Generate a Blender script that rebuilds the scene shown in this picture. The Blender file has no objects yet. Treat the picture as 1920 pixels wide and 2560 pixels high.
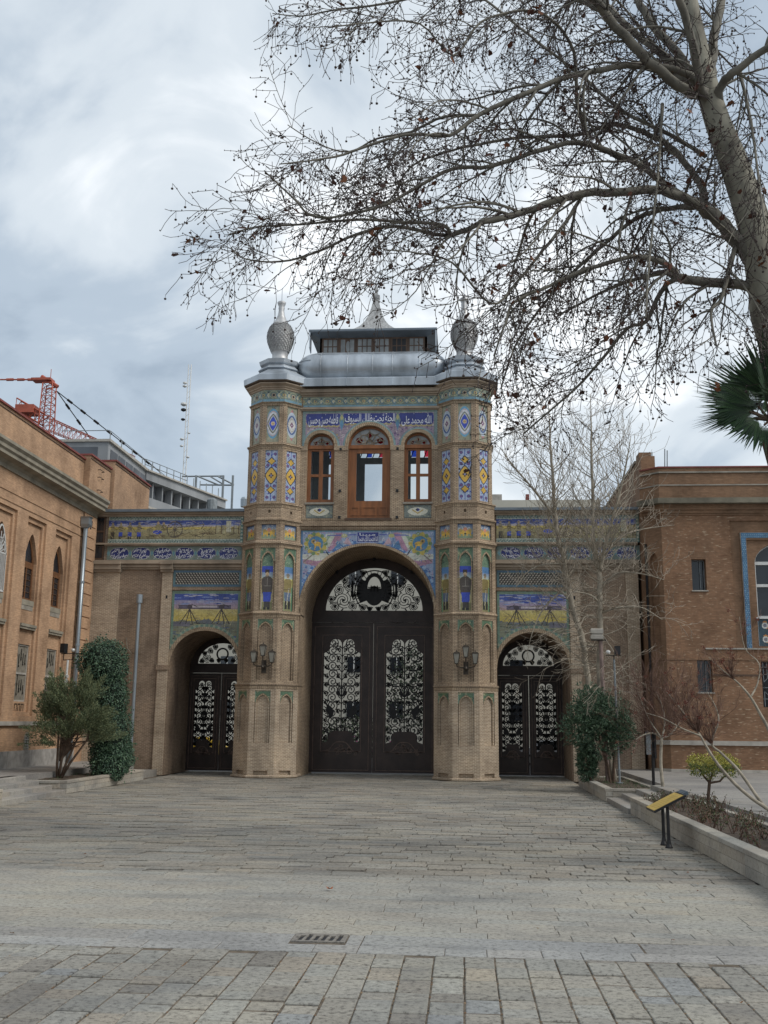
import bpy, math, random
import numpy as np
from mathutils import Vector
from mathutils.geometry import tessellate_polygon

scene = bpy.context.scene
PLAN = 1.5            # the plan below is drawn at 2:3; everything is scaled up once at the end
rnd = random.Random(7)

# ---------------------------------------------------------------- camera
def cam_basis(yaw, pitch, roll):
    f = Vector((-math.sin(yaw) * math.cos(pitch), math.cos(yaw) * math.cos(pitch), math.sin(pitch)))
    r = Vector((math.cos(yaw), math.sin(yaw), 0))
    u = r.cross(f)
    c, s = math.cos(roll), math.sin(roll)
    return c * r + s * u, -s * r + c * u, f
CAM_POS = Vector((2.806, -29.17, 1.6))
CB = cam_basis(math.radians(4.498), math.radians(11.537), math.radians(.659))
cam_data = bpy.data.cameras.new('camera')
cam_data.sensor_fit = 'VERTICAL'
cam_data.sensor_height = 36
cam_data.lens = 36
cam_data.clip_start = .1
cam_data.clip_end = 4000
cam = bpy.data.objects.new('camera', cam_data)
scene.collection.objects.link(cam)
scene.camera = cam
from mathutils import Matrix
m3 = Matrix((CB[0], CB[1], -CB[2])).transposed()
cam.matrix_world = Matrix.Translation(CAM_POS * PLAN) @ m3.to_4x4()
def at(px, py, Y):
    """the point of the plan at depth Y that lies along a sight line (used to survey the place)"""
    d = CB[2] + CB[0] * ((px - 960) / 2560) - CB[1] * ((py - 1280) / 2560)
    return CAM_POS + d * ((Y - CAM_POS.y) / d.y)

# ---------------------------------------------------------------- sky, sun, exposure
SUN_EL, SUN_AZ = math.radians(45), math.radians(109)   # behind thin cloud, behind and right of the camera
w = bpy.data.worlds.new('World')
scene.world = w
w.use_nodes = True
nt = w.node_tree
N = nt.nodes
L = nt.links
N.clear()
out = N.new('ShaderNodeOutputWorld')
bg = N.new('ShaderNodeBackground')
sky = N.new('ShaderNodeTexSky')
sky.sky_type = 'NISHITA'
sky.sun_disc = False
sky.sun_elevation = SUN_EL
sky.sun_rotation = SUN_AZ
sky.air_density = 1.2
sky.dust_density = 2.5
tc = N.new('ShaderNodeTexCoord')
sep = N.new('ShaderNodeSeparateXYZ')
L.new(tc.outputs['Generated'], sep.inputs[0])
zz = N.new('ShaderNodeMath'); zz.operation = 'ADD'; zz.inputs[1].default_value = .55
zm = N.new('ShaderNodeMath'); zm.operation = 'MAXIMUM'; zm.inputs[1].default_value = 0
L.new(sep.outputs[2], zm.inputs[0]); L.new(zm.outputs[0], zz.inputs[0])
dx = N.new('ShaderNodeMath'); dx.operation = 'DIVIDE'
dy = N.new('ShaderNodeMath'); dy.operation = 'DIVIDE'
L.new(sep.outputs[0], dx.inputs[0]); L.new(zz.outputs[0], dx.inputs[1])
L.new(sep.outputs[1], dy.inputs[0]); L.new(zz.outputs[0], dy.inputs[1])
cmb = N.new('ShaderNodeCombineXYZ')
L.new(dx.outputs[0], cmb.inputs[0]); L.new(dy.outputs[0], cmb.inputs[1])
SKY_OFF = (7.59, 8.46, 0)
mp = N.new('ShaderNodeMapping')
mp.inputs['Location'].default_value = SKY_OFF
mp.inputs['Rotation'].default_value = (0, 0, .31)
mp.inputs['Scale'].default_value = (1.0, 1.25, 1)
L.new(cmb.outputs[0], mp.inputs[0])
n1 = N.new('ShaderNodeTexNoise')
n1.inputs['Scale'].default_value = 2.0
n1.inputs['Detail'].default_value = 7
n1.inputs['Roughness'].default_value = .5
n1.inputs['Distortion'].default_value = .25
L.new(mp.outputs[0], n1.inputs['Vector'])
ramp = N.new('ShaderNodeValToRGB')
cr = ramp.color_ramp
cr.interpolation = 'EASE'
cr.elements[0].position = .36; cr.elements[0].color = (.31, .375, .45, 1)
cr.elements[1].position = .63; cr.elements[1].color = (.88, .905, .92, 1)
e = cr.elements.new(.45); e.color = (.40, .47, .545, 1)
e = cr.elements.new(.54); e.color = (.60, .655, .70, 1)
n2 = N.new('ShaderNodeTexNoise')
n2.inputs['Scale'].default_value = 4.6; n2.inputs['Detail'].default_value = 6; n2.inputs['Roughness'].default_value = .52; n2.inputs['Distortion'].default_value = .5
L.new(mp.outputs[0], n2.inputs['Vector'])
mxn = N.new('ShaderNodeMixRGB'); mxn.inputs[0].default_value = .45
L.new(n1.outputs[0], mxn.inputs[1]); L.new(n2.outputs[0], mxn.inputs[2])
L.new(mxn.outputs[0], ramp.inputs[0])
skm = N.new('ShaderNodeVectorMath'); skm.operation = 'SCALE'; skm.inputs['Scale'].default_value = .1
L.new(sky.outputs[0], skm.inputs[0])
mixs = N.new('ShaderNodeMixRGB'); mixs.inputs[0].default_value = .88
L.new(skm.outputs[0], mixs.inputs[1]); L.new(ramp.outputs[0], mixs.inputs[2])
L.new(mixs.outputs[0], bg.inputs['Color'])
bg.inputs['Strength'].default_value = 1.0
L.new(bg.outputs[0], out.inputs[0])

sun_d = bpy.data.lights.new('sun', 'SUN')
sun_d.energy = 1.5
sun_d.angle = math.radians(25)
sun_d.color = (1, .96, .9)
sun = bpy.data.objects.new('sun', sun_d)
scene.collection.objects.link(sun)
sd = Vector((math.sin(SUN_AZ) * math.cos(SUN_EL), math.cos(SUN_AZ) * math.cos(SUN_EL), math.sin(SUN_EL)))
sun.rotation_euler = sd.to_track_quat('Z', 'Y').to_euler()
sun.location = (0, -60, 60)
vs = scene.view_settings
vs.view_transform = 'Standard'
vs.look = 'None'
vs.exposure = .42
vs.gamma = 1
scene.cycles.max_bounces = 6
scene.cycles.transparent_max_bounces = 8
scene.cycles.use_adaptive_sampling = True
scene.cycles.use_denoising = True

# ---------------------------------------------------------------- helpers
COL = scene.collection
OFF = {}
def thing(name, label, cat, loc=(0, 0, 0), group=None, kind=None):
    o = bpy.data.objects.new(name, None)
    o.empty_display_size = .2
    COL.objects.link(o)
    o.location = loc
    OFF[o.name] = Vector(loc)
    tag(o, label, cat, group, kind)
    return o
def tag(o, label=None, cat=None, group=None, kind=None):
    if label: o['label'] = label
    if cat: o['category'] = cat
    if group: o['group'] = group
    if kind: o['kind'] = kind
    return o
def srgb(r, g, b):
    f = lambda c: c / 12.92 if c <= .04045 else ((c + .055) / 1.055) ** 2.4
    return (f(r / 255), f(g / 255), f(b / 255))

class MB:
    """collects faces of one mesh"""
    def __init__(s):
        s.v = []; s.f = []; s.c = []; s.m = []
    def add(s, vs, fs, col=None, mi=0):
        b = len(s.v)
        s.v.extend([tuple(p) for p in vs])
        for f in fs:
            s.f.append([b + i for i in f]); s.c.append(col); s.m.append(mi)
        return s
    def box(s, x0, x1, y0, y1, z0, z1, col=None, mi=0):
        return s.add([(x0, y0, z0), (x1, y0, z0), (x1, y1, z0), (x0, y1, z0), (x0, y0, z1), (x1, y0, z1), (x1, y1, z1), (x0, y1, z1)],
              [(0, 3, 2, 1), (4, 5, 6, 7), (0, 1, 5, 4), (1, 2, 6, 5), (2, 3, 7, 6), (3, 0, 4, 7)], col, mi)
    def slab(s, x0, x1, y0, y1, z0, z1, b=.006, col=None):
        """a stone with chamfered top edges"""
        return s.add([(x0, y0, z0), (x1, y0, z0), (x1, y1, z0), (x0, y1, z0), (x0, y0, z1 - b), (x1, y0, z1 - b), (x1, y1, z1 - b), (x0, y1, z1 - b),
                      (x0 + b, y0 + b, z1), (x1 - b, y0 + b, z1), (x1 - b, y1 - b, z1), (x0 + b, y1 - b, z1)],
              [(0, 1, 5, 4), (1, 2, 6, 5), (2, 3, 7, 6), (3, 0, 4, 7), (4, 5, 9, 8), (5, 6, 10, 9), (6, 7, 11, 10), (7, 4, 8, 11), (8, 9, 10, 11)], col)
    def rings(s, rings, cap=True, close=True, col=None, mi=0):
        n = len(rings[0]); b = len(s.v)
        for r in rings: s.v.extend([tuple(p) for p in r])
        for k in range(len(rings) - 1):
            for i in range(n if close else n - 1):
                j = (i + 1) % n
                s.f.append([b + k * n + i, b + k * n + j, b + (k + 1) * n + j, b + (k + 1) * n + i]); s.c.append(col); s.m.append(mi)
        if cap:
            s.f.append([b + i for i in range(n)][::-1]); s.c.append(col); s.m.append(mi)
            q = b + (len(rings) - 1) * n
            s.f.append([q + i for i in range(n)]); s.c.append(col); s.m.append(mi)
        return s
    def tube(s, pts, rad, n=6, cap=True, col=None, mi=0):
        pts = [Vector(p) for p in pts]
        if not hasattr(rad, '__len__'): rad = [rad] * len(pts)
        rs = []
        ref = None
        for i, p in enumerate(pts):
            t = pts[min(i + 1, len(pts) - 1)] - pts[max(i - 1, 0)]
            if t.length < 1e-9: t = Vector((0, 0, 1))
            t.normalize()
            if ref is None: ref = Vector((1, 0, 0)) if abs(t.x) < .8 else Vector((0, 1, 0))
            a = t.cross(ref)
            if a.length < 1e-4: a = t.cross(Vector((.3, .5, .8)))
            a.normalize(); b = t.cross(a); ref = b.cross(t) if False else ref
            rs.append([p + (a * math.cos(k * 2 * math.pi / n) + b * math.sin(k * 2 * math.pi / n)) * rad[i] for k in range(n)])
        return s.rings(rs, cap, True, col, mi)
    def lathe(s, prof, c, n=24, cap=True, rot=0, col=None, mi=0):
        return s.rings([[(c[0] + r * math.cos(rot + k * 2 * math.pi / n), c[1] + r * math.sin(rot + k * 2 * math.pi / n), c[2] + z) for k in range(n)] for r, z in prof], cap, True, col, mi)
    def poly(s, fr, outer, holes=(), depth=.1, back=False, col=None, mi=0, sides=True):
        """polygon with holes in frame fr=(O,U,V,Nrm); front at O, extruded by depth against the normal"""
        O, U, V, Nn = fr
        loops = [list(outer)] + [list(h) for h in holes]
        flat = [q for l in loops for q in l]
        tri = tessellate_polygon([[Vector((a, b, 0)) for a, b in l] for l in loops])
        P0 = [O + U * a + V * b for a, b in flat]
        P1 = [p - Nn * depth for p in P0]
        b = len(s.v)
        s.v.extend([tuple(p) for p in P0 + P1]); n = len(flat)
        for t in tri:
            a, c, d = t
            x = (P0[c] - P0[a]).cross(P0[d] - P0[a])
            t = (a, c, d) if x.dot(Nn) > 0 else (a, d, c)
            s.f.append([b + i for i in t]); s.c.append(col); s.m.append(mi)
            if back:
                s.f.append([b + n + i for i in t[::-1]]); s.c.append(col); s.m.append(mi)
        if sides:
            k = 0
            for li, l in enumerate(loops):
                ar = sum(l[i][0] * l[(i + 1) % len(l)][1] - l[(i + 1) % len(l)][0] * l[i][1] for i in range(len(l)))
                ccw = (ar > 0) == (U.cross(V).dot(Nn) > 0)
                for i in range(len(l)):
                    j = (i + 1) % len(l)
                    q = [b + k + i, b + n + k + i, b + n + k + j, b + k + j]
                    if (not ccw) != (li > 0): q = q[::-1]
                    s.f.append(q); s.c.append(col); s.m.append(mi)
                k += len(l)
        return s
    def ribbon(s, fr, pts, wid, depth, col=None, mi=0):
        """flat bar following a path in frame fr"""
        O, U, V, Nn = fr
        n = len(pts)
        if not hasattr(wid, '__len__'): wid = [wid] * n
        rs = []
        for i in range(n):
            a = pts[max(i - 1, 0)]; c = pts[min(i + 1, n - 1)]
            t = Vector((c[0] - a[0], c[1] - a[1])); t = t.normalized() if t.length > 1e-9 else Vector((1, 0))
            p = Vector((-t.y, t.x)) * (wid[i] / 2)
            l = O + U * (pts[i][0] + p.x) + V * (pts[i][1] + p.y); r = O + U * (pts[i][0] - p.x) + V * (pts[i][1] - p.y)
            rs.append([l, r, r - Nn * depth, l - Nn * depth])
        return s.rings(rs, True, True, col, mi)
    def build(s, name, mat, parent=None, smooth=False):
        me = bpy.data.meshes.new(name)
        off = Vector((0, 0, 0))
        if parent is not None: off = OFF[parent.name]
        A = np.array(s.v, dtype=np.float64).reshape(-1, 3) - np.array(off)
        me.from_pydata(A.tolist(), [], s.f)
        # flat metric UVs: u along the wall, v up (or x,y on level faces)
        uv = me.uv_layers.new(name='UVMap')
        data = np.empty(len(me.loops) * 2)
        co = A + np.array(off)
        for p in me.polygons:
            nx, ny, nz = p.normal
            if abs(nz) > .75:
                for li, vi in zip(p.loop_indices, p.vertices): data[2 * li] = co[vi][0]; data[2 * li + 1] = co[vi][1]
            else:
                h = math.hypot(nx, ny); tx, ty = -ny / h, nx / h
                for li, vi in zip(p.loop_indices, p.vertices): data[2 * li] = co[vi][0] * tx + co[vi][1] * ty; data[2 * li + 1] = co[vi][2]
        uv.data.foreach_set('uv', data)
        if any(c is not None for c in s.c):
            ca = me.color_attributes.new('Col', 'FLOAT_COLOR', 'CORNER')
            cd = np.ones((len(me.loops), 4))
            for p, c in zip(me.polygons, s.c):
                if c is not None: cd[p.loop_start:p.loop_start + p.loop_total, :3] = c
            ca.data.foreach_set('color', cd.ravel())
        for m in (mat if isinstance(mat, (list, tuple)) else [mat]): me.materials.append(m)
        if isinstance(mat, (list, tuple)): me.polygons.foreach_set('material_index', s.m)
        if smooth: me.polygons.foreach_set('use_smooth', [True] * len(me.polygons))
        me.update()
        o = bpy.data.objects.new(name, me)
        COL.objects.link(o)
        if parent is not None: o.parent = parent
        OFF[o.name] = off
        return o
    def solo(s, name, mat, label, cat, group=None, kind=None, smooth=False):
        """a thing that is one mesh, with its origin at its base"""
        A = np.array(s.v); c = (A.min(0) + A.max(0)) / 2; c[2] = A[:, 2].min()
        s.v = [(x - c[0], y - c[1], z - c[2]) for x, y, z in s.v]
        o = s.build(name, mat, None, smooth)
        o.location = c
        OFF[o.name] = Vector(c)
        s.v = []
        return tag(o, label, cat, group, kind)

X, Y_, Z = Vector((1, 0, 0)), Vector((0, 1, 0)), Vector((0, 0, 1))
def front(y, x=0, z=0):      # a wall that faces the camera side (-y)
    return (Vector((x, y, z)), X, Z, -Y_)
def east(x, y=0, z=0):       # a wall that faces +x
    return (Vector((x, y, z)), Y_, Z, X)
def west(x, y=0, z=0):
    return (Vector((x, y, z)), Y_, Z, -X)
def rect(a, b, c, d): return [(a, c), (b, c), (b, d), (a, d)]
def arch(cx, hw, z0, zs, rise=None, n=14, pointed=0):
    """an arched opening: jambs from z0 to the spring zs"""
    rise = hw if rise is None else rise
    p = [(cx - hw, z0), (cx + hw, z0)]
    for k in range(n + 1):
        a = math.pi * k / n
        if pointed:
            t = 1 - abs(1 - 2 * k / n)           # 0..1..0 towards the crown
            x = math.cos(a) * hw * (1 - .0 * t)
            y = math.sin(a) ** .9 * rise * (1 - pointed) + rise * pointed * (1 - abs(math.cos(a)))
        else:
            x, y = math.cos(a) * hw, math.sin(a) * rise
        p.append((cx + x, zs + y))
    return p

# ---------------------------------------------------------------- materials
def new_mat(name):
    m = bpy.data.materials.new(name); m.use_nodes = True
    t = m.node_tree
    return m, t, t.nodes['Principled BSDF']
def node(t, ty, **kw):
    n = t.nodes.new(ty)
    for k, v in kw.items():
        if k in n.inputs: n.inputs[k].default_value = v
        else: setattr(n, k, v)
    return n
def rampn(t, src, stops):
    r = t.nodes.new('ShaderNodeValToRGB'); e = r.color_ramp.elements
    while len(e) < len(stops): e.new(.5)
    for q, (p, c) in zip(e, stops): q.position = p; q.color = (*c, 1)
    t.links.new(src, r.inputs[0]); return r.outputs[0]
def mixc(t, a, b, fac, mode='MIX'):
    m = t.nodes.new('ShaderNodeMixRGB'); m.blend_type = mode
    for i, s in ((1, a), (2, b), (0, fac)):
        if hasattr(s, 'is_output') or isinstance(s, bpy.types.NodeSocket): t.links.new(s, m.inputs[i])
        elif i == 0: m.inputs[0].default_value = s
        else: m.inputs[i].default_value = (*s, 1)
    return m.outputs[0]
def coord(t, kind='Object'):
    c = t.nodes.new('ShaderNodeTexCoord'); return c.outputs[kind]
def noise(t, vec, scale, detail=4, rough=.55, dist=0):
    n = node(t, 'ShaderNodeTexNoise', Scale=scale, Detail=detail, Roughness=rough, Distortion=dist)
    t.links.new(vec, n.inputs['Vector']); return n.outputs[0]
def scaled(t, vec, s):
    m = t.nodes.new('ShaderNodeMapping'); m.inputs['Scale'].default_value = s
    t.links.new(vec, m.inputs[0]); return m.outputs[0]
def bump(t, b, h, strength=.4, dist=.02):
    n = node(t, 'ShaderNodeBump', Strength=strength, Distance=dist)
    t.links.new(h, n.inputs['Height']); t.links.new(n.outputs[0], b.inputs['Normal'])
def plain(name, col, rough=.6, metal=0, var=.25, scale=6, bmp=.15, spec=.4, streak=False):
    """a plain surface with mottling and fine relief"""
    m, t, b = new_mat(name)
    c = coord(t)
    v = scaled(t, c, (1, 1, .15)) if streak else c
    n = noise(t, v, scale, 6)
    lo = tuple(x * (1 - var) for x in col); hi = tuple(min(1, x * (1 + var)) for x in col)
    col_o = rampn(t, n, [(.3, lo), (.7, hi)])
    t.links.new(col_o, b.inputs['Base Color'])
    b.inputs['Roughness'].default_value = rough; b.inputs['Metallic'].default_value = metal
    b.inputs['Specular IOR Level'].default_value = spec
    if bmp: bump(t, b, noise(t, c, scale * 8, 3), bmp, .01)
    return m
def brickmat(name, a, b2, mortar, bw=.15, bh=.044, ms=.006, stain=(.0, None), light=None, rough=.85, bstr=.5, bias=0.):
    """brickwork in metric wall coordinates, with weathering"""
    m, t, b = new_mat(name)
    uv = coord(t, 'UV')
    br = node(t, 'ShaderNodeTexBrick', Scale=1.0)
    br.inputs['Brick Width'].default_value = bw; br.inputs['Row Height'].default_value = bh
    br.inputs['Mortar Size'].default_value = ms; br.inputs['Mortar Smooth'].default_value = .3
    br.inputs['Bias'].default_value = bias
    br.inputs['Color1'].default_value = (*a, 1); br.inputs['Color2'].default_value = (*b2, 1); br.inputs['Mortar'].default_value = (*mortar, 1)
    t.links.new(uv, br.inputs['Vector'])
    col = br.outputs[0]
    ob = coord(t)
    n = noise(t, ob, 1.1, 6, .6)
    col = mixc(t, col, rampn(t, n, [(.3, (.62, .60, .58)), (.50, (.98, .98, .98)), (.72, (1.2, 1.17, 1.12))]), 1, 'MULTIPLY')
    n2 = noise(t, scaled(t, uv, (6.5, 22, 1)), 1, 2)
    col = mixc(t, col, rampn(t, n2, [(.3, (.78, .76, .74)), (.7, (1.2, 1.2, 1.18))]), .8, 'MULTIPLY')
    if light:
        n3 = noise(t, scaled(t, uv, (5.5, 23, 1)), 1, 1)
        col = mixc(t, col, light, rampn(t, n3, [(.63, (0, 0, 0)), (.69, (.8, .8, .8))]))
    if stain[0]:
        n4 = noise(t, scaled(t, ob, (1.6, 1.6, .35)), 1, 5, .6)
        col = mixc(t, col, stain[1], rampn(t, n4, [(.5, (0, 0, 0)), (.75, (stain[0],) * 3)]))
    t.links.new(col, b.inputs['Base Color'])
    b.inputs['Roughness'].default_value = rough; b.inputs['Specular IOR Level'].default_value = .2
    bump(t, b, br.outputs['Fac'], -bstr, .012)
    return m

MT = {}
MT['brick_gate'] = brickmat('brick_gate', (.50, .395, .285), (.42, .322, .23), (.13, .10, .075), bw=.125, bh=.038, ms=.007, stain=(.45, (.15, .115, .085)))
MT['brick_gate_low'] = brickmat('brick_gate_low', (.28, .21, .15), (.36, .275, .20), (.56, .475, .37), bw=.125, bh=.038, ms=.0075, stain=(.4, (.13, .10, .075)))
MT['brick_wing'] = brickmat('brick_wing', (.25, .18, .13), (.20, .145, .105), (.38, .30, .225), bw=.125, bh=.038, ms=.006, stain=(.75, (.09, .066, .052)))
MT['brick_ochre'] = brickmat('brick_ochre', (.47, .305, .198), (.43, .276, .177), (.35, .238, .15), bw=.16, bh=.045, ms=.004, bstr=.2, stain=(.5, (.25, .16, .10)))
MT['brick_red'] = brickmat('brick_red', (.275, .158, .096), (.222, .124, .075), (.20, .132, .088), bw=.125, bh=.038, ms=.005, bstr=.3, light=(.42, .32, .22), stain=(.45, (.14, .09, .06)))
MT['brick_red_plain'] = brickmat('brick_red_plain', (.25, .152, .095), (.22, .132, .082), (.19, .125, .082), ms=.004, bstr=.25, stain=(.6, (.13, .09, .062)))
MT['brick_arch'] = brickmat('brick_arch', (.42, .33, .235), (.36, .28, .195), (.19, .145, .105), bw=.06, bh=.2, ms=.008)
MT['stone_trim'] = plain('stone_trim', (.27, .245, .205), .8, var=.35, scale=3)
MT['plaster'] = plain('plaster', (.33, .265, .20), .9, var=.35, scale=1.6, streak=True)
MT['stone_pale'] = plain('stone_pale', (.36, .335, .295), .8, var=.22, scale=4)
MT['stone_grey'] = plain('stone_grey', (.30, .285, .265), .8, var=.3, scale=5)
MT['cornice_grey'] = plain('cornice_grey', (.25, .225, .175), .75, var=.3, scale=2.5)
MT['zinc'] = plain('zinc', (.42, .455, .49), .45, .7, var=.38, scale=1.6, bmp=.25, streak=True)
MT['zinc_dark'] = plain('zinc_dark', (.17, .20, .23), .5, .5, var=.2, scale=2)
MT['silver'] = plain('silver', (.44, .44, .44), .5, .5, var=.25, scale=5, bmp=.3)
MT['wood'] = plain('wood', (.22, .082, .026), .45, var=.3, scale=9, streak=True)
MT['wood_dark'] = plain('wood_dark', (.085, .05, .032), .55, var=.3, scale=9, streak=True)
MT['door_trim_highlight'] = plain('door_trim_highlight', (.105, .07, .054), .4, .15, var=.35, scale=6, bmp=.1)  # paler than the door: highlights on mouldings and carving put into the colour
MT['door'] = plain('door', (.038, .025, .021), .42, .1, var=.35, scale=3, bmp=.1)
MT['iron'] = plain('iron', (.012, .011, .012), .45, .3, var=.3, scale=6)
MT['soffit'] = plain('soffit', (.10, .075, .055), .8, var=.3, scale=6)
MT['black'] = plain('black', (.012, .012, .014), .5, var=.3)
MT['dark_glass'] = plain('dark_glass', (.018, .022, .028), .12, 0, var=.4, scale=1.5, bmp=0, spec=.6)
MT['grey_glass'] = plain('grey_glass', (.30, .32, .33), .35, 0, var=.25, scale=2, bmp=0)
MT['white_metal'] = plain('white_metal', (.62, .62, .60), .4, .1, var=.12)
MT['galv'] = plain('galv', (.30, .34, .37), .4, .6, var=.2, scale=3, streak=True)
MT['grey_paint'] = plain('grey_paint', (.20, .22, .23), .5, .2, var=.2)
MT['concrete'] = plain('concrete', (.26, .27, .28), .85, var=.3, scale=.5, streak=True)
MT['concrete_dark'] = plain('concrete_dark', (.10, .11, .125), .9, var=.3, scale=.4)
MT['orange'] = plain('orange', (.36, .085, .05), .5, .1, var=.25, scale=2)
MT['soil'] = plain('soil', (.075, .055, .040), .95, var=.5, scale=14, bmp=.8)
MT['bark_grey'] = plain('bark_grey', (.17, .145, .115), .9, var=.4, scale=14, bmp=.5)
MT['bark_brown'] = plain('bark_brown', (.085, .056, .038), .9, var=.4, scale=14, bmp=.5)
MT['cream'] = plain('cream', (.44, .42, .36), .85, var=.1, scale=.4)
MT['red_coping'] = plain('red_coping', (.20, .055, .045), .7, var=.3, scale=3)

def glassmat(name, col, alpha):
    m, t, b = new_mat(name)
    tr = t.nodes.new('ShaderNodeBsdfTransparent'); tr.inputs[0].default_value = (*col, 1)
    mx = t.nodes.new('ShaderNodeMixShader'); mx.inputs[0].default_value = alpha
    b.inputs['Base Color'].default_value = (.02, .025, .03, 1); b.inputs['Roughness'].default_value = .06
    o = t.nodes['Material Output']
    t.links.new(tr.outputs[0], mx.inputs[1]); t.links.new(b.outputs[0], mx.inputs[2]); t.links.new(mx.outputs[0], o.inputs[0])
    return m
MT['pane'] = glassmat('pane', (.9, .93, .94), .22)
for k, c in dict(stain_blue=(.02, .06, .42), stain_red=(.6, .02, .05), stain_green=(.03, .42, .18), stain_white=(.9, .93, .93)).items(): MT[k] = glassmat(k, c, .05)

def tilemat(name, rough=.22, tint=(1, 1, 1), gloss=.5):
    """glazed tile; the painted print comes from the mesh's own colours"""
    m, t, b = new_mat(name)
    a = node(t, 'ShaderNodeAttribute', attribute_name='Col')
    ob = coord(t)
    hs = node(t, 'ShaderNodeHueSaturation', Saturation=.96, Value=1.0); t.links.new(a.outputs[0], hs.inputs['Color'])
    col = mixc(t, hs.outputs[0], (.26, .25, .22), .06)
    col = mixc(t, col, rampn(t, noise(t, ob, 26, 4, .7), [(.3, (.62, .62, .60)), (.5, (1, 1, 1)), (.7, (1.25, 1.24, 1.2))]), .75, 'MULTIPLY')
    col = mixc(t, col, rampn(t, noise(t, ob, 3, 5), [(.3, (.72, .72, .70)), (.6, (1, 1, 1))]), 1, 'MULTIPLY')
    t.links.new(col, b.inputs['Base Color'])
    b.inputs['Roughness'].default_value = rough; b.inputs['Specular IOR Level'].default_value = gloss
    bump(t, b, noise(t, ob, 30, 2), .12, .01)
    return m
MT['tile'] = tilemat('tile', .35, gloss=.35)
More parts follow.
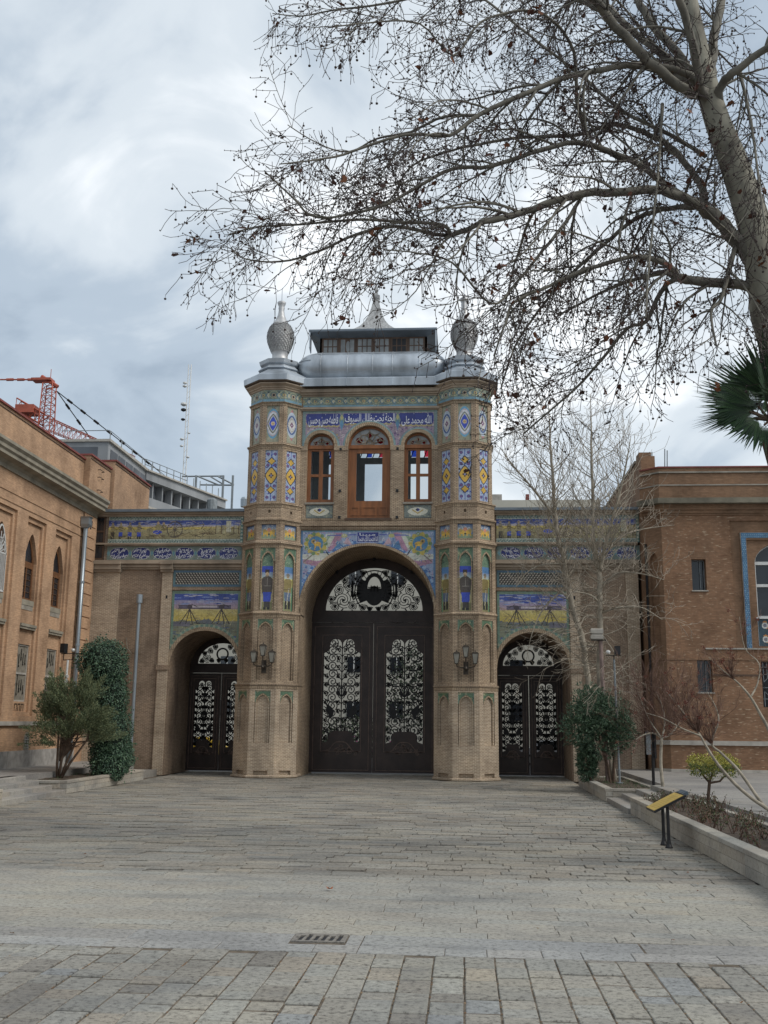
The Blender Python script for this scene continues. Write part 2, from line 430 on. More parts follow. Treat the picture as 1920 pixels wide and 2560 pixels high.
# ---------------------------------------------------------------- painted tile panels
COB = srgb(38, 52, 132); ROY = srgb(44, 74, 188); YEL = srgb(214, 172, 62); WHT = srgb(205, 208, 214); TUR = srgb(86, 140, 158)
GRN = srgb(96, 128, 104); PUR = srgb(118, 72, 108); PNK = srgb(188, 150, 172); DRK = srgb(38, 42, 46); SGE = srgb(128, 138, 122)
OCH = srgb(178, 150, 84); SKN = srgb(196, 168, 132); OLV = srgb(128, 116, 70); LBL = srgb(132, 160, 190); CRM = srgb(202, 194, 158); BRN = srgb(96, 76, 52)
class Img:
    def __init__(s, w, h, res=.015, bg=WHT):
        s.w, s.h = w, h
        s.nx, s.ny = max(4, round(w / res)), max(4, round(h / res))
        s.X, s.Z = np.meshgrid((np.arange(s.nx) + .5) * w / s.nx, (np.arange(s.ny) + .5) * h / s.ny)
        s.a = np.empty((s.ny, s.nx, 3)); s.a[:] = bg
        s.mask = np.ones((s.ny, s.nx), bool)
    def put(s, m, c, al=1):
        s.a[m] = s.a[m] * (1 - al) + np.array(c) * al; return s
    def rect(s, x0, x1, z0, z1, c, al=1): return s.put((s.X >= x0) & (s.X < x1) & (s.Z >= z0) & (s.Z < z1), c, al)
    def ell(s, x, z, rx, rz, c, al=1): return s.put(((s.X - x) / rx) ** 2 + ((s.Z - z) / rz) ** 2 < 1, c, al)
    def dia(s, x, z, rx, rz, c, p=1., al=1): return s.put((np.abs(s.X - x) / rx) ** p + (np.abs(s.Z - z) / rz) ** p < 1, c, al)
    def ring(s, x, z, rx, rz, t, c):
        d = np.sqrt(((s.X - x) / rx) ** 2 + ((s.Z - z) / rz) ** 2); return s.put(np.abs(d - 1) < t / min(rx, rz) / 2, c)
    def poly(s, pts, c, al=1):
        m = np.zeros(s.X.shape, bool); n = len(pts)
        for i in range(n):
            (x0, z0), (x1, z1) = pts[i], pts[(i + 1) % n]
            if z0 == z1: continue
            k = ((z0 > s.Z) != (z1 > s.Z)) & (s.X < (x1 - x0) * (s.Z - z0) / (z1 - z0) + x0); m ^= k
        return s.put(m, c, al)
    def line(s, pts, wd, c):
        m = np.zeros(s.X.shape, bool)
        for (x0, z0), (x1, z1) in zip(pts, pts[1:]):
            dx, dz = x1 - x0, z1 - z0; q = dx * dx + dz * dz + 1e-12
            t = np.clip(((s.X - x0) * dx + (s.Z - z0) * dz) / q, 0, 1)
            m |= (s.X - x0 - t * dx) ** 2 + (s.Z - z0 - t * dz) ** 2 < wd * wd / 4
        return s.put(m, c)
    def grad(s, z0, z1, c0, c1, cond=None):
        t = np.clip((s.Z - z0) / (z1 - z0), 0, 1)[..., None]; g = np.array(c0) * (1 - t) + np.array(c1) * t
        m = (s.Z >= z0) & (s.Z < z1)
        if cond is not None: m &= cond
        s.a[m] = g[m]; return s
    def scatter(s, r, n, cols, r0, r1, box=None, flower=False):
        x0, x1, z0, z1 = box or (0, s.w, 0, s.h)
        for _ in range(n):
            x, z, q, c = r.uniform(x0, x1), r.uniform(z0, z1), r.uniform(r0, r1), r.choice(cols)
            s.ell(x, z, q, q, c)
            if flower and q > .03: s.ell(x, z, q * .45, q * .45, r.choice(cols))
        return s
    def curls(s, r, n, cols, R, wd, box=None):
        x0, x1, z0, z1 = box or (0, s.w, 0, s.h)
        for _ in range(n):
            x, z, q, a, d = r.uniform(x0, x1), r.uniform(z0, z1), R * r.uniform(.6, 1.2), r.uniform(0, 6.3), r.choice((-1, 1))
            s.line([(x + q * (1 - k / 9) * math.cos(a + d * k * .7), z + q * (1 - k / 9) * math.sin(a + d * k * .7)) for k in range(8)], wd, r.choice(cols))
        return s
    def sketch(s, r, n, cols, l0, l1, wd, box=None):
        x0, x1, z0, z1 = box or (0, s.w, 0, s.h)
        for _ in range(n):
            x, z, a, l, b = r.uniform(x0, x1), r.uniform(z0, z1), r.gauss(0, .5), r.uniform(l0, l1), r.uniform(-.6, .6)
            s.line([(x + l * t * math.cos(a + b * t), z + l * t * math.sin(a + b * t)) for t in (0, .33, .66, 1)], wd, r.choice(cols))
        return s
    def flip(s): s.a = s.a[:, ::-1].copy(); return s
    def panel(s, name, fr, parent, mat=None, joints=0, label=None):
        """one mesh of small cells carrying the print"""
        O, U, V, Nn = fr
        if joints:
            jx = (s.X % joints) < s.w / s.nx; jz = (s.Z % joints) < s.h / s.ny
            s.put(jx | jz, DRK, .3)
        off = np.array(OFF[parent.name])
        gx, gz = np.meshgrid(np.linspace(0, s.w, s.nx + 1), np.linspace(0, s.h, s.ny + 1))
        P = np.array(O)[None] + gx.ravel()[:, None] * np.array(U)[None] + gz.ravel()[:, None] * np.array(V)[None] - off
        jj, ii = np.nonzero(s.mask)
        b = jj * (s.nx + 1) + ii
        q = np.stack([b, b + 1, b + s.nx + 2, b + s.nx + 1], 1)
        if U.cross(V).dot(Nn) < 0: q = q[:, ::-1]
        me = bpy.data.meshes.new(name)
        me.vertices.add(len(P)); me.vertices.foreach_set('co', P.ravel())
        nf = len(q)
        me.loops.add(nf * 4); me.loops.foreach_set('vertex_index', q.ravel())
        me.polygons.add(nf); me.polygons.foreach_set('loop_start', np.arange(nf) * 4)
        me.update(calc_edges=True)
        ca = me.color_attributes.new('Col', 'FLOAT_COLOR', 'CORNER')
        cc = np.ones((nf, 4, 4)); cc[:, :, :3] = s.a[jj, ii][:, None, :]
        ca.data.foreach_set('color', cc.ravel())
        me.materials.append(mat or MT['tile'])
        o = bpy.data.objects.new(name, me); COL.objects.link(o); o.parent = parent; OFF[o.name] = OFF[parent.name]
        if label: o['label'] = label
        return o

# Arabic letters: isolated, final, initial, medial forms
AR = {'ا': 'ﺍﺎﺍﺎ', 'ب': 'ﺏﺐﺑﺒ', 'ت': 'ﺕﺖﺗﺘ', 'ج': 'ﺝﺞﺟﺠ', 'ح': 'ﺡﺢﺣﺤ', 'د': 'ﺩﺪﺩﺪ', 'س': 'ﺱﺲﺳﺴ', 'ط': 'ﻁﻂﻃﻄ', 'ظ': 'ﻅﻆﻇﻈ', 'ع': 'ﻉﻊﻋﻌ', 'ف': 'ﻑﻒﻓﻔ',
      'ک': 'ﻙﻚﻛﻜ', 'ل': 'ﻝﻞﻟﻠ', 'م': 'ﻡﻢﻣﻤ', 'ن': 'ﻥﻦﻧﻨ', 'ه': 'ﻩﻪﻫﻬ', 'ة': 'ﺓﺔﺓﺔ', 'و': 'ﻭﻮﻭﻮ', 'ی': 'ﻯﻰﻳﻴ'}
def shape(word):
    out_, prev = '', False
    for i, ch in enumerate(word):
        nxt = i + 1 < len(word) and word[i + 1] in AR
        dual = ch not in 'ادوة'
        k = (3 if nxt and dual else 1) if prev else (2 if nxt and dual else 0)
        out_ += AR[ch][k]; prev = dual
    return out_
def lettering(text, fr, u0, u1, v0, v1, parent, mat, bold=.005, rise=0.):
    """raised white letters filling u0..u1 x v0..v1"""
    words = ['ﷲ' if wd == 'الله' else shape(wd) for wd in text.split()]
    cu = bpy.data.curves.new('lettering', 'FONT'); cu.body = '\u2009'.join(x[::-1] for x in words[::-1]); cu.resolution_u = 2
    cu.offset = bold
    ob = bpy.data.objects.new('lettering_source', cu); COL.objects.link(ob)
    bpy.context.view_layer.update()
    me0 = ob.evaluated_get(bpy.context.evaluated_depsgraph_get()).to_mesh()
    co = np.array([tuple(v.co) for v in me0.vertices]); fs = [list(p.vertices) for p in me0.polygons]
    bpy.data.objects.remove(ob)
    mn, mx = co.min(0), co.max(0)
    u = (co[:, 0] - mn[0]) / (mx[0] - mn[0]); v = (co[:, 1] - mn[1]) / (mx[1] - mn[1])
    O, U, V, Nn = fr
    mb = MB()
    pts = [O + U * (u0 + (u1 - u0) * a) + V * (v0 + (v1 - v0) * b + rise * math.sin(a * math.pi)) for a, b in zip(u, v)]
    mb.add(pts, fs)
    return mb.build('lettering', mat, parent)
MT['letter'] = plain('letter', srgb(214, 216, 222), .4, var=.06, bmp=0)
def scribble(mb, fr, r, u0, u1, v0, v1, n=7, wd=.016):
    """flowing pen strokes of a line of script too small to read"""
    for k in range(n):
        x = u0 + (u1 - u0) * (k + .5) / n; z = v0 + (v1 - v0) * r.uniform(.25, .75); q = (u1 - u0) / n * r.uniform(.9, 1.7); a = r.uniform(-.5, .5)
        h = (v1 - v0) * r.uniform(.2, .42)
        pts = []
        for i in range(9):
            t = i / 8
            pts.append((min(u1, max(u0, x + q * (t - .5))), min(v1, max(v0, z + h * math.sin(t * math.pi * r.choice((1, 1, 2)) + math.pi * (k % 2)) * .8 + a * q * (t - .5)))))
        mb.ribbon(fr, pts, wd, .004)
        if k % 2: mb.ribbon(fr, [(x, z), (x + .01, min(v1, z + h * 1.6))], wd, .004)
        mb.ribbon(fr, [(x + .03, max(v0, z - h * .9)), (x + .055, max(v0, z - h * .9))], wd, .004)
# ---------------------------------------------------------------- the gatehouse
TX, TY = 2.87, .85
S8 = 1 / math.cos(math.pi / 8)
def oct_(mb, prof, cx, cy, **k): return mb.lathe([(r * S8, z) for r, z in prof], (cx, cy, 0), 8, rot=math.pi / 8, **k)
def facet(cx, cy, hw, k):
    a = k * math.pi / 4
    n = Vector((math.sin(a), -math.cos(a), 0))
    return (Vector((cx, cy, 0)) + n * hw, Vector((math.cos(a), math.sin(a), 0)), Z, n)
def fwd(fr, d, u=0, v=0): return (fr[0] + fr[3] * d + fr[1] * u + fr[2] * v, fr[1], fr[2], fr[3])
def parch(hw, z0, zs, zt, n=12):
    """pointed niche outline"""
    p = [(-hw, z0), (hw, z0)]
    for k in range(n + 1):
        t = k / n; x = hw * (1 - 2 * t); q = abs(x) / hw
        p.append((x, zs + (zt - zs) * (.72 * math.sqrt(max(0, 1 - q * q)) + .28 * (1 - q))))
    return p

def paint_soldier(kind, r):
    im = Img(.44, 1.86, .0125, SGE)
    im.rect(.0, .44, 1.3, 1.86, srgb(104, 134, 112)).curls(r, 26, [srgb(150, 170, 140), srgb(60, 96, 84)], .05, .012, (.03, .41, 1.32, 1.8))
    im.grad(0, 1.3, srgb(176, 168, 120), srgb(196, 196, 140))
    im.rect(0, .44, 0, .25, srgb(140, 138, 98)).rect(0, .44, .75, .95, srgb(206, 198, 120))
    im.grad(.95, 1.2, srgb(180, 196, 190), srgb(70, 110, 190)); im.rect(0, .44, 1.12, 1.3, ROY if kind == 0 else srgb(80, 128, 178))
    im.put((im.Z > 1.16) & (((im.X - .22) / .2) ** 2 + ((im.Z - 1.14) / .24) ** 2 > 1) & (im.Z < 1.4), srgb(98, 130, 108))
    if kind == 0:
        coat, trs, hat = srgb(84, 76, 72), ROY, srgb(62, 52, 52)
        im.poly([(.08, .5), (.36, .5), (.40, .9), (.33, .97), (.25, 1.01), (.19, 1.01), (.10, .97), (.04, .9)], coat)
        im.rect(.14, .31, .10, .3, srgb(70, 68, 66)); im.poly([(.12, .26), (.33, .26), (.35, .54), (.10, .54)], trs)
        im.line([(.14, .72), (.33, .72)], .02, srgb(150, 145, 135)).line([(.22, .72), (.22, .95)], .015, srgb(150, 145, 135))
        im.rect(.15, .28, 1.09, 1.2, hat).ell(.215, 1.06, .055, .06, SKN).rect(.175, .255, 1.02, 1.035, DRK)
        im.line([(.06, .06), (.06, .52)], .02, srgb(190, 190, 180)).rect(.13, .2, .02, .1, DRK).rect(.23, .31, .02, .1, DRK)
    else:
        coat = srgb(140, 126, 78)
        im.rect(0, .10, 0, .7, srgb(104, 150, 120)).rect(.34, .44, 0, .7, srgb(104, 150, 120))
        im.poly([(.10, .5), (.33, .5), (.36, .88), (.29, .95), (.15, .95), (.07, .88)], coat)
        im.poly([(.11, .3), (.31, .3), (.33, .55), (.10, .55)], srgb(92, 110, 136)); im.rect(.13, .2, .06, .3, DRK).rect(.24, .31, .06, .3, DRK)
        im.ell(.215, 1.02, .05, .065, SKN).put(((im.X - .215) / .06) ** 2 + ((im.Z - 1.06) / .05) ** 2 < 1, srgb(120, 116, 106)).rect(.18, .25, .99, 1.0, DRK)
        im.line([(.19, .2), (.26, .68)], .022, srgb(180, 175, 165)).line([(.08, .62), (.30, .66)], .02, srgb(90, 80, 55))
    return im
def paint_lions(r):
    im = Img(.44, .43, .0125, srgb(112, 142, 178))
    im.grad(.2, .43, srgb(170, 172, 160), srgb(84, 122, 178)).curls(r, 5, [srgb(196, 200, 204)], .06, .02, (.05, .4, .28, .4))
    im.rect(0, .44, 0, .13, srgb(140, 156, 128))
    im.ell(.13, .19, .09, .06, YEL).ell(.31, .19, .09, .06, YEL).ell(.09, .24, .05, .05, OCH).ell(.35, .24, .05, .05, OCH).ell(.22, .27, .06, .06, srgb(206, 140, 110))
    for x in (.07, .17, .27, .37): im.rect(x - .015, x + .015, .08, .18, YEL)
    im.ell(.22, .14, .03, .02, DRK)
    return im
def paint_flowers(r, mid):
    im = Img(.37, 1.56, .0125, srgb(164, 178, 204))
    im.scatter(r, 90, [ROY, COB, srgb(200, 206, 218), srgb(110, 130, 180)], .012, .024)
    for z in (.12, .46, .78, 1.1, 1.44):
        for x in (.08, .29): im.ell(x, z, .05, .05, COB).ell(x, z, .032, .032, srgb(140, 96, 130)).ell(x, z, .014, .014, COB)
    im.line([(.185, .02), (.185, 1.54)], .03, srgb(50, 90, 170))
    for z, rx, rz, p in ((.34, .115, .1, .9), (.78, .165, .24, 1.25), (1.22, .115, .1, .9)):
        im.dia(.185, z, rx + .03, rz + .035, srgb(30, 48, 76), p).dia(.185, z, rx, rz, YEL, p)
        if rz > .2: im.ell(.185, z + .12, .07, .09, YEL).ell(.185, z - .12, .07, .09, YEL)
    for a in range(4): im.ell(.185 + .05 * math.cos(a * 1.571), .78 + .05 * math.sin(a * 1.571), .03, .03, srgb(60, 46, 66))
    im.ell(.185, .78, .028, .028, srgb(70, 96, 170)).ell(.185, .78, .012, .012, WHT)
    return im
def paint_medallion(r, mid):
    im = Img(.38, 1.16, .0125, srgb(150, 152, 132))
    im.curls(r, 26, [srgb(78, 100, 110), srgb(176, 170, 150), srgb(120, 84, 84)], .04, .013)
    if mid:
        im.ell(.19, .58, .19, .47, srgb(96, 158, 192)).ell(.19, .58, .185, .4, srgb(186, 170, 176)).ell(.19, .58, .17, .36, srgb(206, 210, 216))
        im.dia(.19, .58, .17, .31, srgb(96, 96, 88), 1.3).dia(.19, .58, .14, .27, srgb(190, 194, 190), 1.3).dia(.19, .58, .115, .22, ROY, 1.25)
        for a in range(8): im.ell(.19 + .05 * math.cos(a * .785), .58 + .05 * math.sin(a * .785), .018, .018, srgb(220, 200, 150))
        im.ell(.19, .58, .03, .03, YEL)
    else:
        im.dia(.19, .58, .2, .5, srgb(170, 110, 112), 1.1).ell(.19, .58, .185, .4, srgb(176, 190, 206)).ell(.19, .58, .165, .3, srgb(66, 96, 150))
        im.dia(.19, .58, .145, .26, srgb(206, 206, 206), 1.35).dia(.19, .58, .125, .225, srgb(150, 150, 140), 1.35).dia(.19, .58, .115, .2, srgb(206, 206, 206), 1.35)
        im.dia(.19, .58, .07, .1, PUR).ell(.19, .58, .02, .025, WHT)
    return im
def paint_band(wd, h, r):
    im = Img(wd, h, .015, srgb(112, 126, 116))
    im.rect(0, wd, 0, h * .2, srgb(106, 146, 164))
    n = max(1, round(wd / .36))
    for k in range(n + 1):
        x = k * wd / n
        im.ring(x, h * .62, .13, h * .3, .022, srgb(160, 162, 130)).ell(x, h * .55, .05, .045, srgb(182, 160, 96)).ell(x, h * .55, .02, .02, COB)
        x += wd / n / 2
        im.dia(x, h * .55, .09, h * .36, srgb(88, 120, 136)).dia(x, h * .55, .05, h * .22, srgb(190, 186, 160)).ell(x, h * .8, .022, .022, DRK)
    im.curls(r, int(wd * 8), [srgb(168, 168, 142), srgb(66, 96, 104)], .05, .012)
    im.rect(0, wd, h - .02, h, srgb(150, 158, 144))
    return im
def paint_spandrel_small(wd, h, r):
    im = Img(wd, h, .0125, srgb(92, 122, 96))
    im.rect(0, wd, h - .03, h, srgb(150, 160, 130)).rect(0, .025, 0, h, srgb(120, 146, 130)).rect(wd - .025, wd, 0, h, srgb(120, 146, 130))
    im.curls(r, 10, [srgb(160, 160, 116), srgb(58, 86, 84), srgb(190, 184, 150)], .05, .014)
    return im

gate = thing('gatehouse', 'tall brick gatehouse with two octagonal tiled towers and a great arched doorway', 'gatehouse')
MT['silver_dull'] = plain('silver_dull', (.36, .36, .355), .6, .35, var=.4, scale=14, bmp=.3)
def build_tower(sx):
    cx = sx * TX
    core = MB(); pr = rnd
    hw = lambda z: .91 if z < 2.6 else .88 if z < 4.6 else .868 if z < 6.7 else .86 if z < 7.4 else .855 if z < 7.86 else .80 if z < 9.66 else .785
    tiers = [(0, 2.54), (2.62, 4.56), (4.66, 6.60), (6.73, 7.31), (7.41, 7.80), (7.89, 9.62), (9.72, 10.95), (11.0, 11.36)]
    low = (0, 1, 2)
    for i, (z0, z1) in enumerate(tiers):
        h = hw((z0 + z1) / 2); mi = 1 if i < 1 else 0
        oct_(core, [(h - .07, z0), (h - .07, z1)], cx, TY, mi=mi)
        for k in (-2, -1, 0, 1, 2):
            fr = facet(cx, TY, h, k); f = h * .4142
            holes = []
            if abs(k) < 2:
                if i == 0: holes = [rect(-.225, .225, .96, 2.41), rect(-.2, .2, .06, .2)]
                elif i == 1: holes = [rect(-.225, .225, 2.7, 4.45)]
                elif i == 2: holes = [rect(-.222, .222, 4.69, 6.55)]
                elif i == 3: holes = [rect(-.22, .22, 6.79, 7.22)]
                elif i == 4: holes = [rect(-.035, .035, 7.56, 7.65)]
                elif i == 5: holes = [rect(-.187, .187, 7.93, 9.49), rect(-.035, .035, 9.53, 9.6)]
                elif i == 6: holes = [rect(-.192, .192, 9.74, 10.9)]
            core.poly(fr, rect(-f, f, z0, z1), holes, .07, mi=mi)
    tw = core.build('tower', [MT['brick_gate'], MT['brick_gate_low']], gate)
    tw['label'] = 'octagonal brick tower in tiers with painted tile panels'
    # string courses
    for (z0, z1, a, b, s) in ((2.54, 2.62, .91, .88, .03), (4.56, 4.66, .88, .868, .04), (6.60, 6.73, .868, .86, .055), (7.31, 7.41, .86, .855, .055), (7.80, 7.89, .855, .80, .045), (9.62, 9.72, .80, .785, .05), (10.95, 11.0, .785, .785, .05)):
        d = (z1 - z0)
        oct_(MB(), [(a - .02, z0), (a + s * .35, z0), (a + s * .4, z0 + d * .3), (a + s, z0 + d * .36), (a + s, z0 + d * .72), (b + .005, z1), (b - .03, z1)], cx, TY).build('string_course', MT['brick_gate'], tw)
        # a row of bricks on edge under the course
        mb = MB()
        for k in (-1, 0, 1):
            fr = facet(cx, TY, a, k); f = a * .4142; n = int(2 * f / .05)
            for j in range(n):
                u = -f + (j + .5) * 2 * f / n
                mb.poly(fwd(fr, .012), rect(u - .018, u + .018, z0 - .075, z0 - .003), (), .02)
        mb.build('soldier_course', MT['brick_arch'], tw)['kind'] = 'stuff'
    oct_(MB(), [(.93, 0), (.96, .02), (.96, .06), (.915, .08)], cx, TY).build('plinth', MT['brick_gate_low'], tw)
    for k in (-1, 0, 1):
        fr = facet(cx, TY, .91, k)
        for (zb, zt, h) in ((2.08, 2.41, .91), (4.12, 4.45, .88)):
            fr = facet(cx, TY, h, k)
            im = paint_spandrel_small(.45, zt - zb, pr)
            im.mask = ~((np.abs(im.X - .225) < .2) & ((im.Z) < (zt - zb) * (.02 + .62 * np.sqrt(np.clip(1 - ((im.X - .225) / .2) ** 2, 0, 1)) + .14 * (1 - np.abs(im.X - .225) / .2))))
            im.panel('tile_panel', fwd(fr, -.022, -.225, zb), tw)
            mb = MB(); o_, i_ = parch(.205, 0, 0, .25)[2:], parch(.172, 0, 0, .215)[2:]
            mb.poly(fwd(fr, -.01, 0, zb), o_ + i_[::-1], (), .05); mb.build('niche_arch', MT['brick_arch'], tw)
            mb = MB()
            for s in (-1, 1): mb.poly(fwd(fr, -.018), rect(s * .205 - .0, s * .172, zb - (1.12 if h > .9 else 1.42), zb) if s > 0 else rect(-.205, -.172, zb - (1.12 if h > .9 else 1.42), zb), (), .045)
            mb.build('niche_jamb', MT['brick_gate_low' if h > .9 else 'brick_gate'], tw)
        fr = facet(cx, TY, .868, k)
        im = paint_soldier(0 if k == 0 else 1, pr)
        im.panel('tile_panel', fwd(fr, -.066, -.222, 4.69), tw, label='tile painting of a standing soldier in %s' % ('a dark coat and blue trousers' if k == 0 else 'an olive tunic'))
        im = paint_spandrel_small(.44, .42, pr)
        im.mask = ~((np.abs(im.X - .22) < .19) & (im.Z < .30 * (.7 * np.sqrt(np.clip(1 - ((im.X - .22) / .19) ** 2, 0, 1)) + .3 * (1 - np.abs(im.X - .22) / .19))))
        im.panel('tile_panel', fwd(fr, -.02, -.22, 6.13), tw)
        o_, i_ = parch(.2, 0, 0, .31)[2:], parch(.165, 0, 0, .255)[2:]
        MB().poly(fwd(fr, -.008, 0, 6.13), o_ + i_[::-1], (), .05).build('niche_arch', MT['brick_arch'], tw)
        mb = MB()
        for s in (-1, 1): mb.poly(fwd(fr, -.02), rect(min(s * .2, s * .168), max(s * .2, s * .168), 4.69, 6.13), (), .045)
        mb.build('niche_jamb', MT['brick_gate'], tw)
        paint_lions(pr).panel('tile_panel', fwd(facet(cx, TY, .86, k), -.05, -.22, 6.79), tw)
        paint_flowers(pr, k == 0).panel('tile_panel', fwd(facet(cx, TY, .80, k), -.03, -.187, 7.93), tw)
        paint_medallion(pr, k == 0).panel('tile_panel', fwd(facet(cx, TY, .785, k), -.03, -.192, 9.74), tw)
        h = .785; f = h * .4142
        paint_band(2 * f - .01, .36, pr).panel('tile_panel', fwd(facet(cx, TY, h, k), .004, -f + .005, 11.0), tw)
        mb = MB(); fr2 = facet(cx, TY, h, k)
        mb.poly(fwd(fr2, .012, 0, 11.2), [(.065 * math.cos(a * .524), .065 * math.sin(a * .524)) for a in range(12)], [[(.04 * math.cos(a * .524), .04 * math.sin(a * .524)) for a in range(12)]], .02)
        mb.build('vent_ring', MT['plaster'], tw)
        MB().poly(fwd(fr2, .007, 0, 11.2), [(.042 * math.cos(a * .524), .042 * math.sin(a * .524)) for a in range(12)], (), .005).build('vent_hole', MT['black'], tw)
    # cornice, eave and finial
    oct_(MB(), [(.785, 11.36), (.82, 11.38), (.82, 11.41), (.86, 11.44), (.86, 11.47), (.95, 11.53), (.95, 11.56), (.7, 11.56)], cx, TY).build('cornice', MT['plaster'], tw)
    oct_(MB(), [(.9, 11.56), (1.0, 11.6), (1.0, 11.63), (.9, 11.63)], cx, TY).build('eave_soffit', MT['soffit'], tw)
    oct_(MB(), [(1.01, 11.63), (1.02, 11.80), (.99, 11.83), (.62, 12.06), (.55, 12.14), (.62, 12.16)], cx, TY).build('eave_roof', MT['zinc'], tw)
    oct_(MB(), [(.62, 12.16), (.50, 12.30), (.57, 12.34), (.60, 12.45), (.45, 12.49), (.34, 12.53)], cx, TY).build('finial_base', MT['zinc'], tw)
    mb = MB(); prof = [(.30, 12.52), (.25, 12.62), (.24, 12.72), (.26, 12.84), (.325, 12.99), (.385, 13.15), (.41, 13.32), (.395, 13.48), (.34, 13.64), (.25, 13.78), (.17, 13.92), (.11, 14.08), (.085, 14.24), (.10, 14.32), (.085, 14.36), (.12, 14.44), (.14, 14.5), (.11, 14.53), (.03, 14.55)]
    mb.lathe(prof, (cx, TY, 0), 24)
    fi = mb.build('finial', MT['silver'], tw, True)
    # overlapping scales on the bulb: little proud plates
    mb = MB(); pz = np.array([p[1] for p in prof]); prr = np.array([p[0] for p in prof])
    for j in range(16):
        z = 12.86 + j * .058
        for k in range(22):
            a = (k + .5 * (j % 2)) * 2 * math.pi / 22
            P = lambda aa, zz, d: (cx + (np.interp(zz, pz, prr) + d) * math.cos(aa), TY + (np.interp(zz, pz, prr) + d) * math.sin(aa), zz)
            mb.add([P(a - .13, z + .05, .002), P(a + .13, z + .05, .002), P(a + .1, z - .005, .028), P(a, z - .03, .034), P(a - .1, z - .005, .028)], [(0, 4, 3, 2, 1)])
    q = mb.build('scales', MT['silver_dull'], tw); q['kind'] = 'stuff'
    MB().tube([(cx, TY, 14.5), (cx, TY, 15.0)], .008, 5).build('rod', MT['zinc_dark'], tw)
build_tower(-1); build_tower(1)

# --- lower wall with the great arch; its depth forms the barrel vault
AR_C, AR_R, YW, YD = 4.72, 1.95, .55, 2.9
def arc(cx, cz, R, n=28, a0=0, a1=math.pi): return [(cx + R * math.cos(a0 + (a1 - a0) * k / n), cz + R * math.sin(a0 + (a1 - a0) * k / n)) for k in range(n + 1)]
mb = MB()
mb.poly(front(YW), [(2.1, AR_C), (2.1, 7.13), (-2.1, 7.13), (-2.1, AR_C)] + arc(0, AR_C, AR_R)[::-1], (), 3.05)
mb.box(-2.3, -1.95, YW, 3.6, 0, AR_C); mb.box(1.95, 2.3, YW, 3.6, 0, AR_C)
mb.build('arch_wall', MT['brick_gate'], gate)
o_ = arc(0, AR_C, 2.03); i_ = arc(0, AR_C, 1.952)
MB().poly(front(YW - .025), [p for p in o_ if abs(p[0]) < 2.02] + [p for p in i_][::-1], (), .03).build('arch_edge', MT['brick_arch'], gate)
# the painted spandrel
r5 = random.Random(5)
im = Img(4.0, 2.4, .0125, srgb(142, 158, 188))
im.scatter(r5, 700, [srgb(74, 92, 150), COB, srgb(182, 186, 200), srgb(168, 140, 168), srgb(90, 130, 176)], .012, .032)
im.curls(r5, 150, [srgb(70, 90, 150), srgb(170, 140, 160), srgb(196, 200, 210)], .07, .016)
d = np.hypot(im.X - 2.0, im.Z + .01)
im.put((d < 2.13), srgb(70, 116, 176)).put((d < 2.13) & (np.sin(np.arctan2(im.Z, im.X - 2) * 60) > 0) & (d > 2.06), srgb(150, 176, 206))
for s in (-1, 1):
    px = lambda u: 2 + s * u
    im.poly([(px(.75), 2.32), (px(1.0), 2.32), (px(1.25), 1.9), (px(1.15), 1.75), (px(.9), 1.95)], srgb(176, 134, 160))      # flags
    im.poly([(px(.95), 2.3), (px(1.25), 2.3), (px(1.35), 1.9), (px(1.2), 1.8)], srgb(196, 200, 186)).poly([(px(1.1), 2.25), (px(1.3), 2.2), (px(1.36), 1.85)], srgb(140, 168, 140))
    im.poly([(px(1.15), 1.62), (px(1.9), 1.55), (px(1.92), 1.42), (px(1.5), 1.32), (px(1.1), 1.45)], srgb(170, 128, 152))
    im.poly([(px(1.1), 1.72), (px(1.95), 1.68), (px(1.95), 1.55), (px(1.5), 1.48), (px(1.15), 1.55)], srgb(200, 202, 190))
    im.line([(px(.25), 2.27), (px(1.2), 2.25)], .035, srgb(86, 96, 170)).line([(px(1.0), 1.45), (px(1.3), 1.85)], .03, DRK).line([(px(1.9), 1.45), (px(1.55), 1.75)], .03, srgb(120, 118, 104))
    im.ell(px(1.55), 2.0, .32, .32, srgb(176, 166, 84))
    for a in range(14): im.ell(px(1.55) + .3 * math.cos(a * .449), 2.0 + .3 * math.sin(a * .449), .055, .055, srgb(190, 170, 80) if a % 2 else srgb(110, 140, 100))
    im.ell(px(1.55), 2.0, .225, .225, srgb(70, 128, 168))
    im.ell(px(1.5), 1.99, .11, .07, YEL).ell(px(1.62), 2.07, .07, .07, OCH).line([(px(1.44), 1.95), (px(1.4), 1.84)], .035, YEL).line([(px(1.56), 1.95), (px(1.58), 1.84)], .035, YEL).ell(px(1.62), 2.07, .03, .03, BRN)
    im.ell(px(.7), 2.24, .09, .06, srgb(180, 178, 120)).poly([(px(.45), 1.95), (px(.62), 2.2), (px(.72), 2.0)], srgb(188, 160, 172)).poly([(px(.75), 1.9), (px(.9), 2.12), (px(1.0), 1.85)], srgb(80, 130, 180))
im.curls(r5, 70, [srgb(196, 200, 206), srgb(150, 120, 150), srgb(90, 110, 160)], .05, .014, (.1, 3.9, 1.2, 2.3))
im.rect(1.66, 2.34, 2.03, 2.36, srgb(150, 160, 190)).rect(1.69, 2.31, 2.05, 2.34, COB)
im.rect(0, 4, 2.36, 2.4, TUR).rect(0, .06, 0, 2.4, srgb(80, 120, 160)).rect(3.94, 4, 0, 2.4, srgb(80, 120, 160))
im.sketch(r5, 420, [srgb(62, 66, 104), srgb(200, 204, 212), srgb(120, 90, 130), srgb(176, 160, 110)], .03, .12, .0125, (.08, 3.92, .05, 2.0)); im.rect(1.69, 2.31, 2.05, 2.34, COB)
im.mask = np.hypot(im.X - 2.0, im.Z + .01) > 2.03
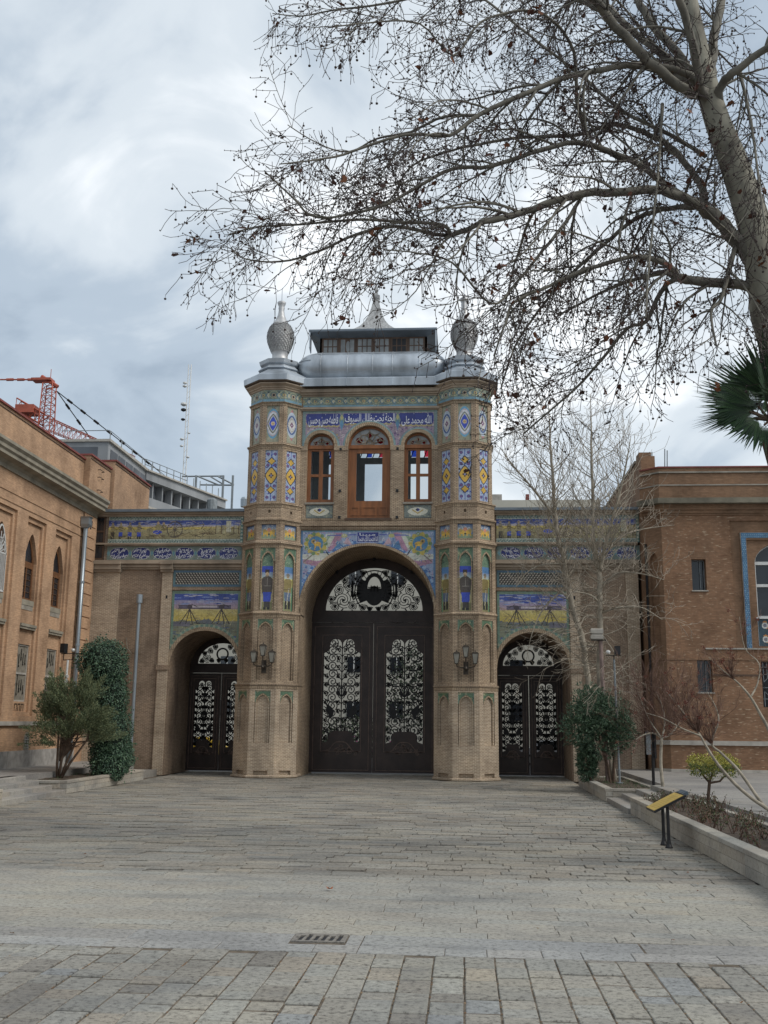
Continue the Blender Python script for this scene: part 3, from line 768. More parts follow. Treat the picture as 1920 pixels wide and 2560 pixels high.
sp = im.panel('tile_spandrel', (Vector((-2.0, YW - .012, 4.73)), X, Z, -Y_), gate, joints=.2, label='blue and pink floral tile spandrel with two round lion emblems')
sf = front(YW - .02)
lettering('انا فتحنا لک فتحا', sf, -.28, .29, 6.80, 6.95, sp, MT['letter'])
lettering('مبینا', sf, -.25, .22, 6.95, 7.05, sp, MT['letter'])

# --- cornice between the towers
mb = MB()
for z0, z1, p in ((7.13, 7.17, .03), (7.17, 7.22, .06), (7.22, 7.25, .04), (7.25, 7.32, .1), (7.32, 7.36, .07), (7.36, 7.43, .03)):
    mb.box(-2.12, 2.12, YW - p, YW + .3, z0, z1)
mb.build('cornice', MT['brick_gate'], gate)
mb = MB()
for k in range(80): u = -2.05 + k * .052; mb.box(u, u + .038, YW - .04, YW, 7.43, 7.49)
mb.build('soldier_course', MT['brick_arch'], gate)['kind'] = 'stuff'

# --- upper storey: three arched windows
WZ = 9.72
mb = MB()
wholes = [arch(0, .64, 7.5, WZ), arch(-1.47, .41, 7.98, WZ), arch(1.47, .41, 7.98, WZ)]
mb.poly(front(YW), rect(-2.15, 2.15, 7.43, 11.5), wholes, .3)
mb.build('upper_wall', MT['brick_gate'], gate)
for x0, x1 in ((-1.04, -.66), (.66, 1.04), (-2.1, -1.9), (1.9, 2.1)):
    mb = MB(); mb.box(x0, x1, YW - .035, YW, 7.43, 9.58); mb.box(x0 - .02, x1 + .02, YW - .06, YW, 9.58, 9.72)
    mb.build('pilaster', MT['brick_gate'], gate)
mb = MB()
for x in (-.86, .86):
    for z in (7.52, 8.33, 9.62): mb.box(x - .035, x + .035, YW - .064, YW - .03, z - .04, z + .04)
mb.build('putlog_hole', MT['black'], gate)['kind'] = 'stuff'
# inscription field
im = Img(4.1, 1.13, .0125, srgb(150, 134, 150))
im.scatter(r5, 520, [srgb(176, 144, 166), srgb(92, 66, 120), srgb(190, 184, 176), srgb(126, 100, 140), srgb(176, 160, 110)], .012, .034, flower=True)
im.curls(r5, 90, [srgb(96, 60, 110), srgb(196, 186, 190)], .06, .014)
for x0, x1 in ((.16, 1.12), (1.28, 2.82), (2.98, 3.94)):
    zl = .68 if x1 - x0 < 1.2 else .74
    im.rect(x0, x1, zl, 1.04, COB)
    for k in range(int((x1 - x0) / .16)):
        im.ell(x0 + .08 + k * .16, zl - .02, .085, .05, srgb(170, 156, 110)); im.ell(x0 + .08 + k * .16, zl + .03, .07, .05, COB)
    im.ell(x0, .88, .05, .16, COB).ell(x1, .88, .05, .16, COB)
for x in (1.2, 2.9): im.dia(x, .82, .09, .3, srgb(118, 142, 136)).dia(x, .7, .06, .2, srgb(86, 136, 170)).dia(x, .92, .05, .1, srgb(176, 170, 120))
im.rect(0, 4.1, 1.05, 1.13, srgb(122, 140, 132)).rect(0, .1, 0, 1.13, srgb(118, 138, 138)).rect(4.0, 4.1, 0, 1.13, srgb(118, 138, 138))
def rad(cx): return np.hypot(im.X - 2.05 - cx, im.Z - .02)
for cx_, R_ in ((0, .64), (-1.47, .41), (1.47, .41)):
    im.put(rad(cx_) < R_ + .16, srgb(116, 146, 152))
im.mask = (rad(0) > .74) & (rad(-1.47) > .5) & (rad(1.47) > .5) & ~((np.abs(im.X - 2.05) < .74) & (im.Z < .03)) 
insc = im.panel('inscription_panel', (Vector((-2.05, YW - .008, 9.70)), X, Z, -Y_), gate, joints=.2, label='purple and blue tile panel with three lines of white script')
sf = front(YW - .016)
lettering('فاطمه حسن و حسین', sf, -1.86, -.96, 10.33, 10.73, insc, MT['letter'])
lettering('الجنة تحت ظلال السیوف', sf, -.75, .77, 10.40, 10.74, insc, MT['letter'])
lettering('الله محمد علی', sf, .97, 1.87, 10.33, 10.74, insc, MT['letter'])
rl = random.Random(77)
for u0, u1, v0, v1 in ((-1.86, -.96, 10.36, 10.72), (-.72, -.42, 10.40, 10.72), (.45, .74, 10.40, 10.72), (.97, 1.87, 10.36, 10.72), (-.5, .5, 10.56, 10.73)):
    mb = MB(); n_ = max(2, int((u1 - u0) * 5))
    for k in range(n_):
        x = u0 + (u1 - u0) * (k + rl.uniform(.2, .8)) / n_; z = rl.uniform(v0, v1 - .1); q = rl.uniform(.10, .2)
        a_, b_ = x, rl.choice((v0 + .01, v1 - .01)); mb.poly(front(YW - .019), [(a_ - .011, b_), (a_, b_ - .011), (a_ + .011, b_), (a_, b_ + .011)], (), .003)
    mb.build('lettering', MT['letter'], insc)
for cx_, R_ in ((0, .64), (-1.47, .41), (1.47, .41)):
    o_, i_ = arc(cx_, WZ, R_ + .1, 24), arc(cx_, WZ, R_, 24)
    MB().poly(front(YW - .04), o_ + i_[::-1], (), .12).build('window_arch', MT['brick_arch'], gate)
    o_, i_ = arc(cx_, WZ, R_ + .14, 24), arc(cx_, WZ, R_ + .1, 24)
    MB().poly(front(YW - .02), o_ + i_[::-1], (), .04).build('arch_trim', plain('arch_trim', srgb(126, 148, 148), .4), gate)
# frieze and cornices above
fz = paint_band(4.1, .33, r5).panel('tile_frieze', (Vector((-2.05, YW - .01, 10.95)), X, Z, -Y_), gate)
mb = MB()
for z0, z1, p in ((10.83, 10.87, .04), (10.87, 10.92, .08), (10.92, 10.95, .04), (11.28, 11.33, .04), (11.33, 11.39, .09), (11.39, 11.5, .14)):
    mb.box(-2.12, 2.12, YW - p, YW, z0, z1)
mb.build('cornice', MT['plaster'], gate)
# tile cartouches under the side windows
for s in (-1, 1):
    im = Img(.8, .4, .0125, srgb(120, 128, 122)); im.curls(r5, 40, [srgb(64, 78, 84), srgb(170, 168, 140)], .04, .012)
    im.rect(0, .8, 0, .03, srgb(80, 90, 90)).rect(0, .8, .37, .4, srgb(80, 90, 90)).dia(.4, .2, .3, .13, srgb(206, 204, 188), 1.7)
    im.line([(.25, .24), (.4, .14), (.55, .24)], .035, srgb(176, 150, 80)).ell(.4, .25, .06, .045, COB).ell(.37, .25, .03, .03, DRK)
    im.panel('tile_cartouche', (Vector((s * 1.47 - .4, YW - .006, 7.5)), X, Z, -Y_), gate)
    MB().box(s * 1.47 - .44, s * 1.47 + .44, YW - .05, YW + .2, 7.92, 7.98).build('window_sill', MT['stone_trim'], gate)
MB().box(-.7, .7, YW - .06, YW + .2, 7.43, 7.5).build('window_sill', MT['wood_dark'], gate)

def leadwork(w_, fr, R, n, parent):
    """fanlight: glazing bars in a flower of loops, coloured glass behind"""
    mb = MB()
    for k in range(n):
        a = math.pi * (k + .5) / n
        pts = [(R * .95 * t * math.cos(a + .5 * (1 - t) * t * s), R * .95 * t * math.sin(a + .5 * (1 - t) * t * s)) for s in (1,) for t in (0, .2, .4, .6, .8, 1)]
        c = (R * .55 * math.cos(a), R * .5 * math.sin(a)); q = R * .26
        mb.ribbon(fr, [(c[0] + q * math.cos(b * .628) * (1.2 if b % 5 == 0 else 1), c[1] + q * math.sin(b * .628)) for b in range(11)], .022, .015)
        mb.ribbon(fr, pts, .016, .015)
    mb.ribbon(fr, [(R * .16 * math.cos(b * .628), R * .2 + R * .18 * math.sin(b * .628)) for b in range(11)], .02, .015)
    mb.ribbon(fr, [(0, R * .3), (-R * .14, R * .58), (0, R * .86), (R * .14, R * .58), (0, R * .3)], .022, .015)
    mb.build('glazing_bars', MT['plaster'], parent)
    mb = MB(); cs = ['stain_red', 'stain_green', 'stain_blue']
    mb.poly(fwd(fr, -.02), [(0, R * .3), (R * .14, R * .58), (0, R * .86), (-R * .14, R * .58)], (), .004)
    for s in (-1, 1): mb.poly(fwd(fr, -.02), [(s * R * .62 + R * .2 * math.cos(b * .785), R * .3 + R * .2 * math.sin(b * .785)) for b in range(8)], (), .004)
    mb.build('coloured_glass', MT['stain_red'], parent)

def window_unit(cx_, hw, z0, name):
    """wooden arched window set in its opening"""
    yf = YW + .10
    t = .07 if hw > .5 else .06
    o = MB().poly(front(yf), arch(cx_, hw, z0, WZ), [arch(cx_, hw - t, WZ + .05, WZ + .05, hw - t - .05)[2:], rect(cx_ - hw + t, cx_ + hw - t, z0 + t, WZ - .06)], .1, True).build(name, MT['wood'], gate)
    MB().poly(front(yf - .03), rect(cx_ - hw - .0, cx_ + hw, WZ - .06, WZ + .05), (), .04).build('transom', MT['wood'], o)
    leadwork(hw, fwd(front(yf + .03), 0, cx_, WZ + .05), hw - t - .05, 5 if hw > .5 else 3, o)
    if hw > .5:
        MB().poly(front(yf + .02), rect(cx_ - hw + t, cx_ + hw - t, z0 + t, WZ - .06), [rect(cx_ - .39, cx_ + .39, 8.05, 9.52)], .06, True).build('sash', MT['wood'], o)
        mb = MB()
        for u0, u1 in ((-.55, -.29), (-.22, .22), (.29, .55)): mb.poly(front(yf), rect(u0, u1, 7.6, 7.88), [rect(u0 + .04, u1 - .04, 7.64, 7.84)], .02)
        mb.build('panel_moulding', MT['wood'], o)
        MB().poly(front(yf + .05), rect(-.39, .39, 8.05, 9.52), (), .004).build('pane', MT['pane'], o)
    else:
        hs = [rect(cx_ + a, cx_ + b, c, d) for a, b in ((-.30, -.06), (.06, .30)) for c, d in ((8.1, 8.80), (8.88, 9.60))]
        MB().poly(front(yf + .02), rect(cx_ - hw + t, cx_ + hw - t, z0 + t, WZ - .06), hs, .06, True).build('sash', MT['wood'], o)
        for h in hs: MB().poly(front(yf + .05), h, (), .004).build('pane', MT['pane'], o)
    MB().poly(front(yf + .06), arch(cx_, hw - .05, WZ, WZ)[2:], (), .004).build('pane', MT['grey_glass'], o)
    return o
for c_, h_, z_ in ((0, .64, 7.5), (-1.47, .41, 7.98), (1.47, .41, 7.98)): window_unit(c_, h_, z_, 'window')
# the room behind, lit through its far windows
mb = MB()
RM = plain('room', (.55, .57, .57), .9, var=.1)
mb.box(-2.15, 2.15, YW + .3, 3.6, 7.35, 7.43); mb.box(-2.2, -2.12, YW + .3, 3.6, 7.43, 11.5); mb.box(2.12, 2.2, YW + .3, 3.6, 7.43, 11.5); mb.box(-2.15, 2.15, YW, 3.6, 11.5, 11.58)
fw = [rect(-.42, .62, 8.2, 9.92), rect(-.58, .66, 10.12, 10.62), rect(-1.62, -1.12, 8.2, 9.92), rect(1.1, 1.75, 8.2, 9.92), rect(-1.62, -1.12, 10.12, 10.62), rect(1.1, 1.75, 10.12, 10.62)]
mb.poly(front(3.5), rect(-2.15, 2.15, 7.43, 11.5), fw, .1, True)
mb.build('room_wall', RM, gate)
for (u0, u1) in ((-.58, .66), (-1.62, -1.12), (1.1, 1.75)):
    mb = MB(); fr = front(3.52)
    cs = ['stain_white', 'stain_blue', 'stain_white', 'stain_red', 'stain_green', 'stain_white']
    n = 6 if u1 - u0 > 1 else 3
    for k in range(n):
        q = MB(); a = u0 + (u1 - u0) * k / n; b = u0 + (u1 - u0) * (k + 1) / n
        q.poly(fr, [(a + .02, 10.14), (b - .02, 10.14), (b - .0, 10.6), ((a + b) / 2, 10.45), (a, 10.6)], (), .005)
        q.build('coloured_glass', MT[cs[(k + (n == 3)) % 6]], gate)
        mb.ribbon(fr, [(a, 10.12), ((a + b) / 2, 10.4), (b, 10.62)], .03, .02)
    mb.build('glazing_bars', MT['iron'], gate)

# --- zinc roof, lantern and spire
def rrect(hx, hy, z, cy, n=6, q=.75):
    """rounded rectangle ring"""
    pts = []; rr = min(hx, hy) * q * .5
    for ci, (sx_, sy_) in enumerate(((1, -1), (1, 1), (-1, 1), (-1, -1))):
        for k in range(n):
            a = -math.pi / 2 + ci * math.pi / 2 + k * math.pi / 2 / (n - 1)
            pts.append((sx_ * (hx - rr) + rr * math.cos(a), cy + sy_ * (hy - rr) + rr * math.sin(a), z))
    return pts
mb = MB()
mb.add([(-2.15, .33, 11.52), (2.15, .33, 11.52), (2.15, .9, 11.52), (-2.15, .9, 11.52)], [(0, 3, 2, 1)])
mb.build('eave_soffit', MT['soffit'], gate)
mb = MB()
mb.add([(-2.1, .3, 11.55), (2.1, .3, 11.55), (2.1, .28, 11.78), (-2.1, .28, 11.78), (2.1, .34, 11.83), (-2.1, .34, 11.83), (2.1, .9, 12.02), (-2.1, .9, 12.02), (2.1, .9, 11.55), (-2.1, .9, 11.55)],
       [(0, 1, 2, 3), (3, 2, 4, 5), (5, 4, 6, 7), (0, 9, 8, 1)])
for k in range(7): u = -2.1 + 4.2 * k / 6; mb.box(u - .012, u + .012, .265, .3, 11.55, 11.8)
mb.build('eave_roof', MT['zinc'], gate)
CY = 2.25
prof = [(2.02, 1.42, 11.9), (2.14, 1.52, 11.98), (2.28, 1.64, 12.16), (2.33, 1.68, 12.32), (2.31, 1.66, 12.48), (2.24, 1.58, 12.64), (2.12, 1.45, 12.77), (1.96, 1.28, 12.86), (1.70, 1.0, 12.91), (1.5, .9, 12.92)]
mb = MB(); mb.rings([rrect(a, b, z, CY, 6, .55) for a, b, z in prof], True)
rf = mb.build('roof', MT['zinc'], gate, True)
mb = MB()
rsm = [(a + .012, b + .012, z) for a, b, z in prof]
for u in (-1.55, -.72, .05, .66, 1.5):
    mb.tube([(u, CY - b, z) for a, b, z in rsm[1:9]], .012, 4)
for z_, w_ in ((12.12, 2.27), (12.74, 2.16)): mb.tube([(-w_ + .5, CY - np.interp(z_, [q[2] for q in prof], [q[1] for q in prof]) - .008, z_), (w_ - .5, CY - np.interp(z_, [q[2] for q in prof], [q[1] for q in prof]) - .008, z_)], .009, 4)
mb.tube([(x, y, 12.5) for x, y, z in rrect(2.318, 1.668, 12.5, CY, 6, .55)] , .013, 4)
mb.build('roof_seam', MT['zinc'], rf)
MT['grey_dim'] = plain('grey_dim', (.20, .21, .21), .4, 0, var=.3, scale=3, bmp=0)
# lantern storey
ly0, lx, lz0, lz1 = CY - .85, 1.70, 12.91, 13.53
la = MB().poly(front(ly0), rect(-lx, lx, lz0, lz1), [], .06).build('lantern', MT['wood_dark'], gate)
mb = MB(); mb.box(-lx, -lx + .06, ly0, CY + .85, lz0, lz1); mb.box(lx - .06, lx, ly0, CY + .85, lz0, lz1); mb.box(-lx, lx, CY + .79, CY + .85, lz0, lz1)
mb.build('lantern_wall', MT['wood_dark'], la)
n = 6
for k in range(n):
    u0 = -lx + .06 + k * (2 * lx - .12) / n; u1 = u0 + (2 * lx - .12) / n
    mb = MB(); fr = front(ly0 - .012)
    mb.poly(fr, rect(u0 + .01, u1 - .01, lz0 + .03, lz1 - .03), [rect(u0 + .06 + j * (u1 - u0 - .09) / 3, u0 + .03 + (j + 1) * (u1 - u0 - .09) / 3, a, b) for j in range(3) for a, b in ((lz0 + .07, lz0 + .29), (lz0 + .32, lz0 + .54))] if k not in (1,) else
            [rect(u0 + .06, u0 + .2, lz0 + .07, lz0 + .54), [(u0 + .29 + .07 * math.cos(a * .785), lz0 + .3 + .2 * math.sin(a * .785)) for a in range(8)], rect(u1 - .2, u1 - .06, lz0 + .07, lz0 + .54)], .05)
    o = mb.build('lantern_window', MT['wood_dark'], la)
    MB().poly(front(ly0 - .006), rect(u0 + .03, u1 - .03, lz0 + .05, lz1 - .05), (), .003).build('pane', MT['black'] if k == 4 else MT['grey_dim'], o)
mb = MB()
e0, e1 = (2.02, 1.18), (lx, .85)
mb.rings([[(-a, CY - b, z), (a, CY - b, z), (a, CY + b, z), (-a, CY + b, z)] for a, b, z in ((lx, .86, 13.5), (2.0, 1.16, 13.60), (2.02, 1.18, 13.62), (2.02, 1.18, 13.68), (1.2, .72, 13.83), (.3, .3, 13.9))], True)
mb.build('lantern_roof', MT['zinc_dark'], gate)
mb = MB()
mb.rings([[(-a, CY - a, z), (a, CY - a, z), (a, CY + a, z), (-a, CY + a, z)] for a, z in ((.84, 13.72), (.80, 13.80), (.62, 13.92), (.46, 14.08), (.33, 14.28), (.23, 14.52), (.15, 14.80), (.10, 15.05), (.08, 15.12), (.11, 15.18), (.12, 15.26), (.07, 15.3), (.045, 15.4), (.06, 15.46), (.02, 15.62))], True)
mb.build('spire', MT['silver_dull'], gate)
mb = MB()
for s in (-1, 1): mb.poly(east(2.0 * s, 0, 0) if s > 0 else west(-2.0), [(CY - 1.17, 13.1), (CY - 1.17, 13.6), (CY - .86, 13.6), (CY - .86, 13.0)], (), .03, True)
mb.build('lantern_shutter', MT['zinc'], la)
# ---------------------------------------------------------------- iron scrollwork and door leaves
def spiral(cx, cz, R, a0, turns, d, n=18, r_end=.12):
    return [(cx + R * (1 - (1 - r_end) * k / n) * math.cos(a0 + d * turns * 2 * math.pi * k / n), cz + R * (1 - (1 - r_end) * k / n) * math.sin(a0 + d * turns * 2 * math.pi * k / n)) for k in range(n + 1)]
def scrolls(fr, cx, hw, z0, z1, inside, parent, r, wd=.027, step=.2):
    """mirrored scrolls growing from a central stem"""
    mb = MB()
    mb.ribbon(fr, [(cx, z0), (cx, z1)], wd * 1.3, .02)
    nz = int((z1 - z0) / step)
    for j in range(int((z1 - z0) / (step * .9))):      # the big scrolls, one pair to a tier
        z = z0 + (j + .6) * step * .9; x = hw * .5; R = min(hw * .42, step * .62); d = 1 if j % 2 else -1
        for s in (-1, 1):
            mb.ribbon(fr, [(cx + s * p, zz) for p, zz in spiral(x, z, R, -math.pi * .75, 1.75, d, 22)], wd * 1.15, .02)
            mb.ribbon(fr, [(cx, z - R * 1.2), (cx + s * hw * .12, z - R * .7), (cx + s * (x - R * .72), z - R * .72)], wd, .02)
            mb.ribbon(fr, [(cx + s * (x + R * .7), z + R * .75), (cx + s * hw * .97, z + R * 1.3)], [wd * 2, wd * .5], .015)
    for j in range(nz):
        z = z0 + (j + .5) * step
        for q, (fx_, R) in enumerate(((.2, step * .25), (.88, step * .27))):
            x = hw * fx_
            if not inside(x, z): continue
            d = 1 if (j + q) % 2 else -1
            for s in (-1, 1):
                a0 = math.pi / 2 * (1 if d > 0 else -1)
                pts = [(cx + s * p, zz) for p, zz in spiral(x, z, R, a0, 1.45, d)]
                mb.ribbon(fr, pts, wd, .02)
                pts = [(cx + s * p, zz) for p, zz in ((x - R * .9, z - R), (x - R * .3, z - R * 1.05), (x, z + d * R))]
                mb.ribbon(fr, pts, wd * .9, .02)
                a = r.uniform(0, 6); mb.poly(fr, [(cx + s * (x + R * .25 + .035 * math.cos(a + b * 1.26)), z + .045 * math.sin(a + b * 1.26)) for b in range(5)], (), .015)
                mb.ribbon(fr, [(cx + s * (x + R * .6), z + R * .6), (cx + s * (x + R * 1.15), z + R * .95)], [.045, .008], .015)
                mb.ribbon(fr, [(cx + s * (x - R * .5), z + R * .7), (cx + s * (x - R * .9), z + R * 1.15)], [.04, .008], .015)
    return mb
def door_leaf(parent, cx, hw, z0, z1, y, gz0, gz1, ghw, r, scale=1, step=.2, label=None):
    """one leaf: dark framed slab with a shaped opening full of scrolls, carved kick panel"""
    sh = .22 * scale
    hz = gz1 - .45 * scale
    hole = [(-ghw, gz0 - .36 * scale), (-ghw * .72, gz0 - .3 * scale), (-ghw * .62, gz0 - .05 * scale), (-ghw * .3, gz0 + .02 * scale), (0, gz0), (ghw * .3, gz0 + .02 * scale), (ghw * .62, gz0 - .05 * scale), (ghw * .72, gz0 - .3 * scale), (ghw, gz0 - .36 * scale),
            (ghw, hz), (ghw * .68, hz + .13 * scale)]
    for k in range(9): a = math.pi * k / 8; hole.append((ghw * .35 + ghw * .33 * math.cos(a), gz1 - ghw * .33 + ghw * .33 * math.sin(a)))
    hole.append((0, gz1 - ghw * .62))
    for k in range(9): a = math.pi * k / 8; hole.append((-ghw * .35 + ghw * .33 * math.cos(a), gz1 - ghw * .33 + ghw * .33 * math.sin(a)))
    hole += [(-ghw * .68, hz + .13 * scale), (-ghw, hz)]
    hole = [(cx + a, b) for a, b in hole]
    fr = front(y)
    o = MB().poly(fr, rect(cx - hw, cx + hw, z0, z1), [hole], .07, True).build('door_leaf', MT['door'], parent)
    if label: o['label'] = label
    mb = MB()   # mouldings
    for a, b, c, d in ((hw - .1 * scale, .10 * scale, z0 + .06, z1 - .12 * scale), (ghw + .06, .06, gz0 - .62 * scale, gz1 + .13 * scale)):
        mb.poly(fwd(fr, .02), rect(cx - a, cx + a, c, d), [rect(cx - a + .022, cx + a - .022, c + .022, d - .022)], .02)
    kz = gz0 - .48 * scale
    mb.ribbon(fwd(fr, .02), [(cx + ghw * t, kz + (.28 * math.exp(-(t * 1.9) ** 4) - .12) * scale) for t in np.linspace(-1, 1, 17)], .03, .02)
    mb.build('moulding', MT['door_trim_highlight'], o)
    g = scrolls(fwd(fr, -.02), cx, ghw, gz0 - .34 * scale, gz1, lambda x, z: True, o, r, step=step)
    mz = gz0 + (gz1 - gz0) * .42
    for q in (.2, .14): g.ribbon(fwd(fr, -.018), [(cx + q * .62 * scale * math.cos(a * .524), mz + q * scale * math.sin(a * .524)) for a in range(13)], .03, .02)
    for a in range(10): g.ribbon(fwd(fr, -.018), [(cx, mz), (cx + .11 * scale * math.cos(a * .628), mz + .15 * scale * math.sin(a * .628))], .012, .02)
    for s in (-1, 1):
        for a0, R2 in ((0, .25), (2.4, .16)): g.ribbon(fwd(fr, -.02), spiral(cx + s * ghw * .35, gz1 - ghw * .36, ghw * R2, a0, 1.4, s, 16), .02, .02)
    for s in (-1, 1):   # griffin-like leaf masses low in the grille
        g.poly(fwd(fr, -.015), [(cx + s * ghw * a, gz0 + b * scale) for a, b in ((.38, .60), (.55, .74), (.85, .85), (.78, .68), (.86, .6), (.7, .52), (.62, .38), (.45, .46))], (), .02)
    g.build('grille', MT['iron'], o)
    c = MB()
    for k in range(26):
        a, b = r.uniform(-.8, .8), r.uniform(-.1, .26)
        if b > .26 - abs(a) * .32: continue
        c.ribbon(fwd(fr, .016), spiral(cx + a * ghw, kz - .1 * scale + b * scale, .06 * scale, r.uniform(0, 6), 1.1, r.choice((-1, 1)), 8), .022, .016)
    c.build('carving', MT['door_trim_highlight'], o)
    return o
rD = random.Random(11)
door_leaf(gate, -.978, .972, .05, 4.62, YD, 1.28, 4.11, .57, rD, step=.27, label='dark gate leaf on the vent pipe side')
door_leaf(gate, .978, .972, .05, 4.62, YD, 1.28, 4.11, .57, rD, step=.27, label='dark gate leaf on the bare trees side')
mb = MB(); mb.box(-1.96, 1.96, YD - .05, YD + .1, 4.63, 4.72); mb.box(-1.96, 1.96, YD - .02, YD + .08, 4.72, 4.98)
for u in (-1.3, -.75, 0, .75, 1.3): mb.box(u - .02, u + .02, YD - .07, YD - .05, 4.6, 4.72)
mb.build('transom', MT['door'], gate)
hol = [(1.53 * math.cos(math.pi * k / 28), 5.0 + 1.36 * math.sin(math.pi * k / 28)) for k in range(29)]
ty = MB().poly(front(YD), [(-1.94, 4.98), (1.94, 4.98)] + [p for p in arc(0, AR_C, 1.94) if p[1] > 4.98], [hol], .08, True).build('tympanum', MT['door'], gate)
g = MB(); fr = front(YD + .03)
for s in (-1, 1):
    for (x, z, R, d) in ((.98, 5.33, .27, 1), (1.24, 5.14, .14, -1), (.68, 5.16, .14, -1), (1.12, 5.68, .16, -1), (.82, 5.78, .17, 1), (.62, 5.5, .12, 1), (.6, 6.02, .14, -1), (1.36, 5.36, .12, 1), (.36, 6.2, .1, 1), (.95, 5.98, .12, 1), (.36, 5.1, .12, 1), (.14, 5.06, .08, 1)):
        for a0 in (0, 2.1, 4.2): g.ribbon(fr, [(s * a, b) for a, b in spiral(x, z, R, a0, .9, d, 12)], .024, .02)
        g.poly(fr, [(s * (x + .05 * math.cos(b * 1.26)), z + .05 * math.sin(b * 1.26)) for b in range(5)], (), .02)
        for a0 in (.5, 2.6, 4.7): g.ribbon(fr, [(s * (x + R * math.cos(a0)), z + R * math.sin(a0)), (s * (x + R * 1.5 * math.cos(a0 + .3)), z + R * 1.5 * math.sin(a0 + .3))], [.05, .01], .02)
    g.ribbon(fr, [(s * .62 * math.cos(a * .2618) , 5.62 + .66 * math.sin(a * .2618)) for a in range(-4, 7)], .035, .02)
    for a in range(-3, 7):
        b = a * .22 + .05
        g.ribbon(fr, [(s * .42 * math.cos(b), 5.62 + .48 * math.sin(b)), (s * .62 * math.cos(b), 5.62 + .68 * math.sin(b))], .022, .02)
    g.poly(fr, [(s * a, b) for a, b in ((.24, 5.32), (.44, 5.24), (.56, 5.5), (.55, 5.8), (.44, 6.0), (.28, 5.95), (.3, 5.6))], (), .02)
    g.poly(fr, [(s * a, b) for a, b in ((.66, 5.3), (.74, 5.5), (.72, 6.0), (.66, 5.9))], (), .02)
o_, i_ = [(.34 * math.cos(a * .2618), 5.68 + .52 * math.sin(a * .2618)) for a in range(24)], [(.215 * math.cos(a * .2618), 5.72 + .36 * math.sin(a * .2618)) for a in range(24)]
g.poly(fwd(fr, .02), o_, [i_], .04)
g.poly(fr, [(.23, 5.70), (.12, 5.72), (.06, 5.78), (-.06, 5.78), (-.12, 5.72), (-.23, 5.70)] + [(.24 * math.cos(a * .2618), 5.7 + .4 * math.sin(a * .2618)) for a in range(12, 25)], (), .02)
for u in (-.1, 0, .1): g.ribbon(fr, [(u, 5.6), (u, 5.8)], .03, .02)
g.ribbon(fr, [(-.2, 5.74), (.2, 5.74)], .03, .02)
g.build('grille', MT['iron'], ty)
mb = MB()
for a in (.9, math.pi / 2, math.pi - .9): mb.box(1.92 * math.cos(a) - .04, 1.92 * math.cos(a) + .04, YD - .12, YD, AR_C + 1.92 * math.sin(a) - .06, AR_C + 1.92 * math.sin(a) + .06)
mb.build('bracket', MT['iron'], gate)

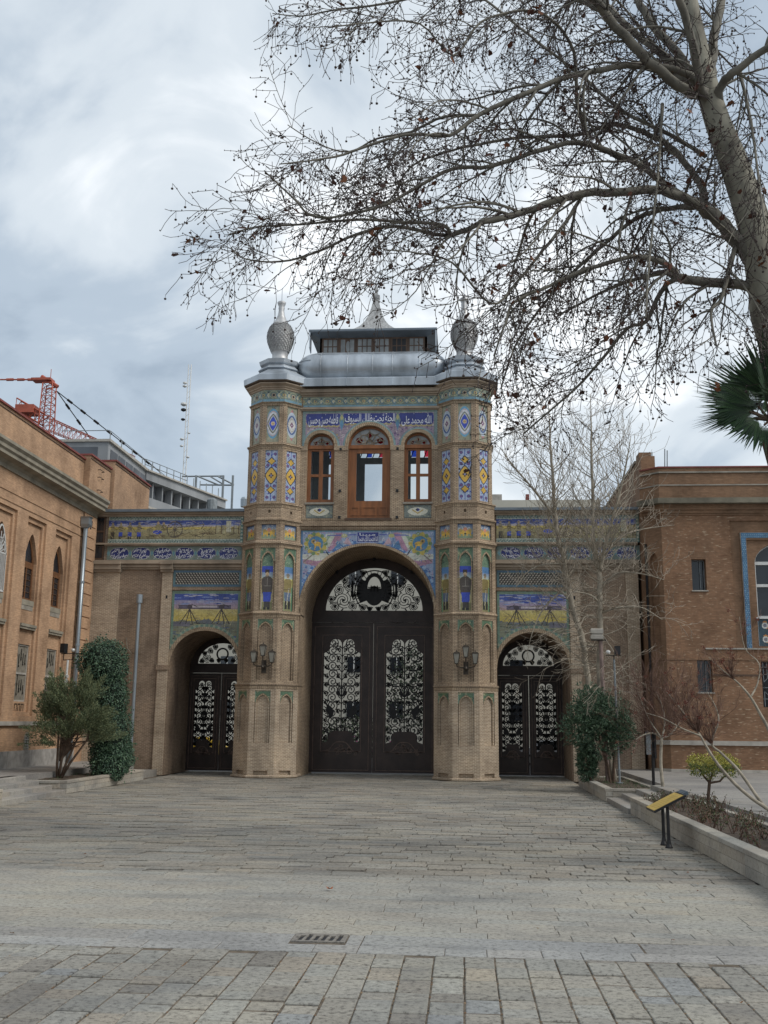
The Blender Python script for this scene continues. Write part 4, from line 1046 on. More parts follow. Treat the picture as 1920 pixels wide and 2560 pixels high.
# ---------------------------------------------------------------- the wings
WY = .7
def paint_battle(r):
    im = Img(4.15, .83, .0125, srgb(150, 168, 160))
    Wd = 4.15
    im.grad(.12, .42, srgb(128, 122, 92), srgb(170, 162, 122)); im.grad(.42, .5, srgb(196, 178, 96), srgb(206, 186, 100)); im.grad(.5, .56, srgb(190, 176, 170), srgb(160, 160, 190)); im.rect(0, Wd, .56, .71, srgb(58, 80, 158))
    for _ in range(40): x, z = r.uniform(0, Wd), r.uniform(.54, .7); im.ell(x, z, r.uniform(.06, .2), .012, r.choice([srgb(150, 160, 200), srgb(176, 176, 196), srgb(60, 84, 160)]))
    for k in range(9):   # hills and ruins
        x = 2.3 + k * .2; im.line([(x - .25, .2 + .02 * k), (x, .3 + .025 * k), (x + .2, .22 + .02 * k)], .022, BRN)
    im.poly([(1.9, .14), (2.6, .34), (3.2, .48), (4.15, .4), (4.15, .14)], srgb(176, 164, 118), .6)
    for k in range(8): x = r.uniform(2.3, 3.9); im.line([(x, .2 + r.random() * .1), (x + .3, .26 + r.random() * .12)], .018, BRN)
    for x in (3.3, 3.48, 3.62, 3.85, 4.0): im.rect(x, x + .12, .3, .54, srgb(186, 176, 136)).rect(x, x + .02, .28, .55, BRN)
    im.rect(3.62, 3.78, .34, .68, srgb(206, 202, 178))
    for x, cap in ((.13, 0), (.38, 1), (.66, 1), (.95, 1)):
        im.rect(x - .06, x + .06, .32, .55, srgb(150, 140, 104)).ell(x, .6, .035, .045, srgb(170, 150, 110)).rect(x - .06, x + .06, .2, .34, ROY if cap else srgb(70, 66, 60)).rect(x - .05, x - .01, .13, .22, DRK).rect(x + .01, x + .05, .13, .22, DRK).line([(x - .07, .5), (x + .08, .46)], .02, BRN)
    im.ell(1.28, .38, .1, .09, srgb(140, 132, 100)).ell(1.55, .5, .12, .09, srgb(156, 146, 104)).ell(1.53, .62, .04, .045, SKN).ell(1.52, .34, .14, .06, ROY).rect(1.25, 1.75, .2, .26, srgb(110, 100, 80)).ell(1.7, .6, .04, .04, SKN).ell(1.72, .48, .09, .1, OLV)
    im.ring(2.05, .42, .23, .24, .035, srgb(92, 84, 76)); im.ell(2.05, .42, .05, .05, srgb(120, 110, 100))
    for a in range(12): im.line([(2.05, .42), (2.05 + .22 * math.cos(a * .524), .42 + .23 * math.sin(a * .524))], .015, srgb(92, 84, 76))
    im.line([(2.2, .48), (2.95, .58)], .035, srgb(120, 116, 112))
    im.sketch(r, 170, [srgb(96, 80, 56), srgb(70, 62, 52), srgb(186, 172, 128), srgb(140, 124, 84)], .05, .2, .0125, (0, Wd, .13, .5)); im.sketch(r, 60, [srgb(170, 172, 186), srgb(58, 72, 120), srgb(186, 170, 160)], .06, .2, .0125, (0, Wd, .5, .7))
    for z0 in (0, .71):
        im.rect(0, Wd, z0, z0 + .12, srgb(172, 182, 172))
        for k in range(40): x = (k + .5) * Wd / 40; im.ell(x, z0 + .06, .034, .034, srgb(58, 96, 106)).ell(x, z0 + .06, .014, .014, srgb(196, 200, 180)).line([(x + .03, z0 + .02), (x + .07, z0 + .1)], .018, srgb(84, 120, 112))
    im.rect(Wd - .09, Wd, 0, .83, srgb(100, 136, 130))
    for k in range(8): im.ell(Wd - .045, .05 + k * .105, .03, .03, srgb(186, 196, 180))
    return im
def paint_gun(r):
    Wd, H = 2.07, 1.9
    im = Img(Wd, H, .0125, srgb(130, 136, 112))
    im.grad(.0, 1.0, srgb(112, 124, 92), srgb(132, 134, 120)); im.grad(1.0, 1.35, srgb(206, 184, 84), srgb(196, 184, 120)); im.grad(1.35, 1.62, srgb(186, 160, 168), srgb(140, 140, 180)); im.rect(0, Wd, 1.62, H, srgb(62, 84, 160))
    for _ in range(60): im.ell(r.uniform(0, Wd), r.uniform(1.5, 1.85), r.uniform(.06, .18), .015, r.choice([srgb(130, 150, 200), srgb(176, 176, 196), srgb(50, 76, 160)]))
    for k in range(11): x = r.uniform(0, Wd); q = r.uniform(.1, .3); im.poly([(x - q, .9), (x - q * .3, .98 + r.random() * .1), (x + q * .2, .96 + r.random() * .1), (x + q, .9)], r.choice([srgb(110, 116, 124), srgb(126, 128, 110), srgb(98, 106, 108)]))
    im.sketch(r, 160, [srgb(74, 78, 76), srgb(156, 156, 126), srgb(92, 104, 124), srgb(120, 112, 76)], .06, .25, .0125, (0, Wd, 0, 1.05)); im.sketch(r, 50, [srgb(160, 140, 96), srgb(206, 196, 150)], .1, .3, .0125, (0, Wd, 1.0, 1.4))
    for _ in range(60): x, z = r.uniform(0, Wd), r.uniform(0, .95); im.line([(x, z), (x + r.uniform(.1, .35), z + r.uniform(-.04, .05))], .022, r.choice([srgb(84, 94, 80), srgb(150, 152, 112), srgb(80, 100, 140), srgb(66, 70, 74)]))
    im.rect(.55, .95, .72, .88, srgb(120, 120, 134)).rect(1.5, 2.0, .85, .98, srgb(110, 110, 124)); im.rect(.1, .45, .5, .56, srgb(70, 90, 160))
    im.rect(.28, 1.86, 1.37, 1.47, srgb(104, 98, 122)).rect(.68, 1.55, 1.4, 1.46, srgb(190, 180, 190)).line([(.28, 1.47), (1.86, 1.47)], .02, DRK).line([(.28, 1.37), (1.86, 1.37)], .02, DRK)
    for x in (.56, 1.52):
        for q in (-.25, -.1, .1, .28): im.line([(x, 1.36), (x + q, .92)], .026, srgb(64, 58, 62))
        im.ell(x, 1.42, .08, .07, srgb(70, 64, 74)).line([(x - .05, 1.5), (x - .22, 1.42)], .022, srgb(70, 64, 74))
    im.rect(0, .07, 0, H, srgb(112, 140, 126)).rect(Wd - .07, Wd, 0, H, srgb(112, 140, 126)).rect(0, Wd, H - .09, H, srgb(120, 146, 130))
    return im
def wing(sx, label):
    r = random.Random(21 + sx)
    T = thing('wing_wall', label, 'wall', (sx * 5.9, WY, 0), kind='thing')
    U = X * sx
    F = lambda y, u=0, v=0: (Vector((sx * u, y, v)), U, Z, -Y_)
    ac, ar, asp = 4.80, 1.03, 3.13
    xe = 8.32 if sx < 0 else 7.86
    MB().poly(F(WY), [(3.55, 0), (ac - ar, 0)] + [(ac - ar, asp)] + arc(ac, asp, ar, 20)[::-1][1:-1] + [(ac + ar, asp), (ac + ar, 0), (xe, 0), (xe, 7.72), (3.55, 7.72)], (), 2.75).build('wall', MT['brick_wing'], T)
    # pilasters
    for a, b, p, z1 in ((5.87, 6.17, .06, 5.98), (7.48, xe - .02, .05, 5.98)):
        q = sorted((sx * a, sx * b)); MB().box(q[0], q[1], WY - p, WY, 0, z1).build('pilaster', MT['brick_gate_low'], T)
    q = sorted((sx * 5.85, sx * 6.2)); MB().box(q[0], q[1], WY - .1, WY, 3.0, 3.14).build('impost', MT['brick_wing'], T)
    # cornices and ledges
    for zs in (((5.98, 6.04, .05), (6.04, 6.10, .1), (6.10, 6.14, .08), (6.14, 6.2, .16), (6.2, 6.26, .1)), ((6.69, 6.73, .05), (6.73, 6.78, .1)), ((7.6, 7.66, .06), (7.66, 7.72, .12))):
        mb = MB(); q = sorted((sx * 3.6, sx * xe))
        for z0, z1, p in zs: mb.box(q[0], q[1], WY - p, WY, z0, z1)
        mb.build('cornice', MT['plaster'], T)
    for a, b in ((5.84, 6.22), (7.44, xe)):
        mb = MB(); q = sorted((sx * a, sx * b))
        for z0, z1, p in ((5.9, 5.97, .12), (5.97, 6.12, .17), (6.12, 6.205, .22)): mb.box(q[0], q[1], WY - p, WY, z0, z1)
        mb.build('capital', MT['plaster'], T)
    q = sorted((sx * 3.6, sx * (xe + .05))); MB().box(q[0], q[1], WY - .2, 3.45, 7.72, 7.80).build('coping', MT['zinc_dark'], T)
    # tile panels
    im = paint_battle(r)
    if sx < 0: im.flip()
    x0 = 3.78
    im.panel('tile_frieze', F(WY - .012, x0, 6.78), T, joints=.205, label='painted tile frieze of gunners and a cannon')
    ib = Img(4.15, .43, .0125, srgb(112, 126, 120)); ib.curls(r, 60, [srgb(90, 116, 116), srgb(140, 148, 130)], .05, .012)
    for k in range(6):
        cxk = .42 + k * .67; ib.dia(cxk, .215, .3, .19, srgb(150, 158, 150), 2.2).dia(cxk, .215, .28, .17, srgb(30, 42, 112), 2.2)
    for k in range(7): ib.dia(.085 + k * .67, .215, .05, .09, srgb(96, 140, 150))
    pn = ib.panel('inscription_panel', F(WY - .01, x0, 6.26), T, label='row of six blue tile cartouches filled with white script')
    for k in range(6):
        mb = MB(); cxk = x0 + .42 + k * .67
        scribble(mb, F(WY - .016), r, cxk - .25, cxk + .25, 6.26 + .06, 6.26 + .2, 7, .013); scribble(mb, F(WY - .017), r, cxk - .22, cxk + .22, 6.26 + .2, 6.26 + .37, 7, .013)
        mb.build('lettering', MT['letter'], pn)
    # lattice of little scales
    il = Img(2.07, .5, .0125, srgb(92, 124, 132)); il.rect(.07, 2.0, .07, .43, srgb(58, 56, 52))
    for k in range(0, 68): il.ell(.03 + k * .03, .035, .012, .012, srgb(60, 84, 140)).ell(.03 + k * .03, .465, .012, .012, srgb(60, 84, 140))
    lt = il.panel('tile_lattice', F(WY - .01, x0, 5.46), T, label='tile panel of pale slanted scales on dark ground')
    mb = MB()
    for j in range(6):
        for k in range(22):
            u = x0 + .10 + k * .087 + (j % 2) * .04; v = 5.46 + .10 + j * .06
            mb.poly(F(WY - .018), [(u - .026, v - .012), (u - .008, v - .026), (u + .024, v + .002), (u + .028, v + .016), (u + .008, v + .026), (u - .022, v + .006)], (), .008)
    mb.build('scales', MT['stone_pale'], lt)['kind'] = 'stuff'
    MB().box(*sorted((sx * 3.7, sx * 5.87)), WY - .04, WY, 5.36, 5.44).build('ledge', MT['brick_wing'], T)
    im = paint_gun(r); im.mask = (np.hypot(im.X - (ac - x0), im.Z - (asp - 3.44)) > 1.14)
    ring = (np.hypot(im.X - (ac - x0), im.Z - (asp - 3.44)) < 1.22); im.put(ring, srgb(104, 136, 124)); ang = np.arctan2(im.Z - (asp - 3.44), im.X - (ac - x0)); im.put(ring & (np.sin(ang * 50) > .2), srgb(150, 160, 140))
    im.panel('tile_spandrel', F(WY - .012, x0, 3.44), T, joints=.23, label='painted tile panel of a long gun on two tripods')
    o_, i_ = arc(ac, asp, 1.14, 24), arc(ac, asp, 1.032, 24)
    MB().poly(F(WY - .03), o_ + i_[::-1], (), .05).build('arch_edge', MT['brick_arch'], T)
    # door
    dy = 3.0
    for k, c in enumerate((ac - .515, ac + .515)):
        door_leaf(T, sx * c, .505, .04, 3.02, dy, .95, 2.78, .3, rD, .62, .19)
    mb = MB(); q = sorted((sx * (ac - ar), sx * (ac + ar))); mb.box(q[0], q[1], dy - .04, dy + .08, 3.03, 3.12); mb.box(q[0], q[1], dy - .02, dy + .06, 3.12, 3.3); mb.build('transom', MT['door'], T)
    cc = sx * ac
    hol = [(cc + .78 * math.cos(math.pi * k / 20), 3.32 + .64 * math.sin(math.pi * k / 20)) for k in range(21)]
    ty2 = MB().poly(front(dy), [(cc - 1.02, 3.3), (cc + 1.02, 3.3)] + [p for p in arc(cc, asp, 1.02, 24) if p[1] > 3.3], [hol], .06, True).build('tympanum', MT['door'], T)
    g = MB(); fr = front(dy + .02)
    for s in (-1, 1):
        for (x, z, R, d) in ((.5, 3.48, .14, 1), (.66, 3.4, .08, -1), (.34, 3.42, .08, -1), (.4, 3.72, .1, -1), (.58, 3.64, .08, 1), (.24, 3.84, .09, 1), (.12, 3.42, .07, 1)):
            for a0 in (0, 2.1, 4.2): g.ribbon(fr, [(cc + s * a, b) for a, b in spiral(x, z, R, a0, .9, d, 10)], .022, .02)
            g.poly(fr, [(cc + s * (x + .035 * math.cos(b * 1.26)), z + .035 * math.sin(b * 1.26)) for b in range(5)], (), .02)
    o_ = [(cc + .2 * math.cos(a * .2618), 3.62 + .2 * math.sin(a * .2618)) for a in range(24)]; i_ = [(cc + .15 * math.cos(a * .2618), 3.62 + .15 * math.sin(a * .2618)) for a in range(24)]
    g.poly(fwd(fr, .02), o_, [i_], .03)
    g.build('grille', MT['iron'], ty2)
    # small dark putlog holes
    MB().box(*sorted((sx * 5.98, sx * 6.03)), WY - .064, WY - .03, 5.1, 5.2).build('putlog_hole', MT['black'], T)
    if sx < 0:
        MB().box(-8.12, -8.07, WY - .004, WY + .1, 3.9, 4.5).build('slot', MT['black'], T)
        lk = MB().box(-8.40, -8.02, WY - .035, WY, 6.26, 7.62).build('link_window', MT['dark_glass'], T)
        mb = MB()
        for z in (6.3, 6.72, 6.78, 7.14, 7.58): mb.box(-8.40, -8.02, WY - .05, WY - .03, z - .025, z + .025)
        mb.box(-8.07, -8.02, WY - .048, WY - .03, 6.28, 7.6)
        mb.build('window_frame', MT['wood_dark'], lk)
    return T
wing(-1, 'brick wing wall on the vent pipe side, with painted frieze and arched side door')
wing(1, 'brick wing wall behind the two bare slender trees, with arched side door')

# ---------------------------------------------------------------- ground, pavement, terraces, planters
def pavemat(name, pits, rough=.8):
    m, t, b = new_mat(name)
    a = node(t, 'ShaderNodeAttribute', attribute_name='Col'); ob = coord(t, 'UV')
    g = t.nodes.new('ShaderNodeNewGeometry'); ps = scaled(t, g.outputs['Position'], (1 / PLAN,) * 3)
    col = a.outputs[0]
    col = mixc(t, col, rampn(t, noise(t, ps, .55, 5, .6), [(.30, (.70, .70, .71)), (.5, (1, 1, 1)), (.7, (1.14, 1.12, 1.06))]), 1, 'MULTIPLY')
    sp = noise(t, ps, 24, 7, .74)
    col = mixc(t, col, rampn(t, sp, [(.33, (.22, .21, .20)), (.42, (.62, .61, .60)), (.48, (1.0, 1.0, 1.0)), (.6, (1.16, 1.16, 1.14)), (.7, (1.5, 1.5, 1.46))]), pits, 'MULTIPLY')
    fine = noise(t, ps, 160, 3, .6)
    col = mixc(t, col, rampn(t, fine, [(.35, (.82, .82, .82)), (.65, (1.15, 1.15, 1.15))]), .7, 'MULTIPLY')
    st = noise(t, scaled(t, ps, (.5, .9, 1)), 1.3, 4, .65)
    col = mixc(t, col, (.10, .105, .11), rampn(t, st, [(.52, (0, 0, 0)), (.72, (.55, .55, .55))]))
    t.links.new(col, b.inputs['Base Color'])
    b.inputs['Roughness'].default_value = rough; b.inputs['Specular IOR Level'].default_value = .3
    bump(t, b, sp, .5 * pits, .02)
    return m
MT['pave_rough'] = pavemat('pave_rough', .9)
MT['pave'] = pavemat('pave', .8, .75)
MT['joint'] = plain('joint', (.11, .088, .064), .95, var=.75, scale=9, bmp=.6)
MT['street'] = plain('street', (.10, .10, .10), .9, var=.3, scale=2)

MB().add([(-900, -200, -.03), (900, -200, -.03), (900, 1500, -.03), (-900, 1500, -.03)], [(0, 1, 2, 3)]).build('ground', MT['street'])['kind'] = 'structure'
plaza = MB().box(-6.2, 6.2, -32, -18.1, -.029, -.007).box(-6.2, 6.2, -18.1, 3.6, -.0295, -.026).build('plaza', MT['joint']); plaza['kind'] = 'structure'
rg = random.Random(3)
def tone(base, v, warm=.0):
    k = 1 + rg.uniform(-v, v); w_ = rg.uniform(-warm, warm)
    return (base[0] * k * (1 + w_), base[1] * k, base[2] * k * (1 - w_))
def sight(x, y):
    d = Vector((x, y, 0)) - CAM_POS; zc = d.dot(CB[2])
    return zc > 0 and abs(d.dot(CB[0]) / zc) < .385 and abs(d.dot(CB[1]) / zc) < .505
stones = []
A_, B_, C_ = (.265, .254, .224), (.295, .281, .247), (.255, .235, .20)
# near field: columns of stones running towards the gate
x = -3.2
ci = 0
while x < 6.4:
    y = -25.6 - rg.uniform(0, .4)
    while y < -21.56:
        l = rg.choice((.18, .2, .24, .28, .33, .4, .44))
        y1 = min(y + l, -21.53)
        if y1 - y < .1: break
        c = tone(A_, .10, .03)
        q = rg.random()
        if q < .07: c = (.24, .245, .24)
        elif q < .13: c = (.285, .255, .21)
        elif q < .2: c = (.215, .20, .175)
        stones.append((x + .005 + rg.uniform(-.003, .002), x + .202 + rg.uniform(-.003, .003), y + .004, y1 - rg.choice((.004, .012, .02)), rg.uniform(-.005, .006), c, .005, 0))
        y = y1
    x += .207
# kerb strips
def strip(y0, y1, l0, l1, base, v, warm, gap, dz, bev, x0=-5.75, x1=5.85, mi=0, gx=None, lift=0.):
    gx = gap if gx is None else gx
    x = x0 - rg.uniform(0, l1)
    while x < x1:
        l = rg.uniform(l0, l1)
        a, b = max(x, x0), min(x + l, x1)
        if b - a > .05: stones.append((a + gx / 2, b - gx / 2, y0 + gap / 2, y1 - gap / 2, lift + rg.uniform(-dz, dz * .3), tone(base, v, warm), bev, mi))
        x += l
strip(-21.53, -21.28, .25, .7, (.30, .295, .28), .08, .03, .004, .002, .004, mi=1)
for a, b in ((-5.75, 1.52), (1.93, 5.85)): strip(-21.28, -20.92, 1.1, 2.6, (.262, .26, .25), .1, .03, .008, .002, .006, a, b, 1)
y = -20.92
while y < -18.1:
    strip(y, y + .201, .3, .95, B_, .06, .03, .004, .0025, .004, mi=1); y += .201
y0 = y
k = 0
while y < 3.3:
    strip(y, y + .212, .34, .56, tone(C_, .05, .02), .12, .035, .024, .013, .004, mi=1, gx=.011); y += .212
# stones in sight, the ones that show largest first, are objects of their own
def size(s):
    p = [(Vector((a, b, 0)) - CAM_POS) for a, b in ((s[0], s[2]), (s[1], s[3]))]
    return (s[1] - s[0]) * (s[3] - s[2]) / max(1, p[0].length) ** 3
inn = sorted([s for s in stones if sight((s[0] + s[1]) / 2, (s[2] + s[3]) / 2)], key=size, reverse=True)
own = set(map(id, inn[:296]))
rest = MB()
for s in stones:
    a, b, c, d, dz, col, bev, mi = s
    if id(s) in own:
        m_ = MB(); cx_, cy_ = (a + b) / 2, (c + d) / 2
        m_.slab(a - cx_, b - cx_, c - cy_, d - cy_, -.03, 0, bev, col)
        o = m_.build('paver', MT['pave' if mi else 'pave_rough'])
        o.parent = plaza; o.location = (cx_, cy_, dz); o.rotation_euler = (rg.uniform(-.008, .008), rg.uniform(-.008, .008), rg.uniform(-.006, .006))
    else:
        rest.slab(a, b, c, d, -.03, dz, bev, col); rest.m[-9:] = [mi] * 9
q = rest.build('paver_field', [MT['pave_rough'], MT['pave']], plaza); q['kind'] = 'stuff'

# drain stone with slots
mb = MB(); hz = (Vector((1.725, -21.06, .004)), X, Y_, Z)
sl = [[(-.165 + k * .058 + q, -.11), (-.128 + k * .058 + q, -.11), (-.118 + k * .058 + q, .06 + .04 * (k % 2)), (-.155 + k * .058 + q, .06 + .04 * (k % 2))] for k in range(6) for q in (.0,)]
mb.poly(hz, rect(-.2, .2, -.145, .145), sl, .03, col=(.20, .185, .165))
dg = mb.solo('drain_grate', MT['pave_rough'], 'slotted dark stone drain grate let into the pavement', 'drain grate')
MB().box(1.53, 1.92, -21.2, -20.92, -.0115, -.006).build('slot_shade_plate', MT['black'], dg)  # thin black plate stands in for the shade below the slots

# dry leaves and litter lying on the stones
mb = MB()
for k in range(170):
    x, y = (rg.uniform(-5, 5.6), rg.uniform(-23.4, 0)) if k % 3 else (rg.uniform(4.6, 5.7), rg.uniform(-19, -3))
    r_ = rg.uniform(.012, .026); a = rg.uniform(0, 6.28)
    c = rg.choice([(.16, .06, .025), (.22, .11, .05), (.10, .06, .035), (.25, .2, .14)])
    pts = [(x + r_ * (1 if j % 2 else .5) * math.cos(a + j * .785), y + r_ * (1 if j % 2 else .5) * math.sin(a + j * .785), .009 + .012 * rg.random()) for j in range(8)]
    mb.add(pts, [tuple(range(8))], c)
x, y = 1.62, -18.9
mb.add([(x - .1 + .03 * math.cos(j * .9) * (1.5 if j % 2 else .8), y + .03 * math.sin(j * .9) * (1.3 if j % 2 else .7), .02 + .02 * (j % 2)) for j in range(7)], [tuple(range(7))], (.30, .10, .04))
# moss and dirt gathered in the near joints
for k in range(520):
    cx_ = -3.2 + .207 * rg.randint(8, 44) + .0; y = rg.uniform(-23.6, -21.6); r_ = rg.uniform(.006, .014)
    mb.add([(cx_ + .004 + r_ * .6 * math.cos(j * 1.26 + k), y + r_ * math.sin(j * 1.26 + k), -.004 + .005 * rg.random()) for j in range(5)], [tuple(range(5))], rg.choice([(.22, .12, .06), (.16, .10, .06), (.30, .2, .11)]))
lm = tilemat('leaf_litter', .9, gloss=.1)
tag(mb.build('fallen_leaves', lm), 'dry brown leaves and litter scattered over the paving', 'leaves', kind='stuff')

# terraces and flights of steps
TZ = .36
pv = pavemat('terrace_stone', .4)
for nm, x0, x1, y0, y1 in (('terrace', -60, -6.72, -40, 3.4), ('terrace', 6.98, 60, -40, 3.4)):
    o = MB().box(x0, x1, y0, y1, -.028, TZ, col=(.27, .255, .235)).build(nm, pv); o['kind'] = 'structure'
for nm, x0, x1, y0, y1 in (('terrace', -6.72, -6.02, -1.75, .64), ('terrace', 6.1, 6.98, -1.55, .64)):
    o = MB().box(x0, x1, y0, y1, -.027, .16, col=(.25, .235, .21)).build(nm, pv); o['kind'] = 'structure'
def steps(x0, sx, y0, y1, label):
    T = thing('stone_steps', label, 'steps', (x0, (y0 + y1) / 2, 0))
    for k in range(4):
        a, b = x0 + sx * .30 * k, x0 + sx * (.30 * (k + 1) + .02)
        mb = MB(); n = 3
        for j in range(n):
            c, d = y0 + (y1 - y0) * j / n, y0 + (y1 - y0) * (j + 1) / n
            MB().slab(*sorted((a, b)), c + .003, d - .003, .09 * k - .01, .09 * (k + 1), .008, tone((.30, .28, .25), .1, .03)).build('step', pv, T)
steps(-5.66, -1, -10.3, -7.17, 'low flight of pale stone steps beside the juniper planter')
steps(5.78, 1, -9.55, -6.75, 'low flight of stone steps between the two long planters')
def planter(label, x0, x1, y0, y1, z, sx, group=None, n_co=None):
    """low stone walled bed: coping stones over two courses of blocks, soil inside"""
    T = thing('stone_planter', label, 'planter', ((x0 + x1) / 2, (y0 + y1) / 2, 0), group)
    t = .14
    mb = MB()
    for a, b, c, d in ((x0, x0 + t, y0, y1), (x1 - t, x1, y0, y1), (x0 + t, x1 - t, y0, y0 + t), (x0 + t, x1 - t, y1 - t, y1)): mb.box(a + .006, b - .006, c + .006, d - .006, 0, z - .01)
    mb.build('core', MT['joint'], T)
    def course(a, b, c, d, along, z0, z1, ln, name, over=0):
        L_ = (d - c) if along == 'y' else (b - a); n = max(1, round(L_ / ln))
        for k in range(n):
            if along == 'y': q = (a - over, b + over, c + L_ * k / n + .004, c + L_ * (k + 1) / n - .004)
            else: q = (a + L_ * k / n + .004, a + L_ * (k + 1) / n - .004, c - over, d + over)
            MB().slab(*q, z0 + .003, z1 - .001, .007, tone((.36, .33, .28), .12, .04)).build(name, pv, T)
    h1 = (z - .055) / 2
    for z0, z1 in ((0, h1), (h1, 2 * h1)):
        course(x0, x0 + t, y0, y1, 'y', z0, z1, 1.15, 'block'); course(x1 - t, x1, y0, y1, 'y', z0, z1, 1.15, 'block')
        course(x0 + t, x1 - t, y0, y0 + t, 'x', z0, z1, .7, 'block'); course(x0 + t, x1 - t, y1 - t, y1, 'x', z0, z1, .7, 'block')
    zt = z
    for q in ((x0, x0 + t + .02, y0 + .0, y1, 'y'), (x1 - t - .02, x1, y0, y1, 'y'), (x0 + t + .02, x1 - t - .02, y0, y0 + t + .02, 'x'), (x0 + t + .02, x1 - t - .02, y1 - t - .02, y1, 'x')):
        course(q[0], q[1], q[2], q[3], q[4], 2 * h1, zt, 1.1 if q[4] == 'y' else .6, 'coping_stone', .012)
    # soil, uneven
    nx, ny = 6, max(4, int((y1 - y0) / .25)); V_ = []
    for j in range(ny + 1):
        for i in range(nx + 1): V_.append((x0 + t + (x1 - x0 - 2 * t) * i / nx, y0 + t + (y1 - y0 - 2 * t) * j / ny, z - .05 + rg.uniform(-.02, .03)))
    MB().add(V_, [(j * (nx + 1) + i, j * (nx + 1) + i + 1, (j + 1) * (nx + 1) + i + 1, (j + 1) * (nx + 1) + i) for j in range(ny) for i in range(nx)]).build('soil', MT['soil'], T, True)
    return T
planter('low stone planter holding the juniper and the ivy column', -6.9, -5.66, -7.15, -1.75, .27, 1)
planter('end of a stone planter just beyond the steps at the picture edge', -6.9, -5.63, -15, -10.34, .30, 1)
planter('short stone planter with the glossy evergreen beside the side door', 5.76, 7.0, -6.73, -1.5, .27, -1)
planter('long stone planter wall with low hedge behind the information board', 5.82, 7.0, -24, -9.57, .30, -1)
# ---------------------------------------------------------------- ochre brick building with pointed windows
XL = -8.3
LB = thing('courtyard_building', 'long ochre brick building with tall pointed windows and grey cornice', 'building', (XL, -6, .36))
E_ = lambda d=0: east(XL + d)
Y0, Y1 = -14.5, -.45
bays = [-1.76 - 1.82 * k for k in range(7)]
def pt(cy, hw, z0, zs, zt, n=14):
    p = [(cy - hw, z0), (cy + hw, z0)]
    for k in range(n + 1):
        t = 1 - 2 * k / n; q = abs(t)
        p.append((cy + hw * t, zs + (zt - zs) * (1 - q ** 1.75)))
    return p
h1 = [rect(c - .60, c + .57, 1.62, 6.66) for c in bays]
h2 = [rect(c - .50, c + .45, 1.72, 6.54) for c in bays]
mb = MB()
mb.poly(E_(), rect(Y0, Y1, 1.49, 7.52), h1, .06)
mb.poly(E_(-.06), rect(Y0, Y1, 1.49, 7.52), h2, .06)
mb.poly(E_(-.12), rect(Y0, Y1, 1.49, 7.52), [h for c in bays for h in (pt(c, .40, 4.56, 5.55, 6.28), rect(c - .37, c + .37, 1.98, 3.42))], .3)
wl = mb.build('wall', MT['brick_ochre'], LB)
mb = MB(); mb.box(XL - .5, XL - .02, Y0, Y1, .77, 1.40); mb.build('lower_wall', MT['brick_ochre'], LB)
for c in bays: MB().box(XL - .03, XL - .012, c + .36, c + .66, .78, .80) if False else None
MB().box(XL - .5, XL + .05, Y0, .4, 1.39, 1.49).build('stone_band', MT['stone_pale'], LB)
rgl = random.Random(4); n = 10
for k in range(n):
    a, b = Y0 + (0.0 - Y0) * k / n, Y0 + (0.0 - Y0) * (k + 1) / n
    MB().box(XL - .5, XL + .03, a + .004, b - .004, .30, .77).build('plinth_stone', MT['stone_grey'], LB)
MT['wood_brown'] = plain('wood_brown', (.15, .07, .032), .5, var=.3, scale=9)
